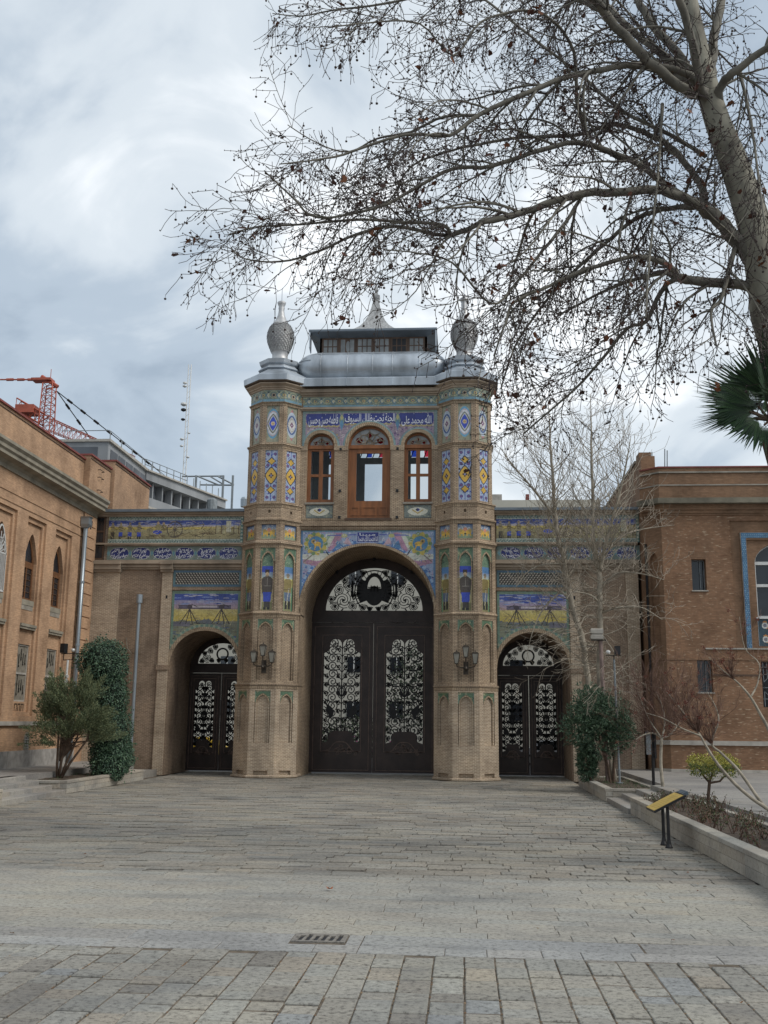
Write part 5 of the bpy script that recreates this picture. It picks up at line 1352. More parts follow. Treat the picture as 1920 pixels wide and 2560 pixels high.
for i, c in enumerate(bays[:5]):
    w_ = MB().poly(E_(-.205), pt(c, .40, 4.56, 5.55, 6.28), [pt(c, .33, 5.46, 5.56, 6.16)[2:], rect(c - .34, c - .02, 4.62, 5.4), rect(c + .02, c + .34, 4.62, 5.4)], .05).build('window', MT['wood_brown'], LB)
    MB().poly(E_(-.235), pt(c, .40, 4.56, 5.55, 6.28), (), .01).build('pane', MT['dark_glass'], w_)
    mb = MB()
    for z in (4.78, 4.94, 5.1, 5.26): mb.box(XL - .232, XL - .212, c - .29, c + .29, z - .008, z + .008)
    mb.build('glazing_bars', MT['wood_dark'], w_)
    if i == 2:
        mb = MB(); fr = E_(-.1)
        for k in range(10): u = c - .33 + k * .073; mb.ribbon(fr, [(u, 4.62), (u, 5.52)], .016, .02)
        mb.ribbon(fr, [(c - .36, 5.52), (c + .36, 5.52)], .04, .02); mb.ribbon(fr, [(c - .36, 4.6), (c + .36, 4.6)], .04, .02)
        mb.ribbon(fr, pt(c, .34, 4.6, 5.5, 6.2)[1:] + [(c - .34, 4.6)], .035, .02)
        for k in range(7): a = math.pi * (k + .5) / 7; mb.ribbon(fr, [(c, 5.54), (c + .33 * math.cos(a), 5.54 + .5 * math.sin(a))], .014, .02)
        for q in (.14, .24): mb.ribbon(fr, [(c + q * math.cos(math.pi * k / 10), 5.56 + q * 1.35 * math.sin(math.pi * k / 10)) for k in range(11)], .016, .02)
        mb.build('grille', MT['white_metal'], w_)
    MB().box(XL - .3, XL - .10, c - .37, c + .37, 4.42, 4.555).build('window_sill', MT['cornice_grey'], LB)
    MB().box(XL - .2, XL - .11, c - .34, c + .34, 4.30, 4.42).build('apron', MT['stone_trim'], LB)
    mb = MB(); mb.box(XL - .16, XL - .03, c - .50, c + .45, 3.80, 3.86); mb.box(XL - .16, XL - .005, c - .50, c + .45, 3.86, 3.93); mb.build('ledge', MT['cornice_grey'], LB)
    lw = MB().poly(E_(-.15), rect(c - .37, c + .37, 1.98, 3.42), [rect(c - .34, c + .34, 2.02, 2.66), rect(c - .34, c + .34, 2.71, 3.38)], .04).build('shuttered_window', MT['stone_pale'], LB)
    MB().poly(E_(-.175), rect(c - .37, c + .37, 1.98, 3.42), (), .02).build('shutter', plain('shutter', (.20, .18, .145), .7), lw)
    mb = MB()
    for z0 in (2.04, 2.74):
        for k in range(9):
            u = c - .25 + .125 * (k % 5); v = z0 + .08 + .3 * rgl.random(); mb.ribbon(E_(-.158), [(u, v), (u, v + .2 + .1 * rgl.random())], .014, .01)
            mb.poly(E_(-.153), [(u - .018, v), (u + .018, v), (u + .012, v + .05), (u - .012, v + .05)], (), .01)
    mb.build('grille', MT['iron'], lw)
    mb = MB()
    for u in (-.2, 0, .2): mb.poly(E_(-.12), rect(c + u - .08, c + u + .08, 1.74, 1.93), [rect(c + u - .04, c + u + .04, 1.74, 1.90)], .02)
    mb.build('apron', MT['stone_trim'], LB)
    # basement vent with a little grille
    v_ = MB().poly(E_(-.0), pt(c - 1.44, .15, .78, 1.1, 1.22), [pt(c - 1.44, .11, .8, 1.08, 1.17)], .03).build('cellar_window', MT['stone_trim'], LB)
    MB().poly(E_(-.012), pt(c - 1.44, .12, .79, 1.09, 1.19), (), .006).build('pane', MT['black'], v_)
    mb = MB()
    for k in range(5): mb.ribbon(E_(-.002), [(c - 1.55, .83 + k * .07), (c - 1.33, .83 + k * .07)], .012, .008)
    for u in (-.05, .05): mb.ribbon(E_(-.002), [(c - 1.44 + u, .79), (c - 1.44 + u, 1.15)], .012, .008)
    mb.build('grille', MT['white_metal'], v_)
# string mouldings under the cornice
for z in (6.78, 7.02):
    MB().box(XL, XL + .02, Y0, Y1, z, z + .025).build('string_course', MT['brick_ochre'], LB)
# main cornice
def cornice_run(y0, y1, x):
    prof = [(0, 7.52), (.05, 7.52), (.05, 7.62), (.12, 7.68), (.30, 7.72), (.30, 7.80), (.35, 7.84), (.35, 7.92), (.41, 7.98), (.41, 8.05), (0, 8.08)]
    mb = MB(); n = len(prof)
    mb.add([(x + a, y0, z) for a, z in prof] + [(x + a, y1, z) for a, z in prof], [(i, i + 1, n + i + 1, n + i) for i in range(n - 1)] + [tuple(range(n))[::-1], tuple(range(n, 2 * n))])
    return mb
cornice_run(Y0, .55, XL).build('cornice', MT['cornice_grey'], LB)
# corner of banded blocks
for k in range(20):
    z0 = .77 + k * .337
    if z0 > 7.3: break
    p = .05
    MB().box(XL - .4, XL + p, -.45, .42 + (.08 if k % 2 else 0), z0 + .022, min(z0 + .325, 7.52)).build('quoin', MT['brick_red_plain' if 0 else 'brick_ochre'], LB)
MB().box(XL - .6, XL + .02, -.45, .64, .3, 7.52).build('corner_wall', MT['brick_ochre'], LB)
# parapet and the raised blocks behind
for (x, y0, y1, z0, z1) in ((XL - .12, Y0, -.38, 8.06, 9.12), (XL + .06, -.36, 1.42, 8.06, 9.26), (XL + .16, 1.5, 5.1, 7.95, 9.55)):
    MB().box(x - .5, x, y0, y1, z0, z1).build('parapet', MT['brick_ochre'], LB)
    MB().box(x - .55, x + .05, y0 - .03, y1 + .03, z1, z1 + .05).build('coping', MT['red_coping'], LB)
    mb = MB(); mb.box(x, x + .02, y0, y1, z1 - .09, z1 - .07); mb.build('string_course', MT['wood_dark'], LB)
mb = MB()
for z in (8.35, 8.75, 8.98): mb.tube([(XL + .06, .3, z), (XL + .14, .3, z), (XL + .14, .62, z), (XL + .06, .62, z)], .012, 4)
mb.build('step_iron', MT['iron'], LB)
# downpipe with hopper head
dp = MB().tube([(XL + .13, -.56, 7.1), (XL + .13, -.56, .36)], .065, 10).build('downpipe', MT['galv'], LB, True)
mb = MB(); mb.rings([[(XL + .02, -.56 - a, z), (XL + .02 + b, -.56 - a, z), (XL + .02 + b, -.56 + a, z), (XL + .02, -.56 + a, z)] for a, b, z in ((.07, .18, 7.02), (.12, .24, 7.12), (.12, .24, 7.3), (.15, .28, 7.34))], True)
mb.build('hopper', MT['galv'], dp)
mb = MB()
for k in range(10): mb.tube(spiral(0, 0, .1, k, .8, 1, 6) and [(XL + .2, -.3 + .1 * math.cos(k + j * .6) * .6, 7.15 + .13 * math.sin(k * 1.3 + j * .6)) for j in range(5)], .012, 4)
mb.build('scroll_bracket', MT['iron'], dp)
for z in (2.0, 3.6, 5.4): MB().tube([(XL + .13, -.56, z), (XL + .13, -.56, z + .06)], .078, 10).build('collar', MT['galv'], dp)
MB().box(XL - 4, XL - .3, Y0, 5, .3, 8.0).build('core', MT['brick_ochre'], LB)
# ---------------------------------------------------------------- brown brick building with the blue tile surround
RY, RX = -.4, 8.36
RB = thing('corner_building', 'brown brick building with chamfered corner and blue tiled window surround', 'building', (10, RY, .36))
Fr = lambda d=0: front(RY - d)
CW = 11.55
mb = MB()
big = arch(CW, .68, 4.5, 6.0, .62, pointed=.25)
mb.poly(Fr(), rect(RX, 15, .36, 7.7), [rect(9.14, 9.53, 5.24, 6.11), rect(9.16, 9.56, 2.46, 3.35), rect(10.86, 12.24, 2.08, 3.30), rect(10.24, 12.9, 3.66, 7.2)], .3)
mb.build('wall', MT['brick_red'], RB)
MB().poly(Fr(-.05), rect(10.24, 12.9, 3.66, 7.2), [big, rect(10.86, 12.24, 3.72, 4.46)], .3).build('recess_wall', MT['brick_red_plain'], RB)
# chamfer and the long flank running back
cxv = Vector((RX, RY, 0)); c2 = Vector((7.93, .02, 0)); cu = (c2 - cxv).normalized(); cl = (c2 - cxv).length
cn = Vector((cu.y, -cu.x, 0)); cn = cn if cn.y < 0 else -cn
cf = (c2, -cu, Z, cn)
MB().poly(cf, rect(0, cl, .36, 7.7), [[(p[0] + cl / 2, p[1]) for p in parch(.15, 3.6, 6.0, 6.35)]], .2).build('corner_wall', MT['brick_red_plain'], RB)
MB().poly(fwd(cf, -.1), rect(.05, cl - .05, 3.5, 6.5), (), .02).build('niche_back', MT['brick_red_plain'], RB)
MB().poly(west(7.94), rect(.03, 24, .36, 9.2), (), .4).build('flank_wall', MT['brick_red_plain'], RB)
MB().box(7.90, 8.4, .9, 24, 9.2, 9.28).build('coping', MT['stone_trim'], RB)
MB().box(7.97, 8.32, .45, .95, 8.5, 9.42).build('chimney', MT['brick_red_plain'], RB)
MB().box(8.4, 14.9, -.1, 23, 7.7, 8.2).build('roof', MT['stone_trim'], RB)
def run(z0, z1, p, name, mat):
    """a moulding that wraps facade and chamfer"""
    a = Vector((15, RY - p, 0)); b = Vector((RX - p * .42, RY - p, 0)); c = c2 + cn * p
    mb = MB(); f = lambda v, z: (v.x, v.y, z)
    i1, i2, i3 = Vector((15, RY + .2, 0)), Vector((RX + .1, RY + .2, 0)), c2 - cn * .2
    P = [f(v, z) for z in (z0, z1) for v in (a, b, c, i3, i2, i1)]
    mb.add(P, [(0, 1, 7, 6), (1, 2, 8, 7), (2, 3, 9, 8), (6, 7, 10, 11), (7, 8, 9, 10), (5, 4, 1, 0), (4, 3, 2, 1)])
    return mb.build(name, mat, RB)
run(7.36, 7.41, .03, 'moulding', MT['brick_red_plain']); run(7.41, 7.5, .06, 'moulding', MT['brick_red_plain']); run(7.5, 7.66, .10, 'moulding', MT['brick_red_plain'])
MT['cornice_dark'] = plain('cornice_dark', (.15, .135, .10), .8, var=.4, scale=2.5)
run(7.66, 7.81, .28, 'cornice', MT['cornice_dark'])
run(7.81, 8.19, .10, 'parapet', MT['brick_red_plain']); run(8.19, 8.225, .12, 'string_course', MT['stone_trim'])
run(8.23, 8.56, .04, 'parapet', MT['brick_red_plain']); run(8.57, 8.61, .08, 'string_course', MT['stone_trim']); run(8.61, 8.72, .05, 'parapet', MT['brick_red_plain']); run(8.72, 8.76, .08, 'coping', MT['red_coping'])
run(1.06, 1.18, .05, 'stone_band', MT['stone_pale']); run(.36, .43, .07, 'plinth', MT['stone_pale']); run(3.33, 3.37, .02, 'string_course', MT['brick_red_plain'])
MB().box(9.4, 15, RY - .05, RY, 3.62, 3.66).build('ledge', MT['stone_pale'], RB); MB().box(9.56, 10.84, RY - .02, RY, 2.91, 2.95).build('ledge', MT['wood_dark'], RB)
for x0, x1, z0, z1 in ((9.14, 9.53, 5.24, 6.11), (9.16, 9.56, 2.46, 3.35)):
    w_ = MB().poly(Fr(-.2), rect(x0, x1, z0, z1), [rect(x0 + .03, x1 - .03, z0 + .03, z1 - .03)], .04).build('window', MT['grey_paint'], RB)
    MB().poly(Fr(-.23), rect(x0, x1, z0, z1), (), .01).build('pane', MT['dark_glass'], w_)
    MB().box(x0 - .03, x1 + .03, RY - .04, RY + .2, z0 - .03, z0).build('window_sill', MT['stone_pale'], w_)
    MB().poly(Fr(-.19), rect(x0 + .25, x0 + .27, z0, z1), (), .02).build('mullion', MT['grey_paint'], w_)
# flat arch of bricks over the small window
mb = MB()
for k in range(9):
    u = 9.14 + .39 * (k + .5) / 9; a = (k - 4) * .05
    mb.poly(Fr(.006), [(u - .016, 6.12), (u + .016, 6.12), (u + .018 + a * .22, 6.30), (u - .018 + a * .22, 6.30)], (), .01)
mb.build('flat_arch', MT['brick_red_plain'], RB)
# tile surround
def paint_blue(wd, h):
    im = Img(wd, h, .0125, srgb(66, 112, 148)); r = random.Random(8)
    for j in range(int(h / .055)):
        for i in range(int(wd / .055) + 1): im.ell(.03 + i * .055 + (j % 2) * .02, .03 + j * .055, .012, .012, srgb(136, 168, 186))
    im.rect(0, .012, 0, h, srgb(40, 84, 130)).rect(wd - .012, wd, 0, h, srgb(40, 84, 130))
    return im
for x in (10.52, 12.45): paint_blue(.13, 3.05).panel('tile_border', (Vector((x, RY - .02, 3.66)), X, Z, -Y_), RB); MB().box(x - .01, x + .14, RY - .018, RY + .05, 3.66, 6.86).build('tile_border_backing', MT['stone_trim'], RB)
paint_blue(2.06, .14).panel('tile_border', (Vector((10.52, RY - .022, 6.71)), X, Z, -Y_), RB)
MB().box(10.5, 12.6, RY - .02, RY + .05, 6.71, 6.86).build('tile_border_backing', MT['stone_trim'], RB)
MB().box(10.66, 12.44, RY - .01, RY + .05, 6.66, 6.71).build('moulding', MT['brick_red_plain'], RB)
w_ = MB().poly(Fr(-.2), arch(CW, .67, 4.5, 6.0, .61, pointed=.25), [rect(CW - .62, CW - .2, 4.56, 5.36), rect(CW - .15, CW + .15, 4.56, 5.36), rect(CW + .2, CW + .62, 4.56, 5.36), rect(CW - .62, CW - .2, 5.44, 5.98), rect(CW - .15, CW + .15, 5.44, 5.98), rect(CW + .2, CW + .62, 5.44, 5.98), arch(CW, .62, 6.07, 6.07, .5, pointed=.25)[2:]], .05).build('window', MT['white_metal'], RB)
MB().poly(Fr(-.26), arch(CW, .68, 4.5, 6.0, .62, pointed=.25), (), .01).build('pane', MT['dark_glass'], w_)
mb = MB(); cur = plain('curtain', (.22, .10, .09), .9, var=.3, scale=20, streak=True)
for k in range(5): mb.box(CW + .2 + k * .085, CW + .26 + k * .085, RY + .24, RY + .25, 4.6, 5.95)
mb.build('curtain', cur, w_)
MB().box(CW - .74, CW + .74, RY - .04, RY + .2, 4.46, 4.5).build('window_sill', MT['white_metal'], w_)
im = Img(1.38, .74, .0125, srgb(44, 74, 88)); r8 = random.Random(18)
for k in range(4):
    for j in range(2):
        x, z = .18 + k * .34, .18 + j * .38
        im.ell(x + .05, z - .03, .12, .06, srgb(190, 116, 40)).ell(x, z + .08, .06, .05, srgb(196, 130, 60)).ell(x, z, .085, .085, srgb(206, 206, 200)).ell(x, z, .05, .05, srgb(120, 120, 130)).dia(x + .17, z + .1, .05, .12, srgb(210, 208, 200)).dia(x + .17, z - .08, .05, .1, srgb(60, 130, 170))
im.panel('tile_panel', (Vector((CW - .69, RY + .04, 3.72)), X, Z, -Y_), RB, label='teal tile panel with orange flowers and white rings')
gw = MB().poly(Fr(-.15), rect(10.86, 12.24, 2.08, 3.30), (), .01).build('basement_window', MT['black'], RB)
mb = MB(); fr = Fr(-.04)
for k in range(7): u = 10.92 + k * .21; mb.ribbon(fr, [(u, 2.1), (u, 2.75), (u + .1, 2.85), (u + .1, 3.28)], .016, .016); mb.ribbon(fr, [(u + .1, 2.1), (u + .1, 2.4), (u, 2.5), (u, 3.28)] , .014, .016)
for z in (2.3, 2.6, 2.95, 3.15): mb.ribbon(fr, [(10.88, z), (12.22, z)], .014, .016)
mb.build('grille', MT['grey_paint'], gw)
for px, py0, py1 in ((1624, 1130, 1195), (1630, 1130, 1195), (1662, 1122, 1170), (1668, 1126, 1170)):
    MB().tube([at(px, py1, 3), at(px, py0, 3)], .018, 5).build('roof_pole', MT['grey_paint'], RB)
# pipes in the dark slit beside the wing
MB().tube([(7.96, -.06, .36), (7.96, -.06, 6.6)], .035, 8).build('downpipe', MT['iron'], RB)
mb = MB(); mb.box(7.80, 7.95, .03, .3, 6.05, 6.6); mb.build('canopy', MT['grey_paint'], RB) if False else None
# ---------------------------------------------------------------- far things: concrete frame, crane, mast, street beyond the gate
CBD = thing('concrete_building', 'unfinished grey concrete building with open floors behind the ochre parapet', 'building', (-17, 34, 0))
def P3(px, py, Y): return at(px, py, Y)
YB = 34
a = P3(165, 1105, YB); b = P3(275, 1100, YB); c = P3(600, 1275, YB)
# three receding steps of the frame, seen over the parapet
def blk(px0, px1, pt_, Y, depth, name, mat, zb=0):
    p, q = P3(px0, pt_, Y), P3(px1, pt_, Y)
    return MB().box(p.x, q.x, Y, Y + depth, zb, p.z).build(name, mat, CBD), p, q
def slabrun(pts, t, th, name, mat, y1=12):
    """sloping-in-view edge beam: a slab edge that runs back along the street"""
    mb = MB()
    for (p, q) in zip(pts, pts[1:]):
        V_ = [p, q, q + Vector((0, 0, -th)), p + Vector((0, 0, -th))]
        W_ = [v + Vector((-.3, y1, 0)) for v in V_]
        mb.add([tuple(v) for v in V_ + W_], [(0, 3, 2, 1), (0, 1, 5, 4), (3, 7, 6, 2), (0, 4, 7, 3), (1, 2, 6, 5), (4, 5, 6, 7)])
    return mb.build(name, mat, CBD)
ztop = P3(270, 1098, 26).z
e0, e1, e2 = P3(150, 1100, 26), P3(272, 1098, 26), P3(362, 1175, 36)
xs0 = P3(272, 1098, 26)
far = Vector((P3(362, 1175, 36).x, 36, 0))
zA = xs0.z
mb = MB(); mb.box(e0.x - 3, xs0.x, 26, 40, zA - 3.2, zA - .15); mb.build('upper_block', MT['concrete'], CBD)
MB().box(e0.x - 3.2, xs0.x + .15, 25.9, 40, zA - .15, zA).build('roof_slab', MT['stone_pale'], CBD)
mb = MB()
for k in range(9): mb.box(xs0.x + .0, xs0.x + .03, 26.4 + k * 1.4, 27.6 + k * 1.4, zA - 2.6, zA - .5)
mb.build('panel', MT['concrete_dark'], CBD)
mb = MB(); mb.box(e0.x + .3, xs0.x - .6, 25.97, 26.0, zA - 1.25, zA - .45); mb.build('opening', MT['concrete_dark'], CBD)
# lower wing of the frame, running away towards the right
def farY(px, py, z):
    lo, hi = 20., 400.
    for _ in range(50):
        m_ = (lo + hi) / 2
        if P3(px, py, m_).z < z: lo = m_
        else: hi = m_
    return lo
w0 = P3(362, 1174, 33); w1 = P3(560, 1250, farY(560, 1250, w0.z)); wd_ = (w1 - w0); wn = Vector((-wd_.y, wd_.x, 0)).normalized() * 9
if wn.y < 0: wn = -wn
def slab_(a, b, z0, z1, off0, off1, name, mat):
    p, q = w0.lerp(w1, a), w0.lerp(w1, b); n_ = wn.normalized()
    V_ = [p + n_ * off0, q + n_ * off0, q + n_ * off1, p + n_ * off1]
    return MB().add([(v.x, v.y, z) for z in (z0, z1) for v in V_], [(0, 3, 2, 1), (4, 5, 6, 7), (0, 1, 5, 4), (1, 2, 6, 5), (2, 3, 7, 6), (3, 0, 4, 7)]).build(name, mat, CBD)
zt = w0.z
slab_(0, 1, zt - .1, zt, -.3, 9, 'floor_slab', MT['stone_pale']); slab_(0, 1, zt - .65, zt - .1, -.15, 9, 'parapet', MT['concrete'])
slab_(0, 1, zt - 2.35, zt - 1.75, -.15, 9, 'parapet', MT['concrete']); slab_(0, 1, zt - 2.5, zt - 2.35, -.3, 9, 'floor_slab', MT['stone_pale']); slab_(0, 1, zt - 4.9, zt - 4.3, -.15, 9, 'parapet', MT['concrete'])
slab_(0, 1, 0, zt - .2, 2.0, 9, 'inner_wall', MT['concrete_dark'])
for k in range(9): slab_(k / 9, k / 9 + .012, 0, zt - .2, .1, .6, 'column', MT['concrete'])
mb = MB()
for px in (490, 558, 582):
    a_, b_ = P3(px, 1188, 44), P3(px, 1290, 44); mb.box(a_.x - .07, a_.x + .07, 44, 44.15, b_.z, a_.z)
for q0, q1 in (((455, 1191), (560, 1190)), ((495, 1191), (545, 1212)), ((545, 1191), (585, 1212)), ((500, 1212), (585, 1213)), ((525, 1191), (560, 1212))): mb.tube([tuple(P3(*q0, 44)), tuple(P3(*q1, 44.5))], .06, 4)
mb.build('steel_frame', MT['grey_paint'], CBD)
mb = MB()
for k in range(12):
    p = w0.lerp(w1, k / 12); mb.tube([(p.x, p.y, zt), (p.x, p.y, zt + .7)], .03, 4)
for h_ in (.35, .7): mb.tube([(w0.x, w0.y, zt + h_), (w0.lerp(w1, .5).x, w0.lerp(w1, .5).y, zt + h_)], .025, 4)
for k in range(7): mb.tube([(xs0.x, 26.2 + k * 2, zA), (xs0.x, 26.2 + k * 2, zA + .55)], .03, 4)
mb.tube([(xs0.x, 26.2, zA + .55), (xs0.x, 39, zA + .55)], .025, 4); mb.tube([(e0.x, 26.1, zA + .55), (xs0.x, 26.1, zA + .55)], .025, 4)
mb.build('guard_rail', MT['grey_paint'], CBD)
s_ = P3(530, 1262, 36); MB().lathe([(.35, -.6), (.35, .3), (.2, .42)], (s_.x, 36, s_.z), 12).build('water_tank', MT['grey_paint'], CBD)

# barrel-roofed shed and tank just above the wing
p = P3(280, 1262, 8); q = P3(355, 1262, 8)
MB().rings([[(p.x + (q.x - p.x) * .5 + (q.x - p.x) * .5 * math.cos(math.pi * k / 10), y, p.z - .1 + .16 * math.sin(math.pi * k / 10)) for k in range(11)] for y in (8, 14)], True, True).solo('barrel_roof', MT['galv'], 'low curved grey metal roof beside the ochre parapet', 'roof', kind='thing')
p = P3(612, 1255, 9); MB().lathe([(.16, -.2), (.17, .1), (.12, .18), (.02, .2)], (p.x, 9, p.z), 14).solo('roof_tank', MT['galv'], 'rounded grey metal tank on the roof close by the tower', 'tank')

# tower crane
def lattice(mb, a, b, w0, w1, n, th=.06):
    a, b = Vector(a), Vector(b); t = (b - a).normalized(); s = t.cross(Y_).normalized() if abs(t.y) < .9 else X; u = t.cross(s).normalized()
    cs = lambda k: [(a + (b - a) * k / n) + (s * i + u * j) * (w0 + (w1 - w0) * k / n) / 2 for i, j in ((-1, -1), (1, -1), (1, 1), (-1, 1))]
    for k in range(n):
        p, q = cs(k), cs(k + 1)
        for i in range(4):
            mb.tube([p[i], q[i]], th, 4); mb.tube([p[i], q[(i + 1) % 4]], th * .6, 3); mb.tube([q[i], q[(i + 1) % 4]], th * .6, 3)
CY_ = 52
cr_ = thing('tower_crane', 'orange tower crane rising behind the ochre building', 'crane', tuple(P3(118, 1100, CY_) * Vector((1, 1, 0)) if False else (P3(118, 1100, CY_).x, CY_, 0)))
base, top = P3(116, 1060, CY_), P3(112, 960, CY_)
mb = MB(); lattice(mb, base, (base.x, CY_, top.z), 1.0, .85, 6, .055); mb.build('mast_head', MT['orange'], cr_)
mb = MB(); lattice(mb, (base.x, CY_, base.z - 22), (base.x, CY_, base.z), 1.0, 1.0, 22, .05); mb.build('mast', MT['orange'], cr_)
pk = P3(112, 948, CY_)
mb = MB(); mb.box(pk.x - 1.0, pk.x + .7, CY_ - .5, CY_ + .5, pk.z - .2, pk.z); mb.tube([(pk.x - .3, CY_, pk.z + .25), (pk.x + 1.2, CY_, pk.z - .7)], .17, 6); mb.tube([(pk.x + .2, CY_, pk.z - .9), (pk.x + 1.1, CY_, pk.z - .7)], .08, 5); mb.tube([(pk.x + .5, CY_, pk.z), (pk.x + .5, CY_, pk.z + .9)], .03, 4); mb.build('head', MT['orange'], cr_)
mb = MB(); lattice(mb, tuple(P3(40, 1010, CY_)), tuple(P3(110, 1050, CY_)), .9, .9, 6, .06); p = P3(72, 1022, CY_); mb.box(p.x - .9, p.x + .7, CY_ - .7, CY_ + .7, p.z - .5, p.z + .2); mb.build('counter_jib', MT['orange'], cr_)
mb = MB(); lattice(mb, tuple(P3(120, 1060, CY_)), tuple(P3(330, 1150, CY_ + 6)), 1.0, .7, 18, .045); mb.build('jib', MT['orange'], cr_)
mb = MB()
for t0, t1 in (((0, 949), (100, 949)),): mb.tube([tuple(P3(*t0, CY_)), tuple(P3(*t1, CY_))], .07, 4)
for px in (25, 52, 78): s_ = P3(px, 949, CY_); mb.tube([(s_.x - .3, CY_, s_.z), (s_.x + .3, CY_, s_.z)], .13, 6)
mb.build('tie_bar', MT['orange'], cr_)
mb = MB()
for q in ((400, 1180, CY_ + 6), (225, 1094, CY_ + 3)):
    p0, p1 = P3(142, 978, CY_), P3(*q); mb.tube([tuple(p0), tuple(p1)], .05, 4)
    for k in range(1, 8 if q[0] > 300 else 3):
        v = p0.lerp(p1, k / (8 if q[0] > 300 else 3)); mb.tube([tuple(v - (p1 - p0).normalized() * .3), tuple(v + (p1 - p0).normalized() * .22)], .11, 5)
mb.build('pendant_cable', MT['iron'], cr_)

# antenna mast
MY = 70
m0, m1 = P3(457, 1260, MY), P3(470, 911, MY)
am = thing('antenna_mast', 'tall thin white antenna mast with small dishes above the roofs', 'mast', (m0.x, MY, 0))
mb = MB(); d = .14
for s in (-1, 1):
    mb.tube([(m0.x + s * d, MY, 0), (m0.x + s * d, MY, m1.z)], .05, 4)
for k in range(30): z = m0.z - 4 + k * (m1.z - m0.z + 4) / 30; mb.tube([(m0.x - d, MY, z), (m0.x + d, MY, z + .3)], .025, 3)
mb.build('lattice_mast', MT['white_metal'], am)
for px, py, r_ in ((459, 960, .22), (459, 968, .22), (457, 1013, .33), (456, 1027, .28), (456, 1051, .22), (466, 1085, .15), (455, 1100, .22), (454, 1117, .18), (463, 1145, .18)):
    s_ = P3(px, py, MY); MB().lathe([(r_ * .3, -r_ * .6), (r_, -r_ * .2), (r_, r_ * .3), (r_ * .4, r_ * .6)], (m0.x + (-1 if px < 462 else 1) * .35, MY - .3, s_.z), 10).build('antenna', MT['white_metal' if py not in (1027, 1051) else 'iron'], am)

# pale roofs beyond the wing by the slender trees
p, q = P3(1225, 1262, 30), P3(1500, 1262, 30)
WB = thing('white_building', 'flat pale rooftop showing above the wing by the slender trees', 'building', ((p.x + q.x) / 2, 30, 0))
z = P3(1300, 1250, 30).z
MB().box(p.x, q.x, 30, 36, 0, z).build('wall', MT['cream'], WB); MB().box(p.x, p.x + .7, 30, 32, z, z + .35).build('roof_unit', MT['stone_pale'], WB)
MB().box(p.x + 2.1, p.x + 2.3, 30, 30.4, z, z + .35).build('chimney', MT['red_coping'], WB)

# --- the street beyond the doors
ST = thing('street_building', 'cream building across the street, glimpsed through the openwork of the doors', 'building', (-3, 26, 0))
MB().box(-14, 1.2, 26, 40, 0, 10.8).build('wall', MT['cream'], ST)
for i in range(6):
    for j in range(4):
        x, z = -12.6 + i * 2.3, 1.8 + j * 2.35
        w_ = MB().box(x, x + .7, 25.95, 26.0, z, z + .8).build('window', MT['dark_glass'], ST)
        MB().box(x + .32, x + .38, 25.93, 25.96, z, z + .8).build('mullion', MT['white_metal'], w_)
SB = thing('brick_block', 'dusky pink brick block across the street seen through the doors', 'building', (8, 28, 0))
MB().box(1.3, 4.6, 28, 40, 0, 10.6).build('wall', plain('pink_brick', (.36, .26, .21), .9, var=.15), SB)
for i in range(1):
    for j in range(3): MB().box(2.2 + i * 2.7, 3.0 + i * 2.7, 27.95, 28, 1.5 + j * 2.9, 2.5 + j * 2.9).build('window', MT['dark_glass'], SB)
SC = thing('cream_building', 'second cream building across the street seen through the side door by the trees', 'building', (9, 27, 0))
MB().box(4.7, 18, 27, 40, 0, 10.4).build('wall', MT['cream'], SC)
for i in range(5):
    for j in range(4): MB().box(5.3 + i * 2.4, 6.0 + i * 2.4, 26.95, 27, 1.7 + j * 2.3, 2.6 + j * 2.3).build('window', MT['dark_glass'], SC)
def car(loc, col, label, rot=0):
    T = thing('parked_car', label, 'car', loc)
    m = plain('car_paint', col, .25, .1, var=.05, bmp=0, spec=.6)
    prof = [(-1.35, .2), (-1.38, .42), (-1.25, .58), (-.75, .64), (-.45, .92), (.55, .94), (.95, .66), (1.3, .60), (1.38, .42), (1.34, .2)]
    x, y, z = loc
    mb = MB(); mb.rings([[(x + a, y + s * (.5 if b > .7 else .56), b) for a, b in prof] for s in (-1, 1)], True); mb.build('body', m, T)
    for s in (-1, 1):
        mb = MB(); mb.poly((Vector((x, y + s * .57, 0)), X, Z, Vector((0, s, 0))), [(-.62, .66), (-.4, .88), (.5, .9), (.8, .67)], (), .03); mb.build('side_window', MT['dark_glass'], T)
        for dx_ in (-.85, .85):
            w_ = MB().tube([(x + dx_, y + s * .58, .2), (x + dx_, y + s * .42, .2)], .2, 14).build('wheel', MT['iron'], T)
            MB().tube([(x + dx_, y + s * .59, .2), (x + dx_, y + s * .58, .2)], .12, 10).build('rim', MT['white_metal'], w_)
    return T
car((-7.2, 9.5, -.03), (.75, .50, .05), 'yellow taxi parked beyond the side door')
car((2.3, 11, -.03), (.75, .77, .8), 'white car parked in the street beyond the main doors')
car((6.2, 12.5, -.03), (.7, .7, .72), 'pale car in the street beyond the side door by the trees')
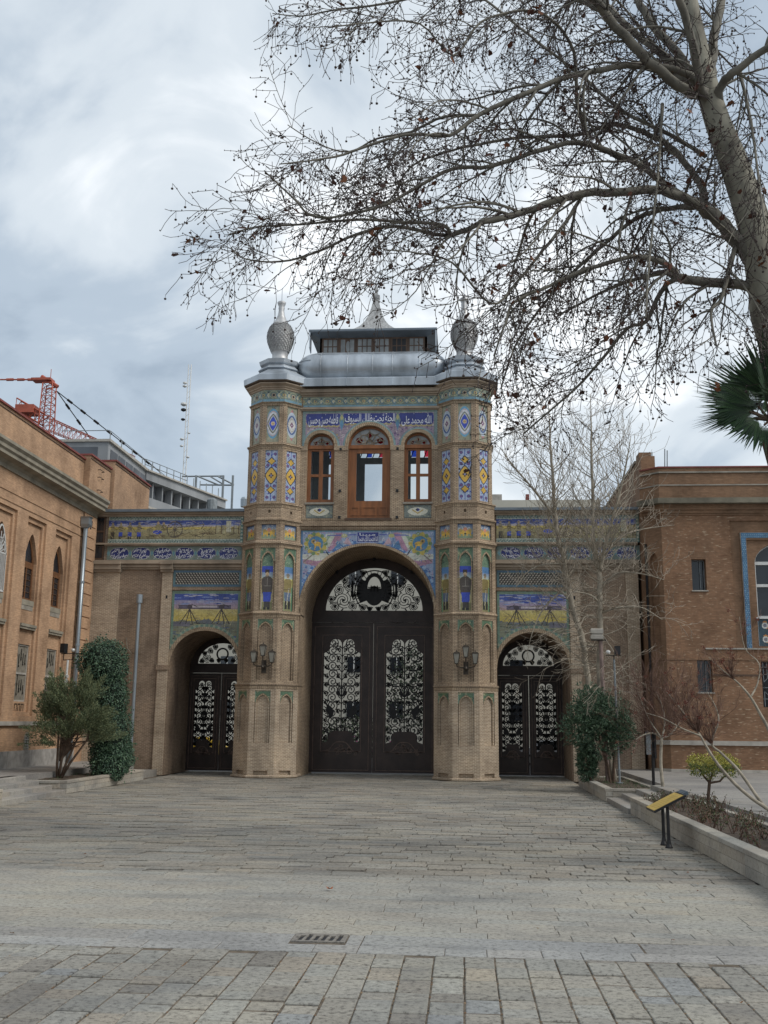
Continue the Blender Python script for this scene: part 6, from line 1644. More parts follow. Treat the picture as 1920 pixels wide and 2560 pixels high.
# ---------------------------------------------------------------- plants
def leafmat(name, rough=.5, trans=.0):
    m, t, b = new_mat(name)
    a = node(t, 'ShaderNodeAttribute', attribute_name='Col')
    t.links.new(a.outputs[0], b.inputs['Base Color'])
    b.inputs['Roughness'].default_value = rough; b.inputs['Specular IOR Level'].default_value = .4
    return m
MT['leaf'] = leafmat('leaf'); MT['leaf_dull'] = leafmat('leaf_dull', .8)
def twigmat(name, col):
    return plain(name, col, .85, var=.35, scale=8, bmp=0)
MT['twig'] = twigmat('twig', (.060, .045, .040)); MT['twig_pale'] = twigmat('twig_pale', (.27, .23, .18)); MT['twig_red'] = twigmat('twig_red', (.13, .075, .055))
def bark_plane():
    """smooth plane bark: pale olive with flaked brown patches"""
    m, t, b = new_mat('bark_plane'); c = coord(t)
    n = noise(t, scaled(t, c, (1, 1, .5)), 3.2, 5, .6, .4)
    col = rampn(t, n, [(.28, (.06, .05, .04)), (.40, (.17, .155, .12)), (.55, (.28, .262, .205)), (.72, (.37, .352, .275))])
    t.links.new(col, b.inputs['Base Color']); b.inputs['Roughness'].default_value = .8
    bump(t, b, noise(t, c, 18, 4), .3, .02); return m
MT['bark_plane'] = bark_plane()
MT['bark_limb_shaded'] = plain('bark_limb_shaded', (.155, .143, .117), .85, var=.45, scale=5, bmp=.4)  # limbs' shade against the sky is put into this darker bark colour
def rvec(r): 
    while True:
        v = Vector((r.uniform(-1, 1), r.uniform(-1, 1), r.uniform(-1, 1)))
        if .05 < v.length < 1: return v.normalized()
def leaf(mb, p, d, nrm, l, wd, col, fold=.25):
    """one pointed leaf, folded along its rib"""
    d = d.normalized(); s = d.cross(nrm)
    if s.length < 1e-3: s = d.cross(Vector((.3, .2, .9)))
    s.normalize(); u = s.cross(d)
    a, b = p, p + d * l; m = p + d * l * .45
    mb.add([a, m + s * wd - u * wd * fold, b, m - s * wd - u * wd * fold], [(0, 1, 2), (0, 2, 3)], col)
def mixcol(a, b, t): return tuple(x + (y - x) * t for x, y in zip(a, b))

# --- the great plane tree
rt = random.Random(42)
def zA(x, y, Y): return at(1200 + .434 * x, .434 * y, Y)
def zB(x, y, Y): return at(500 + .42194 * x, .42194 * y, Y)
D0 = -16.7
base_pt = Vector((8.15, D0, .36))
PT = thing('plane_tree', 'huge bare plane tree with mottled trunk reaching over the courtyard', 'tree', tuple(base_pt))
tr = [base_pt + Vector((.05, 0, -.1)), Vector((7.95, D0, 1.6)), Vector((7.55, D0, 3.4)), zA(1730, 1950, D0), zA(1665, 1680, D0), zA(1590, 1330, D0), zA(1470, 960, D0), zA(1375, 720, D0), zA(1310, 500, D0), zA(1245, 200, D0), zA(1200, -60, D0), zA(1180, -300, D0)]
tw_r = [.44, .36, .31, .275, .25, .21, .185, .165, .145, .115, .095, .07]
def smooth(pts, rad, k=3):
    P, R_ = [], []
    n = len(pts)
    for i in range(n - 1):
        p0, p1, p2, p3 = pts[max(i - 1, 0)], pts[i], pts[i + 1], pts[min(i + 2, n - 1)]
        for j in range(k):
            t = j / k
            P.append(.5 * ((2 * p1) + (p2 - p0) * t + (2 * p0 - 5 * p1 + 4 * p2 - p3) * t * t + (3 * p1 - p0 - 3 * p2 + p3) * t ** 3)); R_.append(rad[i] + (rad[i + 1] - rad[i]) * t)
    P.append(pts[-1]); R_.append(rad[-1]); return P, R_
P_, R_ = smooth(tr, tw_r, 4)
MB().tube(P_, R_, 14).build('trunk', MT['bark_plane'], PT, True)
limbs = []
def limb(pts, r0, r1, dz=0.):
    """limb through surveyed points; depth drifts by dz"""
    n = len(pts)
    pts = [p for p in pts]
    rad = [.84 * (r0 + (r1 - r0) * (i / (n - 1)) ** .7) for i in range(n)]
    P, R = smooth(pts, rad, 4)
    for i in range(1, len(P) - 1): P[i] = P[i] + rvec(rt) * R[i] * .25
    MB().tube(P, R, 8).build('branch', MT['bark_limb_shaded'], PT, True); limbs.append((P, R)); return P
def L(seq, r0, r1, d=0., B=()):
    n = len(seq) + len(B)
    pts = [zA(x, y, D0 + d * i / n) for i, (x, y) in enumerate(seq)] + [zB(x, y, D0 + d * (i + len(seq)) / n) for i, (x, y) in enumerate(B)]
    return limb(pts, r0, r1)
L([(1660, 1660), (1540, 1480), (1400, 1300), (1290, 1200)], .135, .105)
L([(1300, 1210), (1200, 1150), (1050, 1100), (850, 1105), (600, 1115), (420, 1160), (200, 1240), (0, 1282)], .085, .045, -1.6, [(1510, 1390), (1440, 1335), (900, 1305), (600, 1330), (330, 1345), (60, 1410)][0:0])
L([(20, 1280)], .045, .008, -1.2, [(1500, 1388), (1440, 1335), (1200, 1315), (900, 1303), (600, 1330), (330, 1345), (170, 1390)])
L([(0, 1283)], .042, .01, 1.0, [(1450, 1395), (1150, 1340), (900, 1400), (700, 1490), (480, 1550), (270, 1535), (180, 1470)])
L([(1240, 1190), (1090, 1200), (900, 1260), (700, 1420), (480, 1620), (330, 1800), (200, 2000), (120, 2240)], .05, .012, 1.5)
L([(1295, 1180), (1280, 1080), (1210, 980), (1140, 890), (1040, 810), (900, 745), (760, 715), (560, 780), (250, 790), (0, 832)], .07, .008, 1.8, [(1500, 890), (1250, 985), (1120, 1190), (950, 1240), (700, 1320)])
L([(1180, 1140), (1060, 1060), (950, 965), (780, 885), (560, 822), (300, 880), (60, 960)], .065, .008, -1.5, [(1500, 1000), (1250, 1130), (1050, 1230), (700, 1290), (560, 1180), (430, 1060), (380, 1010)])
L([(1330, 560), (1190, 430), (1000, 380), (850, 380), (580, 425), (350, 500), (0, 660)], .08, .008, -2.0, [(1480, 800), (1200, 800), (850, 915), (700, 945), (470, 972)])
L([(0, 665)], .03, .008, .5, [(1450, 690), (1250, 780), (1050, 820), (880, 900), (700, 850), (520, 740)])
L([(1320, 520), (1230, 540), (1050, 420), (930, 320), (740, 100), (640, -20), (500, -160)], .09, .06, -1.5)
L([(1320, 500), (1200, 470), (1040, 310), (900, 200), (770, 70), (640, -80)], .075, .05, 1.5)
L([(1320, 480), (1250, 480), (1130, 300), (1000, 150), (900, -10), (800, -160)], .08, .06, .8)
L([(1310, 560), (1270, 520), (1240, 300), (1150, 0), (1100, -150)], .075, .055, -1.5)
L([(1360, 640), (1390, 490), (1480, 400), (1659, 270), (1850, 150)], .08, .05, -1)
L([(1330, 520), (1335, 380), (1350, 200), (1390, 0), (1420, -200)], .085, .07, .8)
L([(1300, 900), (1100, 780), (820, 640), (600, 450), (420, 310), (230, 160), (60, 20), (-100, -80)], .035, .02, 2.2)
L([(1600, 1660), (1540, 1645), (1300, 1622), (1120, 1598)], .085, .07, 0)
L([(1140, 1598), (1090, 1530), (950, 1480), (800, 1497), (560, 1570), (400, 1645), (200, 1740), (150, 1850), (80, 2050)], .055, .012, -1.2)
L([(1130, 1600), (1050, 1572), (850, 1622), (650, 1710), (450, 1820)], .05, .014, 1)
L([(1120, 1605), (1040, 1680), (960, 1850), (850, 1890), (700, 2074), (560, 2230), (420, 2350), (250, 2500)], .045, .012, .8)
L([(1050, 600), (1040, 800), (1025, 1000), (1000, 1250), (975, 1500), (955, 1830)], .03, .01, -2.0)
L([(1480, 1380), (1400, 1700), (1330, 1800), (1360, 1990)], .04, .015, -1)
L([(620, 780), (560, 600), (540, 300), (420, 120), (250, 60), (0, 130)], .035, .008, -2.4, [(1500, 330), (1300, 140), (1000, 135), (760, 165)])
L([(700, 60), (500, -20), (200, -40)], .045, .008, 1.2, [(1500, -60), (1100, 20), (800, 60), (600, 95), (430, 80)])
L([(1500, 420), (1560, 700), (1600, 1000), (1640, 1300)], .03, .012, -1.6)
L([(1659, 1500), (1700, 1700), (1640, 1900), (1659, 2050)], .03, .01, -1.0)
L([(600, 1115), (480, 1300), (330, 1480), (200, 1640), (60, 1750)], .035, .008, -2.0, [(1500, 1560), (1300, 1500), (1100, 1480)])
# twigs: every limb puts out branchlets that droop and end in upturned, budded tips
tw = MB(); buds = MB(); dead = MB()
BUDS = [0]
def shoot(p, d, ln, r0, lv, r):
    n = max(3, int(ln / .11)); q = p.copy(); pts = [q.copy()]; rr = [r0]
    dd = d.copy(); step = ln / n
    for k in range(n):
        t = k / n
        sag = Vector((0, 0, -.10 if t < .6 else .16)) * (1 if lv else .6)
        dd = (dd + rvec(r) * .27 + sag * (.6 + .4 * r.random())).normalized()
        q = q + dd * step; pts.append(q.copy()); rr.append(max(.0038, r0 * (1 - .75 * (k + 1) / n)))
        if lv < 2 and r.random() < (.6 if lv == 0 else .33):
            side = (dd.cross(rvec(r)).normalized() * .75 + dd * r.uniform(.5, 1.0) + Vector((0, 0, -.12))).normalized()
            shoot(q.copy(), side, ln * r.uniform(.32, .6) if lv == 0 else r.uniform(.16, .36), max(.0040, rr[-1] * .7), lv + 1, r)
        if lv and r.random() < .38:
            b = q + rvec(r) * .012; buds.lathe([(.003, -.010), (.009, 0), (.003, .012)], tuple(b), 4, cap=False)
    tw.tube(pts, rr, 3, cap=False)
    if r.random() < .22:
        h = pts[-1]; dr = Vector((0, 0, -r.uniform(.04, .12)))
        tw.tube([h, h + dr], .0025, 3, cap=False); buds.lathe([(.003, -.014), (.016, -.007), (.016, .007), (.003, .016)], tuple(h + dr), 5, cap=False)
    if lv and r.random() < .05:
        h = pts[len(pts) // 2]
        c = r.choice([(.10, .035, .02), (.075, .03, .02), (.16, .06, .025), (.06, .03, .022)])
        for _ in range(r.randint(1, 3)):
            u, v = rvec(r), rvec(r); s_ = r.uniform(.04, .075); h2 = h + rvec(r) * .03
            dead.add([h2, h2 + u * s_, h2 + (u + v) * s_ * .7, h2 + v * s_, h2 - (u - v) * s_ * .4], [(0, 1, 2), (0, 2, 3), (0, 3, 4)], c)
bough_mesh = MB()
def bough(p, d, ln, r0, r):
    """a side bough: runs out, sinks under its weight, lifts at the tip; alternate twigs"""
    n = max(6, int(ln / .13)); q = p.copy(); pts = [q.copy()]; rr = [r0]; dd = d.copy()
    bend = rvec(r) * .05
    for k in range(n):
        t = k / n
        dd = (dd + bend + rvec(r) * .11 + Vector((0, 0, -.085 if t < .65 else .11))).normalized()
        q = q + dd * ln / n; pts.append(q.copy()); rr.append(max(.0045, r0 * (1 - .8 * (k + 1) / n)))
    bough_mesh.tube(pts, rr, 5, cap=False)
    sgn = 1
    for k in range(1, n + 1):
        t = k / n; tan = (pts[k] - pts[k - 1]).normalized()
        for _ in range(2 if r.random() < .55 else 1):
            sgn = -sgn; side = tan.cross(Vector((r.uniform(-.5, .5), r.uniform(-.3, 1), r.uniform(-.3, .3)))).normalized() * sgn
            shoot(pts[k - 1].lerp(pts[k], r.random()), (tan * r.uniform(.55, 1.0) + side * .8 + Vector((0, 0, -.08))).normalized(), (.18 + .5 * (1 - t)) * r.uniform(.6, 1.25), max(.0042, rr[k] * .6), 1, r)
    shoot(pts[-1], dd, r.uniform(.1, .25), .0045, 1, r)
for (P, R) in limbs:
    acc = rt.uniform(0, .2); acc2 = 0
    for i in range(len(P) - 1):
        seg = (P[i + 1] - P[i]).length; acc += seg; acc2 += seg
        t = (P[i + 1] - P[i]).normalized(); tip = min(1, .22 + R[i] / .03)
        if R[i] > .10: continue
        gap = .31 if R[i] < .045 else .40
        while acc > gap:
            acc -= gap * rt.uniform(.7, 1.3)
            side = (t.cross(rvec(rt)).normalized() * .8 + t * rt.uniform(.5, 1.1) + Vector((-.1, 0, -.05))).normalized()
            bough(P[i].lerp(P[i + 1], rt.random()), side, rt.uniform(.7, 1.9) * tip, min(.02, R[i] * .55), rt)
        while acc2 > .16:
            acc2 -= .16 * rt.uniform(.7, 1.3)
            if R[i] < .06: shoot(P[i].lerp(P[i + 1], rt.random()), (t.cross(rvec(rt)).normalized() + t * rt.uniform(.3, .9)).normalized(), rt.uniform(.2, .55) * tip, .005, 1, rt)
bough_mesh.build('boughs', MT['bark_limb_shaded'], PT)['kind'] = 'stuff'
tw.build('twigs', MT['twig'], PT)['kind'] = 'stuff'
buds.build('seed_balls', MT['twig'], PT)['kind'] = 'stuff'
dead.build('dead_leaves', MT['leaf_dull'], PT)['kind'] = 'stuff'

# --- two slender bare trees in front of the wing
def slender(pts, rads, label, r, forks=(), low=True):
    b = pts[0]
    T = thing('bare_tree', label, 'tree', tuple(b), 'slender bare trees by the wing')
    P, R = smooth(pts, rads, 4)
    for i in range(1, len(P)): P[i] += Vector((r.uniform(-1, 1), r.uniform(-1, 1), 0)) * R[i] * .25
    MB().tube(P, R, 8).build('trunk', MT['bark_pale'], T, True)
    runs = [(P, R)]
    for fp, fr_ in forks:
        p2, r2 = smooth(fp, fr_, 4); MB().tube(p2, r2, 6).build('branch', MT['bark_pale'], T, True); runs.append((p2, r2))
    m1, m2 = MB(), MB()
    def sprout(p, d, ln, r0, lv, up):
        n = max(3, int(ln / .14)); q = p.copy(); pts = [q.copy()]; rr = [r0]; dd = d.copy()
        for k in range(n):
            dd = (dd + rvec(r) * .22 + Vector((0, 0, up))).normalized(); q = q + dd * ln / n; pts.append(q.copy()); rr.append(max(.0046, r0 * (1 - .7 * (k + 1) / n)))
            if lv < 2 and r.random() < .46: sprout(q.copy(), (dd + dd.cross(rvec(r)).normalized() * .8).normalized(), ln * r.uniform(.3, .55), max(.0042, rr[-1] * .65), lv + 1, up)
        (m1 if r0 > .01 else m2).tube(pts, rr, 4 if r0 > .01 else 3, cap=False)
    for P2, R2 in runs:
        top = P2[-1].z
        for i in range(len(P2) - 1):
            z = P2[i].z
            if z < 2.3: continue
            n = 3
            for _ in range(n):
                a = r.uniform(0, 6.28); hi = z > 4.6
                d = Vector((math.cos(a), math.sin(a), .55 if hi else .2)).normalized()
                sprout(P2[i].lerp(P2[i + 1], r.random()), d, (r.uniform(.5, 1.9) if hi else r.uniform(.6, 1.8)) * (1 if z < top - 1.2 else .5), min(.013, R2[i] * .35), 0, .10 if hi else r.choice((-.10, -.04, .05)))
    m1.build('limbs', MT['bark_pale'], T)['kind'] = 'stuff'; m2.build('twigs', MT['twig_pale'], T)['kind'] = 'stuff'
    return T
MT['bark_pale'] = plain('bark_pale', (.29, .255, .20), .85, var=.4, scale=7, bmp=.3)
def zR(x, y, Y): return at(1200 + .434 * x, 1150 + .434 * y, Y)
rs_ = random.Random(17)
slender([Vector((6.12, -2.2, .25)), zR(635, 1500, -2.2), zR(620, 1260, -2.2), zR(590, 1050, -2.2), zR(540, 870, -2.2), zR(500, 680, -2.2), zR(480, 560, -2.2), zR(450, 450, -2.2), zR(432, 300, -2.2), zR(420, 100, -2.2), zR(405, -80, -2.2), zR(400, -230, -2.2), zR(390, -350, -2.2)],
        [.085, .083, .08, .078, .076, .07, .062, .056, .05, .04, .028, .017, .006], 'slender pale bare tree whose trunk leans towards the side arch', rs_, [([zR(505, 720, -2.2), zR(430, 790, -2.5), zR(350, 880, -2.8), zR(300, 1000, -3.0), zR(270, 1120, -3.1)], [.03, .024, .017, .012, .005]), ([zR(490, 600, -2.2), zR(380, 600, -2.5), zR(280, 640, -2.8), zR(200, 740, -3.0)], [.026, .02, .013, .005]), ([zR(432, 330, -2.2), zR(300, 160, -2.4), zR(180, 20, -2.6), zR(120, -70, -2.7)], [.04, .03, .02, .008])])
slender([Vector((6.42, -3.3, .25)), zR(700, 1500, -3.3), zR(690, 1260, -3.3), zR(690, 960, -3.3), zR(690, 700, -3.3), zR(680, 620, -3.3), zR(655, 480, -3.3), zR(650, 250, -3.3), zR(642, 0, -3.3), zR(640, -200, -3.3), zR(636, -380, -3.3)],
        [.08, .078, .075, .073, .07, .06, .05, .042, .032, .018, .006], 'slender pale bare tree with a straight forked trunk behind the flood lamp', rs_, [([zR(690, 640, -3.3), zR(720, 500, -3.4), zR(760, 350, -3.5), zR(815, 150, -3.6), zR(850, -20, -3.7), zR(870, -140, -3.7)], [.06, .05, .04, .03, .018, .006]),
        ([zR(700, 580, -3.3), zR(800, 450, -3.0), zR(930, 400, -2.7), zR(1120, 375, -2.5)], [.035, .026, .018, .006]), ([zR(690, 830, -3.3), zR(640, 780, -3.5), zR(540, 760, -3.8), zR(500, 800, -4.0)], [.03, .024, .016, .006]), ([zR(700, 720, -3.3), zR(800, 650, -3.5), zR(930, 655, -3.6), zR(1060, 690, -3.7)], [.028, .022, .016, .006]), ([zR(700, 880, -3.3), zR(800, 850, -3.5), zR(930, 850, -3.6), zR(1050, 920, -3.7)], [.028, .022, .016, .006])])

# --- ivy column
def blob_leaves(mb, blobs, n, r, cols, l0, l1, droop=.5, inner=.86):
    vol = [b[1][0] * b[1][1] + b[1][0] * b[1][2] + b[1][1] * b[1][2] for b in blobs]; tot = sum(vol)
    for (c, e), v in zip(blobs, vol):
        c = Vector(c)
        for _ in range(int(n * v / tot)):
            d = rvec(r); k = r.uniform(inner, 1.04) * (1 + .05 * math.sin(d.x * 9 + d.z * 7 + c.z * 3))
            p = c + Vector((d.x * e[0], d.y * e[1], d.z * e[2])) * k
            if any((Vector(((p.x - c2[0]) / e2[0], (p.y - c2[1]) / e2[1], (p.z - c2[2]) / e2[2]))).length < .8 for c2, e2 in blobs if Vector(c2) != c): continue
            out_ = (d + rvec(r) * .6).normalized(); dd = (out_ * .35 + rvec(r) * .5 + Vector((0, 0, -droop))).normalized()
            leaf(mb, p, dd, out_, r.uniform(l0, l1), r.uniform(l0, l1) * .33, mixcol(*r.choice(cols), r.random()))
ri = random.Random(9)
iv = thing('ivy_column', 'dense dark ivy grown into a tall bulging column beside the juniper', 'ivy', (-5.98, -3.9, .25))
blobs = [((-6.2, -3.9, 2.95), (.62, .6, .62)), ((-5.98, -3.9, 2.1), (.46, .45, .75)), ((-5.88, -3.9, 1.2), (.52, .5, .75)), ((-5.82, -3.9, .68), (.54, .52, .48)), ((-5.80, -4.1, .45), (.45, .45, .36))]
mb = MB(); G1 = ((.016, .042, .026), (.06, .115, .065)); G2 = ((.035, .075, .045), (.11, .175, .095))
blob_leaves(mb, blobs, 24000, ri, [G1, G1, G2], .032, .062)
for k in range(150):    # stray shoots
    c, e = ri.choice(blobs); d = rvec(ri); p = Vector(c) + Vector((d.x * e[0], d.y * e[1], d.z * e[2]))
    for j in range(6): leaf(mb, p + (d + Vector((0, 0, .3))) * .028 * j + rvec(ri) * .02, (d + rvec(ri)).normalized(), rvec(ri), ri.uniform(.035, .075), ri.uniform(.012, .022), mixcol(*G2, ri.random()))
mb.build('foliage', MT['leaf'], iv)
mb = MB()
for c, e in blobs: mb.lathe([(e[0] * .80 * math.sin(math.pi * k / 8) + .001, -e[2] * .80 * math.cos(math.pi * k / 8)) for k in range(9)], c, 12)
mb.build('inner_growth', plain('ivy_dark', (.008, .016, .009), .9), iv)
MB().tube([(-5.98, -3.9, .2), (-6.0, -3.9, 1.2), (-6.15, -3.9, 2.7)], [.08, .07, .05], 8).build('stem', MT['bark_brown'], iv)

# --- juniper
rj = random.Random(31)
ju = thing('juniper_tree', 'loose olive green juniper with several stems in the planter', 'tree', (-6.58, -5.3, .25))
stems, mb = MB(), MB()
J1 = ((.065, .085, .042), (.185, .205, .10)); J2 = ((.045, .068, .038), (.115, .15, .075))
def plume(c, ax, ln, wd, n):
    for _ in range(n):
        t = rj.random(); rad_ = wd * math.sin(math.pi * min(.98, .12 + .85 * t)) ; p = c + ax * ln * t + rvec(rj) * rad_ * rj.random() ** .5
        d = (ax + rvec(rj) * .65 + Vector((0, 0, .25))).normalized()
        leaf(mb, p, d, rvec(rj), rj.uniform(.035, .075), rj.uniform(.005, .009), mixcol(*(J1 if rj.random() < .7 else J2), rj.random()), .1)
for k in range(72):
    a = rj.uniform(0, 6.28); e = rj.uniform(-.15, 1.3); ln = rj.uniform(.6, 1.05)
    st = Vector((-6.45 + rj.uniform(-.15, .2), -5.3, .9 + rj.uniform(0, .8)))
    d = Vector((math.cos(a) * math.cos(e), math.sin(a) * math.cos(e) * .9, math.sin(e) * .8 + .1)).normalized()
    tip = st + d * ln * 1.0; tip.x = min(max(tip.x, -7.3), -5.5) + .08
    stems.tube([Vector((-6.58, -5.3, .6)), st, st.lerp(tip, .6)], [.018, .014, .006], 5, cap=False)
    for q in range(3):
        ax = (d + rvec(rj) * .5 + Vector((0, 0, .35))).normalized(); plume(st.lerp(tip, .5 + .18 * q), ax, rj.uniform(.3, .55), rj.uniform(.10, .17), 210)
for dx_, tx in ((-.03, -.15), (.05, .3), (0, .05), (.06, .55)):
    stems.tube([(-6.58 + dx_, -5.3, .2), (-6.55 + dx_ + tx * .3, -5.32, .55), (-6.5 + tx, -5.3, 1.1), (-6.48 + tx * 1.1, -5.3, 1.7)], [.034, .03, .022, .01], 7)
stems.build('trunk', MT['bark_brown'], ju, True); mb.build('foliage', MT['leaf_dull'], ju)

# --- glossy evergreen by the side door
re_ = random.Random(13)
ev = thing('evergreen_shrub', 'glossy green evergreen shrub standing in the short planter', 'shrub', (6.2, -3.9, .25))
mb = MB(); E1 = ((.022, .05, .03), (.09, .15, .085)); E2 = ((.05, .09, .055), (.18, .25, .155))
bl = [((5.85, -3.9, 1.95), (.46, .45, .5)), ((6.3, -3.9, 1.8), (.46, .45, .45)), ((5.62, -3.9, 1.5), (.46, .45, .42)), ((6.1, -4.0, 1.3), (.58, .5, .5)), ((6.5, -3.9, 1.4), (.34, .4, .4)), ((5.74, -3.8, .7), (.22, .25, .42))]
for _ in range(4200):
    c, e = re_.choice(bl); d = rvec(re_); p = Vector(c) + Vector((d.x * e[0], d.y * e[1], d.z * e[2])) * (re_.uniform(.3, 1.08) ** .6 if re_.random() < .9 else re_.uniform(1.05, 1.3))
    ax = (d + Vector((0, 0, .3)) + rvec(re_) * .5).normalized()
    for j in range(5): leaf(mb, p + rvec(re_) * .02, (ax + rvec(re_) * .8).normalized(), rvec(re_), re_.uniform(.06, .11), re_.uniform(.009, .014), mixcol(*re_.choice([E1, E1, E2]), re_.random()))
mb.build('foliage', MT['leaf'], ev)
mb = MB()
for p in ([(6.25, -3.9, .2), (6.2, -3.9, .6), (6.05, -3.9, 1.1), (5.9, -3.9, 1.9)], [(6.32, -3.9, .2), (6.34, -3.9, .7), (6.34, -3.9, 1.2), (6.4, -3.9, 1.8)], [(5.8, -3.8, .2), (5.76, -3.8, .6), (5.7, -3.9, 1.4)]): mb.tube(p, [.04, .035, .028, .012][:len(p)], 6)
mb.build('stem', MT['bark_brown'], ev)

# --- small yellow-green tree
ry = random.Random(23)
yt = thing('round_shrub', 'small yellow green shrub tree with a flat spreading crown in the long planter', 'shrub', (6.84, -11.2, .25))
mb = MB(); Y1c = ((.16, .17, .035), (.52, .46, .085)); Y2c = ((.05, .085, .025), (.19, .23, .06))
for _ in range(1500):
    a, q = ry.uniform(0, 6.28), ry.random() ** .5
    p = Vector((6.96 + .42 * q * math.cos(a), -11.2 + .4 * q * math.sin(a), .93 + ry.uniform(-.17, .18) * (1.15 - q * .6) + .06 * math.sin(a * 3)))
    hi = p.z > .95
    for j in range(3): leaf(mb, p + rvec(ry) * .02, (rvec(ry) + Vector((0, 0, .5))).normalized(), rvec(ry), ry.uniform(.025, .045), ry.uniform(.007, .011), mixcol(*(Y1c if hi or ry.random() < .3 else Y2c), ry.random()))
mb.build('foliage', MT['leaf'], yt)
mb = MB()
mb.tube([(6.84, -11.2, .2), (6.85, -11.2, .45), (6.88, -11.2, .66)], [.032, .028, .026], 7)
for q in ([(6.88, -11.2, .66), (6.8, -11.2, .75), (6.72, -11.25, .88)], [(6.88, -11.2, .65), (7.05, -11.2, .68), (7.18, -11.15, .80), (7.22, -11.15, .92)], [(6.88, -11.2, .66), (6.95, -11.15, .8), (6.98, -11.1, .95)]): mb.tube(q, [.022, .018, .012, .006][:len(q)], 5)
mb.build('trunk', MT['bark_brown'], yt)

# --- bare crape myrtles
def zP(x, y, Y): return at(1380 + .3255 * x, 1600 + .3255 * y, Y)
rc = random.Random(37)
def myrtle(stems_, label, n_sh, r, ln=(.35, .8), up=.16, clumps=3, density=.07):
    b = stems_[0][0][0]
    T = thing('crape_myrtle', label, 'tree', tuple(b), 'bare crape myrtles in the planter')
    fine, cl = MB(), MB()
    def sp(p, d, l, r0, lv):
        n = max(3, int(l / .1)); q = p.copy(); pts = [q.copy()]; rr = [r0]; dd = d.copy()
        for k in range(n):
            dd = (dd + rvec(r) * .2 + Vector((0, 0, up * .5))).normalized(); q = q + dd * l / n; pts.append(q.copy()); rr.append(max(.0022, r0 * (1 - .7 * (k + 1) / n)))
            if lv < 2 and r.random() < .6: sp(q.copy(), (dd + dd.cross(rvec(r)).normalized() * .55).normalized(), l * r.uniform(.35, .6), max(.0025, rr[-1] * .65), lv + 1)
        fine.tube(pts, rr, 3, cap=False)
        if lv == 0 and r.random() < .06 * clumps:
            for _ in range(30): v = pts[-1] + rvec(r) * r.uniform(.01, .05); leaf(cl, v, rvec(r), rvec(r), .02, .008, (.16 * r.uniform(.5, 1.3), .04, .025))
    for pts, rad in stems_:
        P, R = smooth(pts, rad, 4); MB().tube(P, R, 7).build('branch' if pts is not stems_[0][0] else 'trunk', MT['bark_pale'], T, True)
        acc = 0
        for i in range(len(P) - 1):
            acc += (P[i + 1] - P[i]).length
            if R[i] > n_sh: continue
            while acc > density:
                acc -= density; t = (P[i + 1] - P[i]).normalized()
                sp(P[i].lerp(P[i + 1], r.random()), (t * .6 + t.cross(rvec(r)).normalized() * .7 + Vector((0, 0, .5))).normalized(), r.uniform(*ln), min(.007, R[i] * .5), 0)
    fine.build('twigs', MT['twig_red'], T)['kind'] = 'stuff'
    if cl.v: cl.build('seed_heads', MT['leaf_dull'], T)['kind'] = 'stuff'
Y7 = -7.3
f0 = zP(842, 755, Y7)
myrtle([([Vector((6.84, Y7, .22)), zP(835, 950, Y7), f0], [.04, .034, .03]), ([f0, zP(780, 715, Y7), zP(700, 730, Y7 - .2), zP(600, 790, Y7 - .5)][:3] + [zP(640, 770, Y7 - .3)], [.022, .018, .014, .008]), ([f0, zP(865, 650, Y7), zP(850, 520, Y7 + .1), zP(800, 400, Y7)], [.022, .018, .013, .007]), ([f0, zP(920, 715, Y7), zP(990, 600, Y7 + .2), zP(1020, 480, Y7)], [.022, .018, .013, .007]), ([f0, zP(740, 600, Y7), zP(690, 480, Y7), zP(650, 380, Y7)], [.018, .014, .01, .006])],
       'bare crape myrtle with a forked pale trunk and a haze of twigs', .02, rc, (.4, .95), .16, 3, .026)
Y8 = -13.2
g0 = zP(1760, 1420, Y8); g0.z = .22
myrtle([([g0, zP(1659, 1300, Y8), zP(1540, 1220, Y8), zP(1400, 1100, Y8), zP(1270, 950, Y8), zP(1180, 810, Y8), zP(1130, 720, Y8), zP(1040, 600, Y8), zP(950, 480, Y8), zP(880, 400, Y8)], [.032, .03, .027, .025, .022, .019, .016, .012, .009, .004]),
        ([zP(1640, 1290, Y8), zP(1580, 1210, Y8 + .2), zP(1430, 1000, Y8 + .3), zP(1300, 870, Y8 + .4), zP(1225, 790, Y8 + .4), zP(1280, 620, Y8 + .4), zP(1250, 500, Y8 + .4), zP(1190, 400, Y8 + .4)], [.028, .026, .023, .02, .015, .011, .008, .004]),
        ([zP(1140, 735, Y8), zP(1000, 680, Y8 - .2), zP(850, 600, Y8 - .3), zP(720, 560, Y8 - .3)], [.014, .011, .008, .004])],
       'leaning bare crape myrtle crossing in front of the small yellow shrub', .0165, rc, (.2, .55), .1, 4, .05)
g1 = zP(1720, 900, -12.6); g1.z = .22; g1.x += .1
myrtle([([g1, zP(1690, 780, -12.6), zP(1659, 680, -12.6), zP(1600, 570, -12.6), zP(1525, 440, -12.6), zP(1430, 330, -12.6), zP(1320, 240, -12.6), zP(1200, 130, -12.6)], [.03, .03, .028, .024, .02, .013, .008, .004]), ([zP(1525, 440, -12.6), zP(1580, 330, -12.5), zP(1590, 180, -12.4), zP(1480, 60, -12.3), zP(1440, -180, -12.3)], [.015, .012, .009, .006, .003])],
       'bare crape myrtle at the picture edge in front of the barred window', .012, rc, (.15, .5), .1, 6, .09)

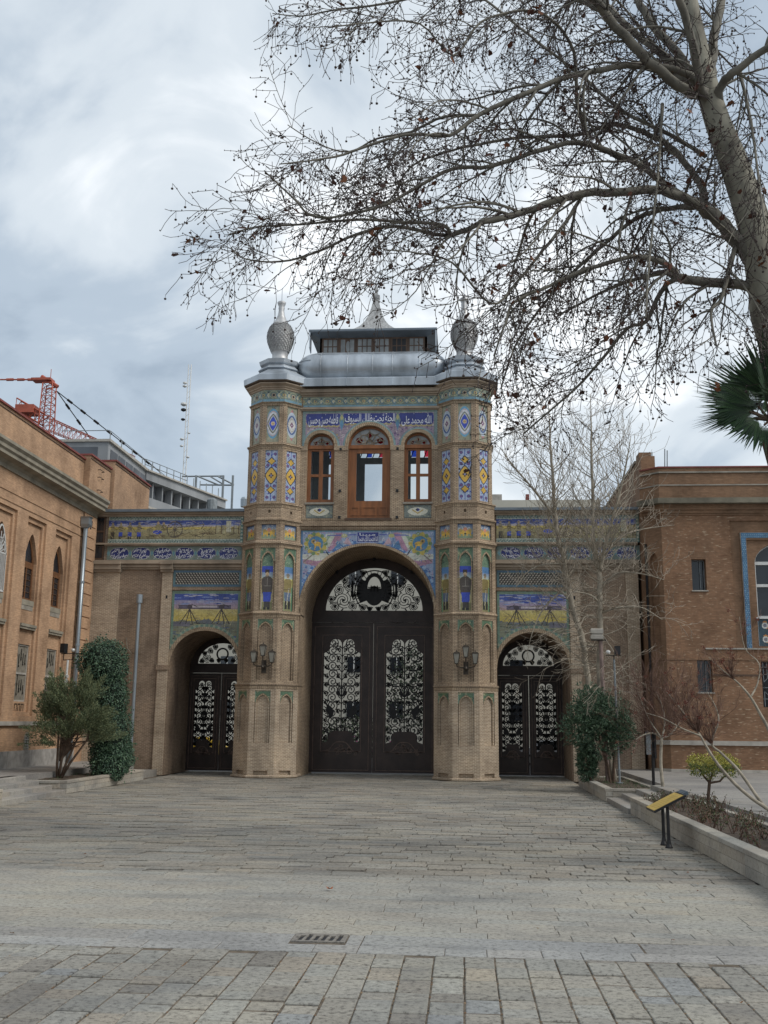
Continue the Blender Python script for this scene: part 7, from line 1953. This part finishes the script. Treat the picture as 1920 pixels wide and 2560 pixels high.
# --- low hedge in the long planter
rh = random.Random(51); mb = MB(); stx = MB()
for k in range(190):
    y = -9.8 - 13.5 * rh.random(); x = rh.uniform(6.02, 6.86); h = rh.uniform(.10, .26)
    for j in range(rh.randint(2, 5)):
        a = rh.uniform(0, 6.28); tip = Vector((x + .1 * math.cos(a), y + .1 * math.sin(a), .27 + h * rh.uniform(.6, 1))); b_ = Vector((x, y, .22))
        stx.tube([b_, b_.lerp(tip, .5) + rvec(rh) * .02, tip], [.006, .005, .003], 3, cap=False)
        for _ in range(rh.randint(3, 12)):
            leaf(mb, b_.lerp(tip, rh.uniform(.4, 1.05)) + rvec(rh) * .025, rvec(rh), rvec(rh), rh.uniform(.022, .04), rh.uniform(.007, .011), mixcol(*rh.choice([((.02, .035, .015), (.07, .09, .035)), ((.05, .035, .02), (.13, .09, .045)), ((.03, .05, .02), (.10, .13, .04))]), rh.random()))
hd = thing('low_hedge', 'straggling low hedge of small leaves along the long planter', 'hedge', (6.44, -16, .22))
mb.build('foliage', MT['leaf'], hd); stx.build('stems', MT['twig_red'], hd)['kind'] = 'stuff'
mb = MB()
for k in range(500):
    p = Vector((rh.uniform(5.98, 6.9), rh.uniform(-6.5, -1.8), .235)) if k < 420 else Vector((rh.uniform(-6.7, -5.9), rh.uniform(-7, -2), .235))
    leaf(mb, p, Vector((rh.uniform(-.5, .5), rh.uniform(-.5, .5), 1)), rvec(rh), rh.uniform(.03, .07), .004, mixcol((.02, .06, .02), (.06, .14, .04), rh.random()))
tag(mb.build('grass', MT['leaf_dull']), 'thin green grass growing on the planter soil', 'grass', kind='stuff')

# --- fan palm at the edge
rp = random.Random(61)
pb = Vector((7.0, -17.2, .25))
pm = thing('fan_palm', 'fan palm with stiff dark green leaves reaching in at the picture edge', 'palm', tuple(pb))
crown = at(1925, 1050, -17.2)
MB().tube([pb, Vector((pb.x + .02, pb.y, 2)), crown - Vector((0, 0, .15))], [.16, .14, .13], 10).build('trunk', MT['bark_brown'], pm)
def fan(c, d, up, R, n=34, spread=2.55):
    """one palmate leaf: pleated hand of blades with free pointed tips"""
    mb = MB(); d = d.normalized(); s = d.cross(up).normalized(); nn = s.cross(d).normalized()
    for k in range(n):
        a = (k + .5 - n / 2) / n * spread * 1.0
        t = d * math.cos(a) + s * math.sin(a); w_ = R * .5 * spread / n * .62; q = t.cross(nn).normalized() * w_; lift = nn * (w_ * .5)
        l = R * rp.uniform(.9, 1.05) * (1 - .12 * abs(a)); col = mixcol((.012, .03, .014), (.04, .085, .03), rp.random())
        b0, b1 = c + t * l * .06, c + t * l * .55; tip = c + t * l - nn * l * .05 - Vector((0, 0, .06 * l)) + rvec(rp) * .03
        mb.add([b0, b1 + q, b1 + lift, b1 - q, tip], [(0, 1, 2), (0, 2, 3), (1, 4, 2), (2, 4, 3)], col)
    return mb
lv = [(Vector((-.62, -.25, .02)), .3, .80), (Vector((-.5, .1, .75)), .4, .85), (Vector((-.5, -.5, -.45)), .3, .62), (Vector((.0, -.3, .9)), .5, .85), (Vector((-.7, -.1, .35)), .42, .78)]
for k in range(10): a = k * .63 + .8; lv.append((Vector((math.cos(a) * .8 + .3, math.sin(a) * .8, rp.uniform(-.1, .7))), .5, .7))
for d, st, R in lv:
    c = crown + d.normalized() * st * .55
    MB().tube([crown, c], [.02, .012], 5).build('leaf_stalk', MT['bark_brown'], pm)
    fan(c, d + Vector((0, 0, .05)), Vector((.2, -.7, .5)) if d.x < 0 else Z, R).build('fan_leaf', MT['leaf'], pm)

# --- dry vine on the wing wall and street planting beyond the doors
mb = MB()
mb.tube([at(315, 1594, .66), at(318, 1620, .62), at(328, 1634, .6), at(342, 1628, .58), at(350, 1610, .6)], [.014, .018, .02, .014, .008], 5)
mb.tube([at(328, 1634, .6), at(324, 1655, .62), at(322, 1700, .62)], [.014, .012, .008], 4)
mb.solo('dry_vine', MT['bark_pale'], 'dry bent vine stem clinging to the wall by the vent pipe', 'vine')
rb = random.Random(71)
sh = thing('street_shrub', 'green street shrub with magenta flowers glimpsed through the main doors', 'shrub', (-1.2, 7.5, 0))
mb = MB()
for _ in range(1500):
    d = rvec(rb); p = Vector((-1.0, 7.5, .9)) + Vector((d.x * 1.6, d.y * .6, d.z * .9)) * rb.random() ** .4
    leaf(mb, p, rvec(rb), rvec(rb), .12, .04, mixcol((.03, .05, .03), (.10, .13, .07), rb.random()) if rb.random() < .93 or p.z > 1.1 else (.4, .05, .25))
mb.build('foliage', MT['leaf_dull'], sh)
s2 = thing('street_tree', 'dark street tree beyond the leaf of the doors by the planter', 'tree', (1.6, 13, 0))
mb = MB()
for _ in range(1500):
    d = rvec(rb); p = Vector((1.3, 13, 2.9)) + Vector((d.x * 1.7, d.y * .8, d.z * 1.9)) * rb.random() ** .4
    leaf(mb, p, rvec(rb), rvec(rb), .16, .05, mixcol((.03, .045, .03), (.09, .11, .07), rb.random()))
mb.build('crown', MT['leaf_dull'], s2); MB().tube([(1.6, 13, 0), (1.4, 13, 3)], [.12, .07], 8).build('trunk', MT['bark_brown'], s2)
# ---------------------------------------------------------------- lamps, poles, board
def frustum(mb, c, a, b, z0, z1, n=4, rot=math.pi / 4, cap=True): return mb.lathe([(a, z0), (b, z1)], (c[0], c[1], 0), n, rot=rot, cap=cap)
MT['lamp_glass'] = plain('lamp_glass', (.30, .29, .25), .35, 0, var=.2, scale=4, bmp=0)
MT['bronze'] = plain('bronze', (.055, .045, .035), .5, .4, var=.3)
def wall_lantern(sx, label):
    x = sx * TX; yw = TY - .88
    T = thing('wall_lantern', label, 'lamp', (x, yw, 2.93), 'wall lanterns on the towers')
    MB().box(x - .07, x + .07, yw - .03, yw + .004, 2.9, 3.26).build('wall_plate', MT['bronze'], T)
    mb = MB(); mb.tube([(x, yw - .02, 3.0), (x, yw - .14, 3.02), (x, yw - .2, 3.12), (x, yw - .2, 3.36)], .02, 6)
    for s in (-1, 1): mb.tube([(x, yw - .2, 3.1), (x + s * .12, yw - .2, 3.08), (x + s * .25, yw - .2, 3.12), (x + s * .26, yw - .2, 3.2)], .017, 6)
    mb.lathe([(.02, -.05), (.05, 0), (.02, .06)], (x, yw - .2, 3.06), 8); mb.build('arm', MT['bronze'], T)
    for dx_, z in ((0, 3.38), (-.26, 3.2), (.26, 3.2)):
        c = (x + dx_, yw - .2)
        g = frustum(MB(), c, .065, .125, z, z + .27).build('lantern', MT['lamp_glass'], T)
        mb = MB()
        for k in range(4):
            a = math.pi / 4 + k * math.pi / 2; mb.tube([(c[0] + .067 * math.cos(a), c[1] + .067 * math.sin(a), z), (c[0] + .128 * math.cos(a), c[1] + .128 * math.sin(a), z + .275)], .009, 4)
        frustum(mb, c, .07, .075, z - .02, z + .005); frustum(mb, c, .14, .135, z + .265, z + .285); frustum(mb, c, .135, .05, z + .285, z + .33); frustum(mb, c, .02, .012, z + .33, z + .38)
        mb.build('lantern_frame', MT['bronze'], g)
wall_lantern(-1, 'three branched bronze wall lantern on the tower nearer the ivy column')
wall_lantern(1, 'three branched bronze wall lantern on the tower nearer the bare trees')

# vent pipe
vp = MB().tube([(-6.78, .5, .15), (-6.78, .5, 4.98)], .055, 12).tube([(-6.78, .5, 4.95), (-6.78, .5, 5.2)], .095, 12)
vp = vp.solo('vent_pipe', MT['galv'], 'tall grey metal vent pipe standing against the wing wall', 'pipe', smooth=False)
# pole with speaker and camera by the juniper
Tp = thing('camera_pole', 'white pole carrying a black speaker and dome camera behind the juniper', 'pole', (-6.9, -4.45, .2))
MB().tube([(-6.93, -4.45, .2), (-6.89, -4.45, 2.98)], .028, 8).build('post', MT['white_metal'], Tp)
mb = MB()
for a, b in (((-7.08, 3.13), (-6.6, 3.15)), ((-7.0, 2.98), (-6.77, 2.99)), ((-7.0, 2.98), (-7.0, 3.14)), ((-6.77, 2.98), (-6.77, 3.14))): mb.tube([(a[0], -4.45, a[1]), (b[0], -4.45, b[1])], .011, 5)
mb.build('bracket', MT['iron'], Tp)
MB().rings([[(-7.07 + dx_, y, z) for dx_, y in ((0, -4.55), (.12, -4.58), (.13, -4.38), (0, -4.36))] for z in (3.15, 3.38)], True).build('speaker', MT['black'], Tp)
MB().lathe([(.02, .03), (.045, .02), (.05, 0), (.035, -.035), (.01, -.045)], (-6.77, -4.47, 3.23), 10).build('dome_camera', MT['white_metal'], Tp)
mb = MB(); mb.box(-6.92, -6.84, -4.5, -4.46, 2.35, 2.5); mb.box(-6.92, -6.84, -4.5, -4.46, 2.55, 2.62); mb.build('junction_box', MT['white_metal'], Tp)
MB().tube([(-6.98, -4.45, .2), (-6.97, -4.45, 2.2)], .018, 6).build('conduit', MT['white_metal'], Tp)
# flood lamp on a stout pole
Tf = thing('flood_lamp', 'boxy white flood lamp on a rusty pole in front of the bare trees', 'lamp', (6.2, -3.5, .2))
MB().tube([(6.24, -3.5, .2), (6.17, -3.5, 3.66)], .05, 8).build('post', plain('rust_paint', (.22, .16, .14), .7, var=.3), Tf)
MB().rings([[(6.08 + a, -3.5 + b, z) for a, b in ((-s, -s * .7), (s, -s * .7), (s, s * .7), (-s, s * .7))] for s, z in ((.12, 3.62), (.155, 3.64), (.155, 3.72), (.13, 3.735), (.13, 3.76), (.155, 3.77), (.155, 3.87), (.13, 3.89))], True).build('lamp_head', MT['stone_pale'], Tf)
MB().box(5.95, 6.32, -3.58, -3.42, 3.60, 3.622).build('bracket', MT['iron'], Tf)
# slim pole with dome camera and speaker
Ts = thing('speaker_pole', 'slim grey pole with a dome camera and small black speaker by the evergreen', 'pole', (6.43, -4.15, .2))
MB().tube([(6.43, -4.15, .2), (6.39, -4.15, 3.1)], .026, 8).build('post', MT['grey_paint'], Ts)
MB().lathe([(.09, 0), (.09, .02), (.03, .03)], (6.43, -4.15, .24), 10).build('base_plate', MT['grey_paint'], Ts)
mb = MB(); mb.tube([(6.2, -4.15, 3.2), (6.55, -4.15, 3.2)], .012, 5); mb.tube([(6.39, -4.15, 3.05), (6.39, -4.15, 3.2)], .014, 5); mb.build('bracket', MT['iron'], Ts)
MB().box(6.41, 6.54, -4.22, -4.08, 3.22, 3.42).build('speaker', MT['black'], Ts)
MB().lathe([(.015, .04), (.05, .02), (.055, -.01), (.035, -.045), (.01, -.055)], (6.25, -4.2, 3.28), 10).build('dome_camera', MT['white_metal'], Ts)
# dark slim post with a box
Tb = thing('meter_post', 'dark slim post with a narrow grey box beside the forked myrtle', 'post', (6.72, -6.9, .25))
MB().tube([(6.72, -6.9, .2), (6.74, -6.9, 1.85)], .022, 8).build('post', MT['black'], Tb)
MB().tube([(6.72, -6.9, .25), (6.725, -6.9, .95)], .032, 8).build('sleeve', MT['iron'], Tb)
MB().box(6.60, 6.69, -6.95, -6.86, .98, 1.46).build('meter_box', MT['grey_paint'], Tb); MB().box(6.76, 6.80, -6.94, -6.87, .9, 1.5).build('side_box', MT['black'], Tb)

# information board: a sloping yellow panel on two black posts
Ti = thing('information_board', 'sloping yellow information board on two black posts by the planter', 'sign', (5.5, -14.6, 0))
dirv = Vector((.42, 0, .215)).normalized(); nv = Vector((-dirv.z, 0, dirv.x)); o0 = Vector((5.30, 0, .475)); Lb = .475
def brd(a0, a1, y0, y1, t0, t1):
    mb = MB(); P = [o0 + dirv * a + nv * t + Vector((0, y, 0)) for t in (t0, t1) for a, y in ((a0, y0), (a1, y0), (a1, y1), (a0, y1))]
    return mb.add(P, [(0, 3, 2, 1), (4, 5, 6, 7), (0, 1, 5, 4), (1, 2, 6, 5), (2, 3, 7, 6), (3, 0, 4, 7)])
brd(0, Lb, -14.91, -14.29, -.03, 0).build('backing', MT['black'], Ti)
pnl = brd(.008, Lb - .03, -14.895, -14.305, .001, .006).build('panel', plain('ochre_print', (.52, .36, .09), .45, var=.18, scale=7, bmp=.05), Ti)
# weathered lines of print, too small to read
mb = MB(); rsn = random.Random(2)
frb = (o0 + nv * .0075 + Vector((0, -14.895, 0)), dirv, Y_, nv)
for k in range(9):
    u = .06 + k * .04; v = .05
    while v < .5:
        l = rsn.uniform(.015, .05); mb.ribbon(frb, [(u, v), (u + rsn.uniform(-.002, .002), v + l)], .004, .0006); v += l + .012
mb.build('print', plain('faded_print', (.40, .27, .075), .6, var=.1), Ti)['kind'] = 'stuff'
brd(Lb - .015, Lb + .06, -14.8, -14.4, -.03, .012).build('end_cap', plain('blue_grey', (.10, .13, .16), .4, .3), Ti)
for y in (-14.45, -14.8):
    p = MB().tube([(5.5, y, .05), (5.5, y, .56)], .022, 10).build('post', MT['black'], Ti)
    MB().lathe([(.05, 0), (.05, .012), (.032, .05), (.024, .10)], (5.5, y, 0), 12).build('foot', MT['black'], p)
# ---------------------------------------------------------------- scale the plan up to life size
for o in list(scene.objects):
    if o.parent is None and o.type in {'MESH', 'EMPTY'}:
        o.location = o.location * PLAN
        o.scale = o.scale * PLAN
